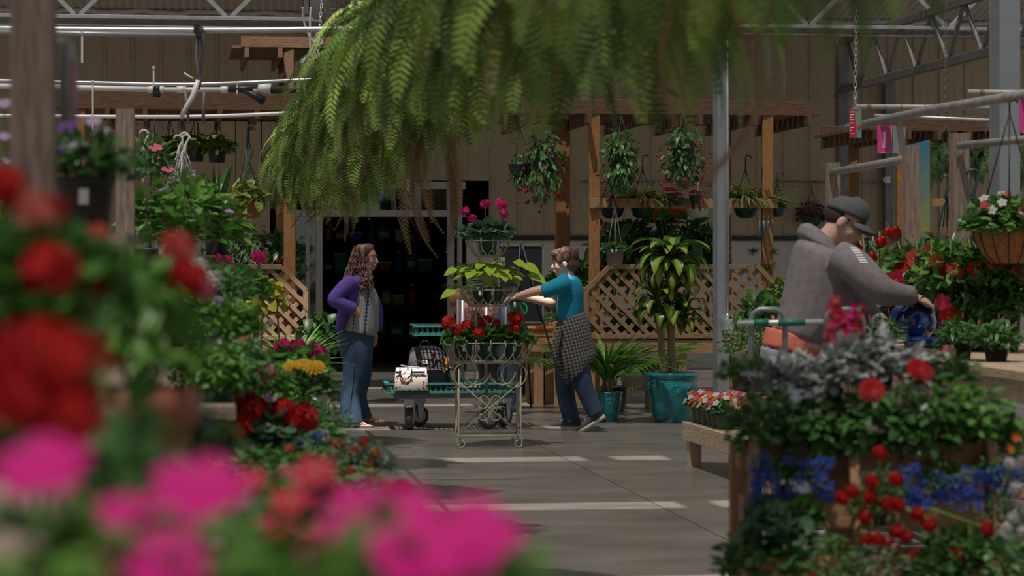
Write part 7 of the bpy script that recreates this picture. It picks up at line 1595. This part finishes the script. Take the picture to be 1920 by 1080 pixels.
for i, (px, Y, h_, c_) in enumerate(((1030, 25.6, 0.55, M_bpot), (925, 25.5, 0.5, M_bpot))):
    p = P(px, 600, Y); tq = thing('tall_planter', ('tall tapered black planter behind the easel leg', 'tall tapered black planter behind the wire stand')[i], 'planter', (p.x, Y, 0)); b = MB(); b.lathe([(0.11, 0), (0.115, 0.01), (0.2, h_), (0.21, h_), (0.21, h_+0.03), (0.18, h_+0.03), (0, h_)], 20); b.build('planter_body', c_, tq); inst('foliage', FOL['finedeep'], tq, (0, 0, h_+0.15), scale=(0.22, 0.22, 0.3), kind='stuff'); add_flowers(tq, fl_single('orange'), 7, 0.2, h_+0.2, 0.05, seed=i)
p = P(1005, 640, 24.55); tq = thing('orange_trough', 'orange window box in the small timber box planter', 'trough', (p.x, 24.7, 0.56), TH); b = MB(); b.loft([sq(0.3, 0.16, 0, e=8), sq(0.34, 0.2, 0.2, e=8), sq(0.36, 0.22, 0.2, e=8), sq(0.36, 0.22, 0.25, e=8)]); b.build('trough_body', M_orange, tq); inst('foliage', FOL['finedeep'], tq, (0, 0, 0.3), scale=(0.2, 0.13, 0.2), kind='stuff'); add_flowers(tq, fl_mum('orange', 3), 8, 0.16, 0.3, 0.045, seed=3)
jg = P(966, 625, 21.3); tq = thing('watering_jug', 'green plastic jug standing on the upper cart tray', 'jug', (jg.x, 21.25, 0.85), 0); b = MB(); b.lathe([(0.07, 0), (0.075, 0.01), (0.075, 0.2), (0.04, 0.26), (0.03, 0.27)], 16); b.build('jug_body', mat('clear_green', (0.05, 0.12, 0.07), 0.3), tq); b = MB(); b.lathe([(0.034, 0.27), (0.034, 0.31), (0.02, 0.32)], 14); b.build('cap', mat('cap_green', (0.0, 0.22, 0.07), 0.4), tq); b = MB(); b.tube(arc((0.055, 0, 0.2), 0.05, -80, 80, 8), 0.01, 6); b.build('handle', mat('cap_green', (0, 0.22, 0.07)), tq)
# ---------------------------------------------------------------- right display: bench by the man
rb = thing('plant_bench', 'weathered timber plant bench at right under the red mandevillas', 'bench', (0, 0, 0)); BZ = P(1900, 668, 11.6).z
def RX(Y): return 2.03-0.045*(Y-12.0)
for k in range(6):
    o_ = 0.10+0.15*k
    for seg in range(3): beam('plank', (RX(9.5)+o_-0.0, 9.6+2.5*seg, BZ-0.022), (RX(17)+o_, 9.6+2.5*(seg+1)-0.01, BZ-0.022), 0.14, 0.042, M_woodp, rb)
for Yp in (9.8, 12.2, 14.6, 16.9):
    for o_ in (0.14, 0.8): beam('leg', (RX(Yp)+o_, Yp, 0), (RX(Yp)+o_, Yp, BZ-0.04), 0.09, 0.09, M_woodp, rb)
beam('apron', (RX(9.6)+0.03, 9.6, BZ-0.09), (RX(17)+0.03, 17.1, BZ-0.09), 0.04, 0.10, M_woodp, rb); beam('end_apron', (RX(9.6)+0.02, 9.6, BZ-0.09), (RX(9.6)+0.95, 9.6, BZ-0.09), 0.04, 0.10, M_woodp, rb)
trm = fl_trumpet('red'); trc = fl_trumpet('coral'); trr = fl_trumpet('rose')
for i, (px, Y, ch, fx) in enumerate(((1800, 12.35, M_bpot, [(1770, 505), (1790, 512), (1768, 566), (1778, 585), (1755, 490)]), (1872, 12.25, M_bpot, [(1828, 505), (1865, 490), (1880, 485), (1910, 480), (1905, 510)]), (1735, 13.5, M_bpot, [(1690, 500), (1712, 485), (1730, 510), (1715, 497), (1740, 470), (1680, 525)]))):
    p = P(px, 600, Y); t = thing('potted_mandevilla', ('red mandevilla in a black pot, the left of two on the bench edge', 'red mandevilla in a black pot with a white label', 'red mandevilla standing behind the lifted blue pot')[i], 'mandevilla', (p.x, Y, BZ), 0, 'red mandevillas in black pots')
    zt = add_pot(t, 'nursery', ch, 0.24, 0.9, label=(i == 1)); inst('foliage', FOL['mandevilla'], t, (0, 0, zt+0.12), (0, 0, i*2), (0.21, 0.19, 0.27), kind='stuff'); inst('foliage', FOL['bright'], t, (-0.04+0.06*(i % 2), -0.05, zt+0.17), (0, 0, i*3+1), (0.22, 0.2, 0.26), kind='stuff'); inst('foliage', FOL['mandevilla2'], t, (0.05, -0.08, zt+0.02), (0, 0, i*3+2), (0.2, 0.18, 0.2), kind='stuff')
    for j, (x, yy) in enumerate(fx):
        q = P(x, yy, Y-0.15-0.03*(j % 3))-Vector((p.x, Y, BZ)); d = Vector((0.4*math.sin(j*2.1), -1, 0.25*math.cos(j))).normalized(); inst('flower', (trm, trc, trr)[j % 3], t, q, Vector((0, 0, 1)).rotation_difference(d) @ Quaternion((0, 0, 1), j), 0.085+0.02*(j % 2))
    for j in range(6): a = j*1.05; b = MB(); b.tube([(0.05*math.cos(a), 0.05*math.sin(a), zt), (0.12*math.cos(a), 0.12*math.sin(a), zt+0.2), (0.15*math.cos(a), 0.15*math.sin(a), zt+0.38)], 0.004, 4); b.build('stem', M_stem, t)
    for j in range(3): b = MB(); b.tube([(-0.06+0.06*j, 0.02, zt-0.02), (-0.06+0.06*j, 0.02, zt+0.35)], 0.005, 4); b.build('bamboo_cane', M_cane, t)
    for j in range(4): a = j*0.9; c = Vector((0.2*math.cos(a), 0.2*math.sin(a)-0.05, zt+0.32+0.04*(j % 3))); b = MB(); b.lathe([(0.001, 0), (0.0035, 0.015), (0.003, 0.03), (0.0005, 0.045)], 6, c); b.build('bud', PM['salmon'], t)
for i, (px, Y, s_) in enumerate(((1800, 11.2, 0.12), (1868, 11.0, 0.12), (1660, 12.2, 0.10))):
    p = P(px, 660, Y); t = plant('dipladenia', ('small pink dipladenia at the bench edge under the blue saucer', 'small budding dipladenia before the black pots', 'small pink dipladenia behind the silver foliage')[i], 'dipladenia', (p.x, Y, BZ if i < 2 and p.x > RX(Y) else BZ), 'mandevilla2', s_, ('grow', M_bpot, 0.12, 0.6), [], 'small dipladenias', fz=0.02)
    if i != 1: inst('flower', fl_trumpet('pink'), t, P((1778, 0, 1690)[i], (662, 0, 700)[i], Y-0.08)-Vector((p.x, Y, BZ)), Vector((0, 0, 1)).rotation_difference(Vector((0.1, -1, 0.2))), 0.075)
    for j in range(3): a = j*1.25; c = Vector((0.09*math.cos(a), 0.09*math.sin(a), 0.15+0.03*(j % 2))); b = MB(); b.lathe([(0.001, 0), (0.003, 0.014), (0.0025, 0.026), (0.0005, 0.036)], 6, c); b.build('bud', PM['salmon'], t)
sp_ = P(1733, 652, 12.75); ss_ = thing('blue_saucer', 'cobalt blue glazed saucer below the lifted pot', 'saucer', (sp_.x, sp_.y, BZ)); b = MB(); b.lathe([(0.085, 0), (0.10, 0.008), (0.115, 0.03), (0.118, 0.034), (0.108, 0.034), (0.092, 0.014), (0, 0.012)], 32); b.build('saucer_dish', M_cob, ss_); b = MB(); b.lathe([(0.07, 0.012), (0.08, 0.03), (0.095, 0.055), (0.085, 0.055), (0.07, 0.03), (0, 0.026)], 28); b.build('inner_dish', M_cob, ss_)
# coir basket with white and red vinca
cbk = P(1893, 445, 12.0); t = thing('coir_basket', 'coir lined hanging basket of white and red vinca at right', 'basket', cbk); b = MB(); b.lathe([(0.09, -0.13), (0.14, -0.08), (0.17, -0.02), (0.185, 0.05), (0.18, 0.055), (0.0, 0.045)], 28); b.build('coir_liner', M_coir, t)
for k in range(14): a = k*2*math.pi/14; b = MB(); b.tube([(0.188*math.cos(a), 0.188*math.sin(a), 0.055), (0.174*math.cos(a), 0.174*math.sin(a), -0.02), (0.144*math.cos(a), 0.144*math.sin(a), -0.08), (0.09*math.cos(a), 0.09*math.sin(a), -0.135)], 0.003, 4); b.build('basket_wire', M_black, t)
inst('foliage', FOL['impatiens'], t, (0, 0, 0.06), scale=(0.24, 0.22, 0.20), kind='stuff'); inst('foliage', FOL['bright'], t, (-0.03, -0.04, 0.05), (0, 0, 2), (0.22, 0.2, 0.17), kind='stuff')
add_flowers(t, fl_single('white'), 12, 0.22, 0.06, 0.05, 3, face=(0, -0.8, 0.3)); add_flowers(t, fl_single('rose'), 8, 0.22, 0.06, 0.05, 5, face=(0, -0.8, 0.3))
for k in range(3): a = k*2.094+0.3; b = MB(); b.tube([(0.18*math.cos(a), 0.18*math.sin(a), 0.05), (0.0, 0.0, 0.62)], 0.004, 4); b.build('hanger_wire', M_black, t)
b = MB(); b.tube([(0, 0, 0.62), (0, 0, 0.66)]+arc((0.02, 0, 0.665), 0.02, 180, 0, 8), 0.005, 5); b.build('hook', M_black, t)
# begonia with large dark leaves and orange-red flowers behind the man
bgl = geo('begleaf', lambda: (lambda b: (b.add(T_heart[0].tolist(), T_heart[1]), b.mesh('leaf', L_beg))[1])(MB()))
bg = P(1652, 560, 15.2); t = thing('angel_begonia', 'dark-leaved begonia with drooping orange-red flowers behind the man', 'begonia', (bg.x, bg.y, BZ)); add_pot(t, 'nursery', M_bpot, 0.26, 0.9); g = random.Random(12); hz = bg.z-BZ
for k in range(90):
    a = g.uniform(0, 6.28); rr = g.uniform(0.05, 0.2); h = hz+g.uniform(-0.1, 0.42); d = Vector((math.cos(a), math.sin(a)-0.3, g.uniform(-0.7, 0.1))).normalized(); x_ = d.cross(Vector((0, -0.4, 1))).normalized()
    inst('leaf', bgl, t, (rr*math.cos(a), rr*math.sin(a), h), Matrix((x_, d, x_.cross(d))).transposed().to_quaternion(), g.uniform(0.12, 0.19))
for k in range(7): a = k*0.9; b = MB(); b.tube([(0.03*math.cos(a), 0.03*math.sin(a), 0.2), (0.10*math.cos(a), 0.10*math.sin(a), hz), (0.14*math.cos(a), 0.14*math.sin(a), hz+0.42)], 0.006, 5); b.build('stem', M_rust, t)
for px, py in ((1663, 425), (1655, 440), (1648, 445), (1680, 422), (1668, 430), (1610, 455), (1632, 470), (1685, 428), (1640, 495)):
    q = P(px, py, 15.05)-Vector((bg.x, bg.y, BZ)); inst('flower', fl_drop('scarlet'), t, q, (0.2, 0.3*math.sin(px), px), 0.10); inst('flower', fl_drop('scarlet'), t, q+Vector((0.02, 0, -0.02)), (0.3, -0.3, px+1), 0.085)
# background right: ferns, spider plants, painted board
for i, (px, py, Y, r, lb) in enumerate(((1775, 300, 25.2, 0.55, 'dark fern hanging behind the middle right post'), (1850, 300, 25.2, 0.55, 'dark fern hanging between the nearest post and the column'), (1925, 300, 25.0, 0.5, 'dark fern hanging right of the large column'))): fern(P(px, py, Y), r, 60, lb, 20+i, L_fernd, dry=0, group='dark ferns at the right pergola', hook=0.4)
fern(P(1685, 470, 18.5)+Vector((0, 0, -0.1)), 0.42, 60, 'bright green potted fern between the two right posts', 31, None, dry=0, group='potted ferns behind the right posts', hook=None)
fern(P(1745, 450, 19)+Vector((0, 0, -0.1)), 0.42, 60, 'green potted fern behind the middle right post', 33, L_fernd, dry=0, group='potted ferns behind the right posts', hook=None)
for i, (px, py, Y) in enumerate(((1685, 470, 18.5), (1745, 450, 19), (1765, 475, 17.0))):
    p = P(px, py, Y); zt = p.z-0.235; tq = thing('plant_pedestal', ('pedestal under the bright green potted fern', 'pedestal under the green fern behind the post', 'pedestal under the striped spider plant')[i], 'pedestal', (p.x, p.y, 0)); b = MB(); b.box((0, 0, zt/2), (0.2, 0.2, zt)); b.build('column', M_woodg, tq, False); b = MB(); b.box((0, 0, 0.02), (0.3, 0.3, 0.04)); b.build('plinth', M_woodg, tq, False); b = MB(); b.box((0, 0, zt-0.012), (0.26, 0.26, 0.024)); b.build('cap_board', M_woodg, tq, False)
plant('spider_plant', 'striped spider plant between the two nearest right posts', 'spider plant', P(1765, 475, 17.0)+Vector((0, 0, -0.235)), 'spider', 0.34, ('bowl', M_gpot, 0.24, 1.0), fz=0.0)
M_board = bpy.data.materials.new('painted_board'); M_board.use_nodes = True
_n = M_board.node_tree.nodes; _l = M_board.node_tree.links; _b = _n['Principled BSDF']; _tc = _n.new('ShaderNodeTexCoord'); _sx = _n.new('ShaderNodeSeparateXYZ'); _l.new(_tc.outputs['Object'], _sx.inputs[0]); _nz = _n.new('ShaderNodeTexNoise'); _nz.inputs['Scale'].default_value = 6; _l.new(_tc.outputs['Object'], _nz.inputs[0]); _ad = _n.new('ShaderNodeMath'); _ad.operation = 'MULTIPLY_ADD'; _l.new(_nz.outputs[0], _ad.inputs[0]); _ad.inputs[1].default_value = 0.5; _l.new(_sx.outputs['Z'], _ad.inputs[2])
_mr = _n.new('ShaderNodeMapRange'); _mr.inputs['From Min'].default_value = 1.9; _mr.inputs['From Max'].default_value = 2.6; _l.new(_ad.outputs[0], _mr.inputs[0]); _rp = _n.new('ShaderNodeValToRGB'); _rp.color_ramp.elements[0].color = (0.28, 0.30, 0.03, 1); _rp.color_ramp.elements[1].color = (0.05, 0.19, 0.29, 1); _l.new(_mr.outputs[0], _rp.inputs[0]); _l.new(_rp.outputs[0], _b.inputs['Base Color'])
p0 = P(1717, 400, 20.5); tq = thing('painted_board', 'tall blue and yellow painted board leaning behind the middle post', 'board', (p0.x, 20.5, 0), -0.3); w_ = 52*20.5/F; zt = P(1717, 262, 20.5).z; b = MB(); b.prism([(-w_/2*0.9, 0), (w_/2*1.05, 0), (w_/2, zt), (-w_/2, zt-0.06)], 0.03); b.build('board_panel', M_board, tq, False); b = MB(); b.tube([(0, 0.02, zt*0.8), (0, 0.5, 0)], 0.02, 6); b.build('prop', M_woodg, tq)
b = MB(); b.box((-w_/2-0.02, -0.025, zt-0.32), (0.03, 0.004, 0.05)); b.build('yellow_tag', PM['yellow'], tq, False)

# ---------------------------------------------------------------- cart of the man
c2 = P(1475, 700, 10.3); ct = thing('garden_cart', 'grey tubular garden cart with a green grip before the man', 'cart', (c2.x, 10.3, 0))
M_tube = mat('cart_grey_tube', (0.22, 0.24, 0.26), 0.4, metal=0.4)
def cr(px, py, dy=0): q = P(px, py, 10.3); return Vector((q.x-c2.x, dy, q.z))
for x0, x1, dy in ((1408, 1472, 0.0), (1548, 1618, 0.0)):
    pts = [cr(x0, 860, dy), cr(x0, 605, dy), cr(x0+4, 588, dy), cr(x0+16, 580, dy), cr(x1-16, 580, dy), cr(x1-4, 588, dy), cr(x1, 605, dy), cr(x1, 860, dy)]
    b = MB(); b.tube(pts, 0.0125, 10); b.build('frame_loop', M_tube, ct)
b = MB(); b.tube([cr(1382, 606, -0.02), cr(1548, 603, -0.02)], 0.0125, 10); b.build('handle_bar', M_galv, ct)
for a, c in ((1412, 1440), (1458, 1508)): b = MB(); b.tube([cr(a, 605, -0.02), cr(c, 604, -0.02)], 0.0155, 10); b.build('grip', mat('green_grip', (0.01, 0.16, 0.10), 0.5), ct)
zt = cr(1500, 860).z
b = MB(); x0, x1 = cr(1400, 860).x, cr(1625, 860).x
for k in range(8): b.box(((x0+x1)/2, -0.0+0.1*k, zt), (x1-x0, 0.02, 0.02))
for k in range(7): b.box((x0+(x1-x0)*k/6, 0.35, zt), (0.02, 0.75, 0.02))
b.build('deck_grid', M_cgreen, ct, False)
for x in (x0+0.06, x1-0.06):
    for yy in (0.05, 0.65):
        b = MB(); b.loft([[Vector((x+0.09*math.cos(2*math.pi*k/20), yy+o_, 0.09+0.09*math.sin(2*math.pi*k/20))) for k in range(20)] for o_ in (-0.025, 0.025)]); b.build('wheel', M_tyre, ct); b = MB(); b.box((x, yy-0.04, 0.09+(zt-0.09)/2), (0.03, 0.01, zt-0.09)); b.box((x, yy+0.04, 0.09+(zt-0.09)/2), (0.03, 0.01, zt-0.09)); b.build('fork', M_galv, ct, False)

# red geranium and shrub by the bench end, behind the cart
p = P(1395, 640, 20.0); t = plant('bedding_shrub', 'shrub with tiny orange flowers between the column and the cart', 'shrub', (p.x, 20.0, 0.35), 'finedeep', 0.2, ('nursery', M_bpot, 0.22, 1.0), [(fl_single('orange'), 18, 0.022)], fz=0.2, fscale=(0.22, 0.22, 0.34))
b = MB(); b.box((0, 0, 0.17), (0.34, 0.34, 0.34)); b.box((0, 0, 0.345), (0.38, 0.38, 0.012)); tag(b.build('timber_crate', M_woodt, None, False, loc=(p.x, 20.0, 0)), 'timber crate under the orange flowered shrub', 'crate')
p = P(1425, 560, 21.5); t = plant('zinnia_pot', 'plant with pink flowers in front of the right lattice end', 'plant', (p.x, 21.5, 0.0), 'geranium', 0.22, ('nursery', M_bpot, 0.32, 1.0), [(fl_single('pink'), 6, 0.045)], fz=0.62, fscale=(0.2, 0.2, 0.4)); b = MB(); b.tube([(0, 0, 0.25), (0, 0, 0.95)], 0.015, 6); b.build('stem', M_stem, t)
p = P(1470, 535, 21.8); t = plant('zinnia_pot', 'red flowered plant at the far right end of the lattice', 'plant', (p.x, 21.8, 0.0), 'bright', 0.16, ('nursery', M_bpot, 0.3, 1.0), [(fl_single('red'), 5, 0.05)], fz=0.9, fscale=(0.16, 0.16, 0.22)); b = MB(); b.tube([(0, 0, 0.25), (0, 0, 1.2)], 0.015, 6); b.build('stem', M_stem, t)

# ---------------------------------------------------------------- near right: tiered timber planter full of flowers
YP = 6.4; KP = YP/7.6; pl0 = P(1640, 900, YP); tpn = thing('tiered_planter', 'tan timber tiered planter overflowing with flowers at lower right', 'planter', (pl0.x, YP, 0))
def pr(px, py, dy=0.0): q = P(px, py, YP); return Vector((q.x-pl0.x, dy, q.z))
M_wtan = wood('fresh_tan_timber', (0.30, 0.165, 0.08), (0.42, 0.25, 0.135))
xa, xb = pr(1405, 900).x, pr(1885, 900).x
tiers = [(pr(0, 865).z, 0.16), (pr(0, 965).z, 0.04), (pr(0, 1062).z, -0.08), (pr(0, 1160).z, -0.2)]
for i, (z, dy) in enumerate(tiers):
    beam('tray_board', (xa, dy, z), (xb, dy, z), 0.022, 0.075, M_wtan, tpn); beam('tray_board', (xa, dy+0.15, z), (xb, dy+0.15, z), 0.022, 0.075, M_wtan, tpn); beam('tray_floor', (xa, dy+0.075, z-0.03), (xb, dy+0.075, z-0.03), 0.13, 0.015, M_wtan, tpn)
    for x in (xa, xb): beam('tray_end', (x, dy, z), (x, dy+0.15, z), 0.022, 0.075, M_wtan, tpn)
for x in (xa+0.02, pr(1607, 900).x, xb-0.02):
    beam('stile', (x, 0.30, 0), (x, 0.30, tiers[0][0]+0.03), 0.09, 0.05, M_wtan, tpn, up=(0, 1, 0)); beam('front_stile', (x, -0.27, 0.0), (x, 0.115, tiers[0][0]+0.03), 0.10, 0.025, M_wtan, tpn, up=(1, 0, 0))
def nr(name, label, cat, px, py, dy, fol, r, fls, fscale=None, grp='plants in the tiered planter', rot=0.0):
    r *= KP; fscale = tuple(x*KP for x in fscale) if fscale else None; fls = [(a_, s_*KP, x_, y_) for a_, s_, x_, y_ in fls]; q = pr(px, py, dy)+tpn.location; t = thing(name, label, cat, q, 0, grp); inst('foliage', FOL[fol], t, (0, 0, 0), (0, 0, rot or px), fscale or (r, r, r), kind='stuff')
    b = MB(); b.lathe([(r*0.12, -r*0.5), (r*0.2, -r*0.2), (0, -r*0.15)], 10); b.build('root_ball', M_soil, t)
    for j, (me, size, x, yy) in enumerate(fls):
        w3 = pr(x, yy, dy-r*0.8)-pr(px, py, dy); d = Vector((0.25*math.sin(j*2.3), -1, 0.45)).normalized() if 'spike' not in me.name else Vector((0.2*math.sin(j*2.3), -0.15, 1)); inst('flower', me, t, w3, Vector((0, 0, 1)).rotation_difference(d) @ Quaternion((0, 0, 1), j), size)
        b = MB(); b.tube([w3, w3*0.5+Vector((0, 0.03, 0.02)), (0, 0, 0)], 0.003, 4); b.build('flower_stem', M_stem, t)
    return t
mumr = fl_mum('red', 4); RBs = fl_ball('red')
nr('dusty_miller', 'silver dusty miller at the top of the tiered planter', 'dusty miller', 1585, 715, 0.22, 'silver', 0.17, [], (0.19, 0.15, 0.15)); nr('dusty_miller', 'silver dusty miller right of the crimson spike', 'dusty miller', 1690, 700, 0.28, 'silver', 0.14, [], (0.15, 0.14, 0.12)); nr('dusty_miller', 'dim silver foliage at the left of the planter top', 'dusty miller', 1480, 730, 0.28, 'silver', 0.11, [], (0.11, 0.12, 0.10))
nr('snapdragon', 'crimson snapdragon spike above the silver foliage', 'snapdragon', 1602, 700, 0.26, 'fine', 0.06, [(fl_spike('rose'), 0.16, 1585, 648), (fl_spike('crimson'), 0.15, 1622, 655), (fl_spike('rose'), 0.14, 1604, 645), (fl_spike('magenta'), 0.12, 1612, 640), (fl_ball('magenta'), 0.05, 1665, 680), (fl_ball('rose'), 0.04, 1570, 720)])
for i, (px, py, dy, r, fol, lb) in enumerate(((1440, 800, 0.14, 0.145, 'bushi', 'leafy green plant at the left end of the top tray'), (1540, 808, 0.12, 0.155, 'bush', 'dark leafy plant in the top tray left of the red blooms'), (1650, 805, 0.12, 0.155, 'bushi', 'leafy green plant under the red blooms of the top tray'), (1750, 798, 0.12, 0.165, 'bush', 'dark leafy plant right of the red blooms in the top tray'), (1840, 790, 0.14, 0.155, 'bushb', 'bright leafy plant at the right end of the top tray'), (1800, 720, 0.3, 0.13, 'deep', 'dark plant at the back right of the top tray'), (1420, 715, 0.3, 0.1, 'bright', 'bright plant at the back left of the top tray'))):
    nr('geranium_clump', lb, 'plant', px, py, dy, fol, r, [(mumr, 0.085, 1636, 732), (mumr, 0.075, 1722, 692), (mumr, 0.06, 1735, 700)] if i == 2 else [], (r*1.05, r*0.9, r*0.8))
for i, (px, py, x0, x1, y0, y1, n) in enumerate(((1480, 900, 1405, 1560, 855, 940, 40), (1770, 905, 1690, 1860, 872, 950, 44), (1880, 890, 1850, 1915, 880, 930, 14))):
    g = random.Random(i+40); fls = [(fl_cluster('blue', 12), 0.055, g.uniform(x0, x1), g.uniform(y0, y1)) for k in range(n)]
    nr('lobelia', ('blue lobelia clump at the left of the middle tray', 'blue lobelia clump right of the red flowers', 'blue lobelia at the far right end of the middle tray')[i], 'lobelia', px, py, 0.08, 'finedeep', 0.12, fls, (0.13, 0.09, 0.09))
reds = [(1572, 928), (1590, 915), (1625, 897), (1672, 893), (1622, 925), (1655, 938), (1675, 940), (1710, 957), (1613, 963), (1733, 978), (1618, 1005), (1640, 1005), (1665, 1018), (1672, 990), (1690, 1000), (1642, 845), (1705, 1035), (1840, 985)]
nr('verbena', 'red verbena tumbling over the middle trays', 'verbena', 1650, 950, 0.0, 'finedeep', 0.12, [(RBs, 0.052, x, yy) for x, yy in reds], (0.15, 0.08, 0.14))
nr('zinnia', 'orange-red zinnia with dark centre in the lower tray', 'zinnia', 1780, 1040, -0.05, 'deep', 0.12, [(mumr if False else fl_mum('scarlet', 4), 0.066, 1777, 1027)], (0.15, 0.1, 0.12))
nr('alyssum', 'white alyssum trailing at the right end of the planter', 'alyssum', 1880, 990, 0.0, 'fine', 0.1, [(fl_ball('white'), 0.045, x, yy) for x, yy in ((1885, 865), (1895, 910), (1870, 1000), (1880, 985), (1890, 965), (1865, 1020), (1878, 1015), (1905, 990))], (0.08, 0.08, 0.16))
nr('calibrachoa', 'orange flowered plant at the far right frame edge', 'plant', 1915, 850, 0.1, 'bright', 0.08, [(fl_single('orange'), 0.035, 1912, 822), (fl_single('orange'), 0.03, 1900, 845), (fl_single('orange'), 0.03, 1915, 930)], (0.06, 0.06, 0.14))
for i, (px, py, dy, r, fol) in enumerate(((1450, 1000, -0.02, 0.15, 'geranium2'), (1540, 1060, -0.10, 0.15, 'finedeep'), (1420, 1060, -0.08, 0.14, 'deep'), (1640, 1075, -0.1, 0.13, 'fine'), (1850, 1060, -0.08, 0.14, 'impatiens'), (1730, 1080, -0.12, 0.12, 'deep'), (1500, 970, 0.0, 0.1, 'geranium'))):
    nr('trailing_plant', 'green trailing plant low in the planter, %s' % ('left beneath the lobelia', 'left of the front stile at the bottom', 'at the bottom left corner', 'right of the front stile at the bottom', 'at the lower right end', 'below the zinnia', 'just under the left lobelia clump')[i], 'plant', px, py, dy, fol, r, [(RBs, 0.03, 1512, 1065)] if i == 1 else [], (r*1.1, r*0.7, r))
# fallen petals on the floor by the stand
for i, (px, py) in enumerate(((911, 837), (917, 835), (948, 856))):
    p = G(px, py); b = MB(); b.add([(0, 0, 0.001), (0.012, 0.004, 0.004), (0.02, 0.0, 0.002), (0.012, -0.006, 0.004)], [(0, 1, 2, 3)]); tag(b.build('fallen_petal', PM['scarlet'] if i < 2 else PM['yellow'], None, True, loc=p), ('left red petal lying on the floor under the wire stand', 'right red petal lying on the floor under the wire stand', 'yellow petal lying on the sunlit floor strip')[i], 'petal')
